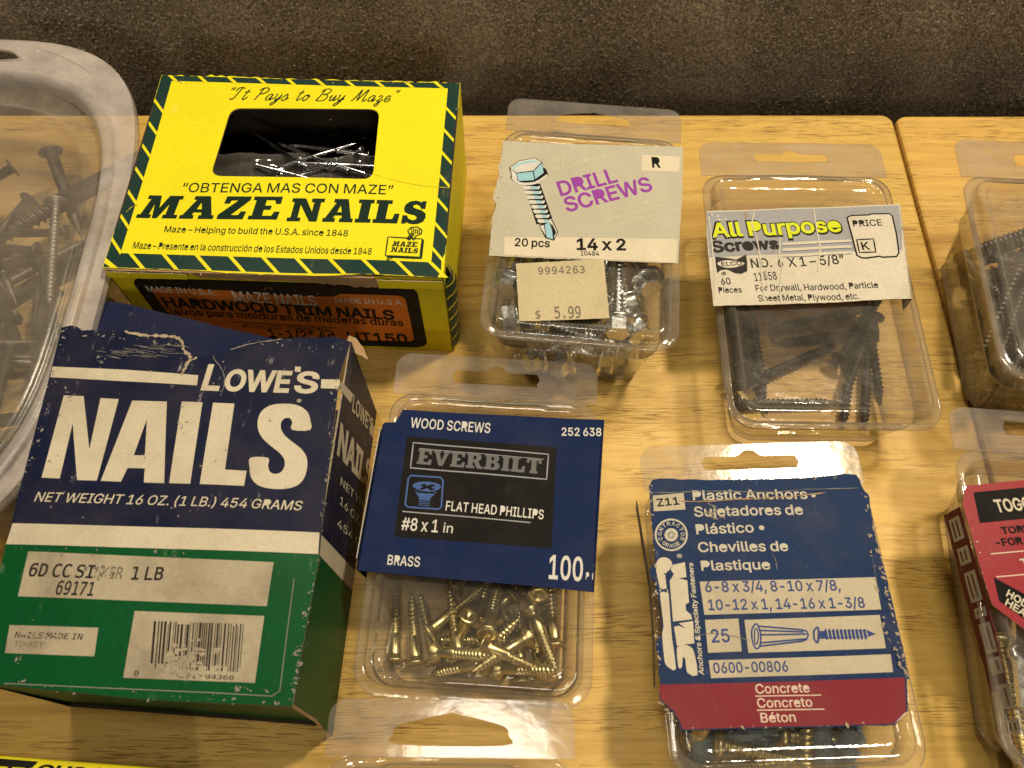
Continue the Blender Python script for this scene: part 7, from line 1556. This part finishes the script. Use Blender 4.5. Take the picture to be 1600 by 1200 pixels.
# ------------------------------------------------------------------ loose hardware meshes (head at +z)
def lathe(g, prof, mat, n=10, smooth_=True):
    rings = [[Vector((r * math.cos(2 * math.pi * k / n), r * math.sin(2 * math.pi * k / n), z)) for k in range(n)] for r, z in prof]
    g.loft(rings, mat, True, True, smooth_)
def screw_g(L, r, pitch, mat, head, shank=0.0, n=10, tip=0.35):
    g = G()
    h = head[-1][1] if False else 0
    z0, z1 = -L / 2, L / 2 - head['h']
    zs = z1 - shank
    nz = int((zs - z0) / pitch * 6)
    rings = []
    for i in range(nz + 1):
        z = z0 + (zs - z0) * i / nz
        tp = min(1.0, (z - z0) / tip + 0.12)
        ring = []
        for k in range(n):
            a = 2 * math.pi * k / n
            ph = (z / pitch - k / n) % 1.0
            rad = (r * 0.68 + r * 0.36 * max(0, 1 - abs(ph - 0.5) * 3.2)) * tp
            ring.append(Vector((rad * math.cos(a), rad * math.sin(a), z)))
        rings.append(ring)
    if shank:
        for z in (zs + .02, z1):
            rings.append([Vector((r * .95 * math.cos(2 * math.pi * k / n), r * .95 * math.sin(2 * math.pi * k / n), z)) for k in range(n)])
    g.loft(rings, mat, True, True)
    if head['kind'] == 'hex':
        lathe(g, [(r * .9, z1), (head['w'], z1 + .02), (head['w'], z1 + .14), (head['r'] * .9, z1 + .16)], mat, 18)
        hx = lambda rr_, z: [Vector((rr_ * math.cos(math.pi / 3 * k), rr_ * math.sin(math.pi / 3 * k), z)) for k in range(6)]
        g.loft([hx(head['r'], z1 + .141), hx(head['r'], L / 2 - .05), hx(head['r'] * .9, L / 2)], mat, True, True, smooth=False)
    elif head['kind'] == 'flat':
        lathe(g, [(r * .9, z1), (head['r'] * .55, z1 + head['h'] * .4), (head['r'], L / 2 - .05), (head['r'], L / 2), (head['r'] * .5, L / 2), (head['r'] * .22, L / 2 - .08), (0.01, L / 2 - .12)], mat, 16)
    else:
        lathe(g, [(r, z1), (head['r'], z1 + .03), (head['r'], L / 2 - head['h'] * .3), (head['r'] * .7, L / 2), (.01, L / 2)], mat, 14)
    return g
def nail_g(L, r, hr, mat, n=8):
    g = G()
    lathe(g, [(0.01, -L / 2), (r * .9, -L / 2 + r * 3.5), (r, -L / 2 + r * 4), (r, L / 2 - .1), (hr, L / 2 - .07), (hr, L / 2 - .01), (hr * .8, L / 2)], mat, n)
    return g
def mesh_of(name, g):
    me = bpy.data.meshes.new(name)
    me.from_pydata([p * K for p in g.v], [], g.f)
    for m in g.mats:
        me.materials.append(m)
    me.polygons.foreach_set('use_smooth', g.sm)
    me.update()
    return me
def put(me, name, M, label, cat, group):
    o = bpy.data.objects.new(name, me)
    COL.objects.link(o)
    o.matrix_world = M
    o['label'], o['category'] = label, cat
    if group:
        o['group'] = group
    return o
def simput(me, name, key, pan, dv, z0, label, cat, group, keep=None, off=(0, 0)):
    A = Matrix(((pan.ex.x, pan.ey.x, 0), (pan.ex.y, pan.ey.y, 0), (0, 0, 1))).to_4x4()
    for i, s in enumerate(SIM[key]):
        if keep and not keep(i, s):
            continue
        p = pan.P(s[0] + off[0], s[1] + dv + off[1])
        m = me[i % len(me)] if isinstance(me, list) else me
        nm = name[i % len(name)] if isinstance(name, list) else name
        lb = label[i % len(label)] if isinstance(label, list) else label
        gp = group[i % len(group)] if isinstance(group, list) else group
        ct = cat[i % len(cat)] if isinstance(cat, list) else cat
        put(m, nm, Matrix.Translation(Vector((p.x, p.y, s[2] + z0)) * K) @ A @ Quaternion(s[3:]).to_matrix().to_4x4(), lb, ct, gp)
def between(me, name, head, tail, zh, zt, label, cat, group, L=None, roll=0.0):
    """lay one piece with its head towards one measured point and its tip towards another"""
    a, b = at(*head, zh), at(*tail, zt)
    d = (a - b).normalized()
    c_ = (a + b) / 2 if L is None else a - d * (L / 2)
    M = Matrix.Translation(c_ * K) @ d.to_track_quat('Z', 'Y').to_matrix().to_4x4() @ Matrix.Rotation(roll, 4, 'Z')
    return put(me, name, M, label, cat, group)

tn = mesh_of('nail', nail_g(7.0, .20, .40, DULL, 10))
ts = mesh_of('nail', nail_g(5.4, .18, .34, DULL, 8))
tpan = Panel((-23.3, 1.6, 0), (1, 0, 0), (0, 1, 0))
simput([tn, ts, tn], 'nail', 'tub', tpan, 0, 0.12, 'dull grey nail in the heap inside the milky tub', 'nail', 'nails in the milky tub', keep=lambda i, s: s[2] < 4.0 and s[1] < 5)
simput([ts, tn], 'nail', 'tub', tpan, 0, 0.5, 'dull grey nail in the heap inside the milky tub', 'nail', 'nails in the milky tub', keep=lambda i, s: s[2] < 3.4 and s[1] < 1.0 and s[0] > -3 and i % 2, off=(.35, -.3))
simput([tn, ts], 'nail', 'tub', tpan, 0, 0.8, 'dull grey nail in the heap inside the milky tub', 'nail', 'nails in the milky tub', keep=lambda i, s: s[2] < 3.0 and s[1] < .5 and s[0] > -2 and not i % 2, off=(.1, .4))
lag = mesh_of('bolt', screw_g(9.0, .42, .30, DULL, {'kind': 'hex', 'h': .5, 'w': .5, 'r': .62}, 4.5, 12))
between(lag, 'bolt', (172, 276), (30, 352), 1.9, 2.3, 'thick grey bolt lying across the top of the nail heap in the milky tub', 'bolt', None)
nb = mesh_of('nail', nail_g(4.2, .26, .50, DULL, 12))
between(nb, 'nail', (88, 262), (118, 345), 2.0, 1.2, 'short thick nail standing head up beside the bolt in the milky tub', 'nail', None)
sc_ = mesh_of('screw', screw_g(4.4, .2, .17, GREYSTEEL, {'kind': 'flat', 'h': .25, 'r': .4}))
between(sc_, 'screw', (86, 345), (82, 405), 3.9, 3.6, 'pale grey screw upright on the nail heap in the milky tub', 'screw', None, 2.6)

# drill screws
pan, w, L, dv = DRILL
me = mesh_of('drill_screw', screw_g(5.1, .30, .20, ZINC, {'kind': 'hex', 'h': .62, 'w': .68, 'r': .52}, 0, 12, .5))
simput(me, 'drill_screw', 'drill', pan, dv, 0.06, 'zinc hex head drill screw inside the pack with the buff price sticker', 'screw', 'hex head drill screws in their pack', keep=lambda i, s: s[2] + abs((Quaternion(s[3:]) @ Vector((0, 0, 1))).z) * 2.5 < 3.7)
for hd, tl, zh, zt in (((1018, 452), (960, 330), 3.2, 2.4), ((985, 490), (930, 340), 3.0, 2.6), ((790, 455), (835, 340), 3.0, 2.6), ((783, 498), (930, 480), 3.2, 3.0), ((1000, 525), (900, 400), 2.8, 2.4), ((965, 522), (968, 380), 3.4, 3.3), ((822, 565), (985, 490), 1.7, .9), ((866, 577), (990, 480), 1.2, .6), ((962, 568), (815, 520), 1.3, 1.0), ((990, 550), (850, 500), 1.9, 1.6)):
    between(me, 'drill_screw', hd, tl, zh, zt, 'zinc hex head drill screw inside the pack with the buff price sticker', 'screw', 'hex head drill screws in their pack', 5.1)

# drywall screws, few and scattered
pan, w, L, dv = ALLP
me = mesh_of('drywall_screw', screw_g(4.1, .21, .19, BLACKOX, {'kind': 'flat', 'h': .38, 'r': .42}, 0, 10, .7))
lb = 'black drywall screw lying in the pack with the torn white label'
for hd, tl, zh, zt in (((1208, 512), (1345, 488), .9, .6), ((1368, 516), (1216, 536), .8, .3), ((1176, 594), (1316, 534), .5, .4), ((1160, 574), (1146, 486), 1.2, .9), ((1155, 604), (1152, 488), .6, .5),
                       ((1172, 478), (1188, 578), .9, .5), ((1152, 500), (1192, 625), .8, .3), ((1334, 530), (1319, 652), .5, .3), ((1357, 530), (1351, 654), .5, .3), ((1366, 494), (1330, 590), 1.1, .8),
                       ((1354, 478), (1366, 560), 1.2, .6), ((1314, 562), (1352, 500), .8, .9), ((1150, 470), (1160, 400), .4, .3), ((1350, 470), (1320, 400), .4, .3), ((1200, 440), (1280, 430), .3, .3), ((1300, 440), (1240, 400), .3, .3)):
    between(me, 'drywall_screw', hd, tl, zh, zt, lb, 'screw', 'black drywall screws in their pack', 4.1)
mg = mesh_of('drywall_screw', screw_g(4.1, .21, .19, DULL, {'kind': 'flat', 'h': .38, 'r': .42}, 0, 10, .7))
between(mg, 'drywall_screw', (1150, 631), (1252, 630), .35, .3, 'grey worn screw along the bottom of the pack with the torn white label', 'screw', 'black drywall screws in their pack', 4.1)

# brass wood screws
pan, w, L, dv = WOODS
me = mesh_of('wood_screw', screw_g(2.5, .20, .15, BRASS, {'kind': 'flat', 'h': .26, 'r': .40}, .7, 12, .5))
lb, gp = 'brass flat head wood screw inside the pack with the blue and black label', 'brass wood screws in their pack'
simput(me, 'wood_screw', 'woods', pan, dv, 0.10, lb, 'screw', gp, keep=lambda i, s: s[0] > -1.1)
for hd, tl, z in (((617, 1034), (619, 930), .4), ((650, 1038), (645, 950), .4), ((681, 1036), (657, 930), .4), ((719, 1032), (703, 924), 1.3), ((752, 1006), (850, 1050), 1.9), ((868, 1010), (860, 920), 1.2), ((790, 1000), (706, 1000), .9)):
    between(me, 'wood_screw', hd, tl, z, z - .1, lb, 'screw', gp, 2.5)

# wall anchors and their screws
pan, w, L, dv = ANCH
g = G()
lathe(g, [(.16, -1.4), (.20, -1.35), (.22, -.6), (.27, .2), (.30, 1.2), (.30, 1.28), (.42, 1.30), (.42, 1.42), (.26, 1.43), (.20, 1.0), (.02, .9)], ANCHORP, 14)
for k in range(4):
    a_ = math.pi / 2 * k
    for j in range(5):
        z = -1.1 + .42 * j
        rr_ = .25 + .02 * j
        ca, sa = math.cos(a_), math.sin(a_)
        P_ = lambda r_, t_, zz_: Vector((r_ * ca - t_ * sa, r_ * sa + t_ * ca, zz_))
        g.add([P_(rr_ - .06, -.12, z), P_(rr_ - .06, .12, z), P_(rr_ - .04, .12, z + .3), P_(rr_ - .04, -.12, z + .3), P_(rr_ + .08, -.10, z + .28), P_(rr_ + .08, .10, z + .28)],
              [(0, 1, 5, 4), (3, 4, 5, 2), (0, 4, 3), (1, 2, 5)], ANCHORP)
man = mesh_of('wall_anchor', g)
msc = mesh_of('wall_screw', screw_g(3.1, .24, .19, BRASS, {'kind': 'pan', 'h': .28, 'r': .42}, 0, 12, .5))
simput([man, msc], ['wall_anchor', 'wall_screw'], 'anch', pan, dv, 0.12, ['grey blue plastic wall anchor inside the pack with the maroon striped label', 'yellow plated screw inside the pack with the maroon striped label'],
       ['anchor', 'screw'], ['plastic anchors in their pack', 'plated screws among the plastic anchors'])
for hd, tl, z, m_ in (((1115, 1160), (1230, 1185), 1.5, 1), ((1100, 1215), (1215, 1192), 1.4, 1), ((1258, 1205), (1262, 1120), 1.5, 1), ((1280, 1130), (1295, 1230), 1.2, 0), ((1095, 1150), (1090, 1230), 1.0, 0), ((1190, 1150), (1120, 1140), .9, 0), ((1330, 1140), (1310, 1240), 1.0, 0)):
    if m_:
        between(msc, 'wall_screw', hd, tl, z, z - .1, 'yellow plated screw inside the pack with the maroon striped label', 'screw', 'plated screws among the plastic anchors', 3.1)
    else:
        between(man, 'wall_anchor', hd, tl, z, z - .1, 'grey blue plastic wall anchor inside the pack with the maroon striped label', 'anchor', 'plastic anchors in their pack', 2.9)

# dark screws in the unlabelled pack
pan, w, L, dv = UPR
me = mesh_of('dark_screw', screw_g(4.1, .22, .19, DULL, {'kind': 'flat', 'h': .36, 'r': .42}, 0, 10, .6))
simput(me, 'dark_screw', 'upr', pan, dv, 0.10, 'dull dark screw inside the tall pack without a label', 'screw', 'dark screws in the unlabelled pack')
simput(me, 'dark_screw', 'upr', pan, dv, 1.30, 'dull dark screw inside the tall pack without a label', 'screw', 'dark screws in the unlabelled pack', keep=lambda i, s: i % 4 == 0, off=(-.3, -.2))

# toggle bolts
pan, w, L, dv = TOGG
mb_ = mesh_of('toggle_bolt', screw_g(7.5, .24, .16, BRASS, {'kind': 'pan', 'h': .3, 'r': .46}, 0, 12, .1))
mz = mesh_of('toggle_bolt', screw_g(7.5, .26, .17, ZINC, {'kind': 'pan', 'h': .3, 'r': .5}, 0, 12, .1))
lb, gp = 'threaded toggle bolt standing on end in the pack with the red label', 'toggle bolts in their pack'
lb = 'threaded toggle bolt lying lengthways in the pack with the red label'
for k, (m_, hd, tl, z) in enumerate(((mb_, (1560, 990), (1612, 1240), 2.2), (mz, (1588, 1000), (1630, 1235), 2.3), (mb_, (1600, 1060), (1648, 1290), 1.4), (mz, (1655, 1000), (1690, 1230), 2.2), (mb_, (1570, 1010), (1600, 1200), .8))):
    between(m_, 'toggle_bolt', hd, tl, z, z, lb, 'bolt', gp, 7.5)
g = G()
for sx_ in (-1, 1):
    wr = [[Vector((sx_ * (.08 + t * 1.6), (-.28 + .1 * t), .0)), Vector((sx_ * (.08 + t * 1.6), -.26 + .1 * t, .28 - .1 * t)), Vector((sx_ * (.08 + t * 1.6), .26 - .1 * t, .28 - .1 * t)), Vector((sx_ * (.08 + t * 1.6), .28 - .1 * t, 0))] for t in (0, .5, 1)]
    g.loft(wr, ZINC, False, True, smooth=False, closed=False)
lathe(g, [(.30, -.12), (.42, -.1), (.42, .22), (.30, .25)], ZINC, 12)
mw = mesh_of('toggle_wing', g)
for p_ in ((1594, 1020), (1640, 1050)):
    c_ = at(*p_, 2.75)
    put(mw, 'toggle_wing', Matrix.Translation(c_ * K) @ Matrix.Rotation(1.35, 4, 'Z'), 'bright spring toggle wing lying on the bolts in the pack with the red label', 'toggle wing', 'toggle wings in their pack')

# bag of brads inside the yellow window box
pan, w, l = flat_panel((250, 120), (720, 125), (692, 432), (160, 418), Z1)
bagv = pan.uv(450, 240, 3.9 - Z1)[1]
bag = thing('nail_bag', 'crinkled clear plastic bag seen through the window of the yellow box', 'bag', (pan.O.x, pan.O.y - 1, .1), 0)
g = G()
nu, nv = 46, 30
rings = []
for j in range(nv + 1):
    v = -l + .25 + (bagv + l - .25) * j / nv
    row = []
    for i in range(nu + 1):
        u = -w + .3 + (2 * w - .6) * i / nu
        e_ = min(1, min(i, nu - i) / 4.0) * min(1, min(j, nv - j + 3) / 4.0)
        z = 1.6 + 2.25 * e_ + .085 * e_ * (math.sin(u * 2.7 + v * 1.3) + math.sin(v * 3.1 - u * 1.7) * .7 + R.gauss(0, .25)) + (.25 if j > nv - 2 else 0)
        p = pan.P(u, v)
        row.append(Vector((p.x, p.y, z)))
    rings.append(row)
g.loft(rings, BAGP, closed=False)
a_ = rings[-1]
g.loft([a_, [p + Vector((0, .15, -.9)) for p in a_], [p + Vector((0, -.05, -3.2)) for p in a_]], BAGP, closed=False)
obj('film', g, bag)
me = mesh_of('brad_nail', nail_g(3.4, .075, .13, BRIGHT, 8))
simput(me, 'brad_nail', 'maze', Panel((pan.O.x, pan.O.y - .2, 0), pan.ex, pan.ey), 0, 2.6, 'thin bright trim nail among those inside the yellow window box', 'nail', 'trim nails in the yellow box')
between(me, 'brad_nail', (566, 232), (549, 245), 4.6, 4.0, 'thin bright trim nail among those inside the yellow window box', 'nail', 'trim nails in the yellow box', 3.4)
for hd, tl in (((430, 262), (470, 250)), ((400, 258), (440, 268)), ((480, 262), (452, 244)), ((545, 268), (500, 250)), ((527, 236), (552, 240)), ((578, 240), (540, 236)), ((466, 255), (520, 257)), ((515, 258), (470, 272)), ((525, 257), (568, 271))):
    between(me, 'brad_nail', hd, tl, 4.12, 4.12, 'thin bright trim nail among those inside the yellow window box', 'nail', 'trim nails in the yellow box', 3.4)
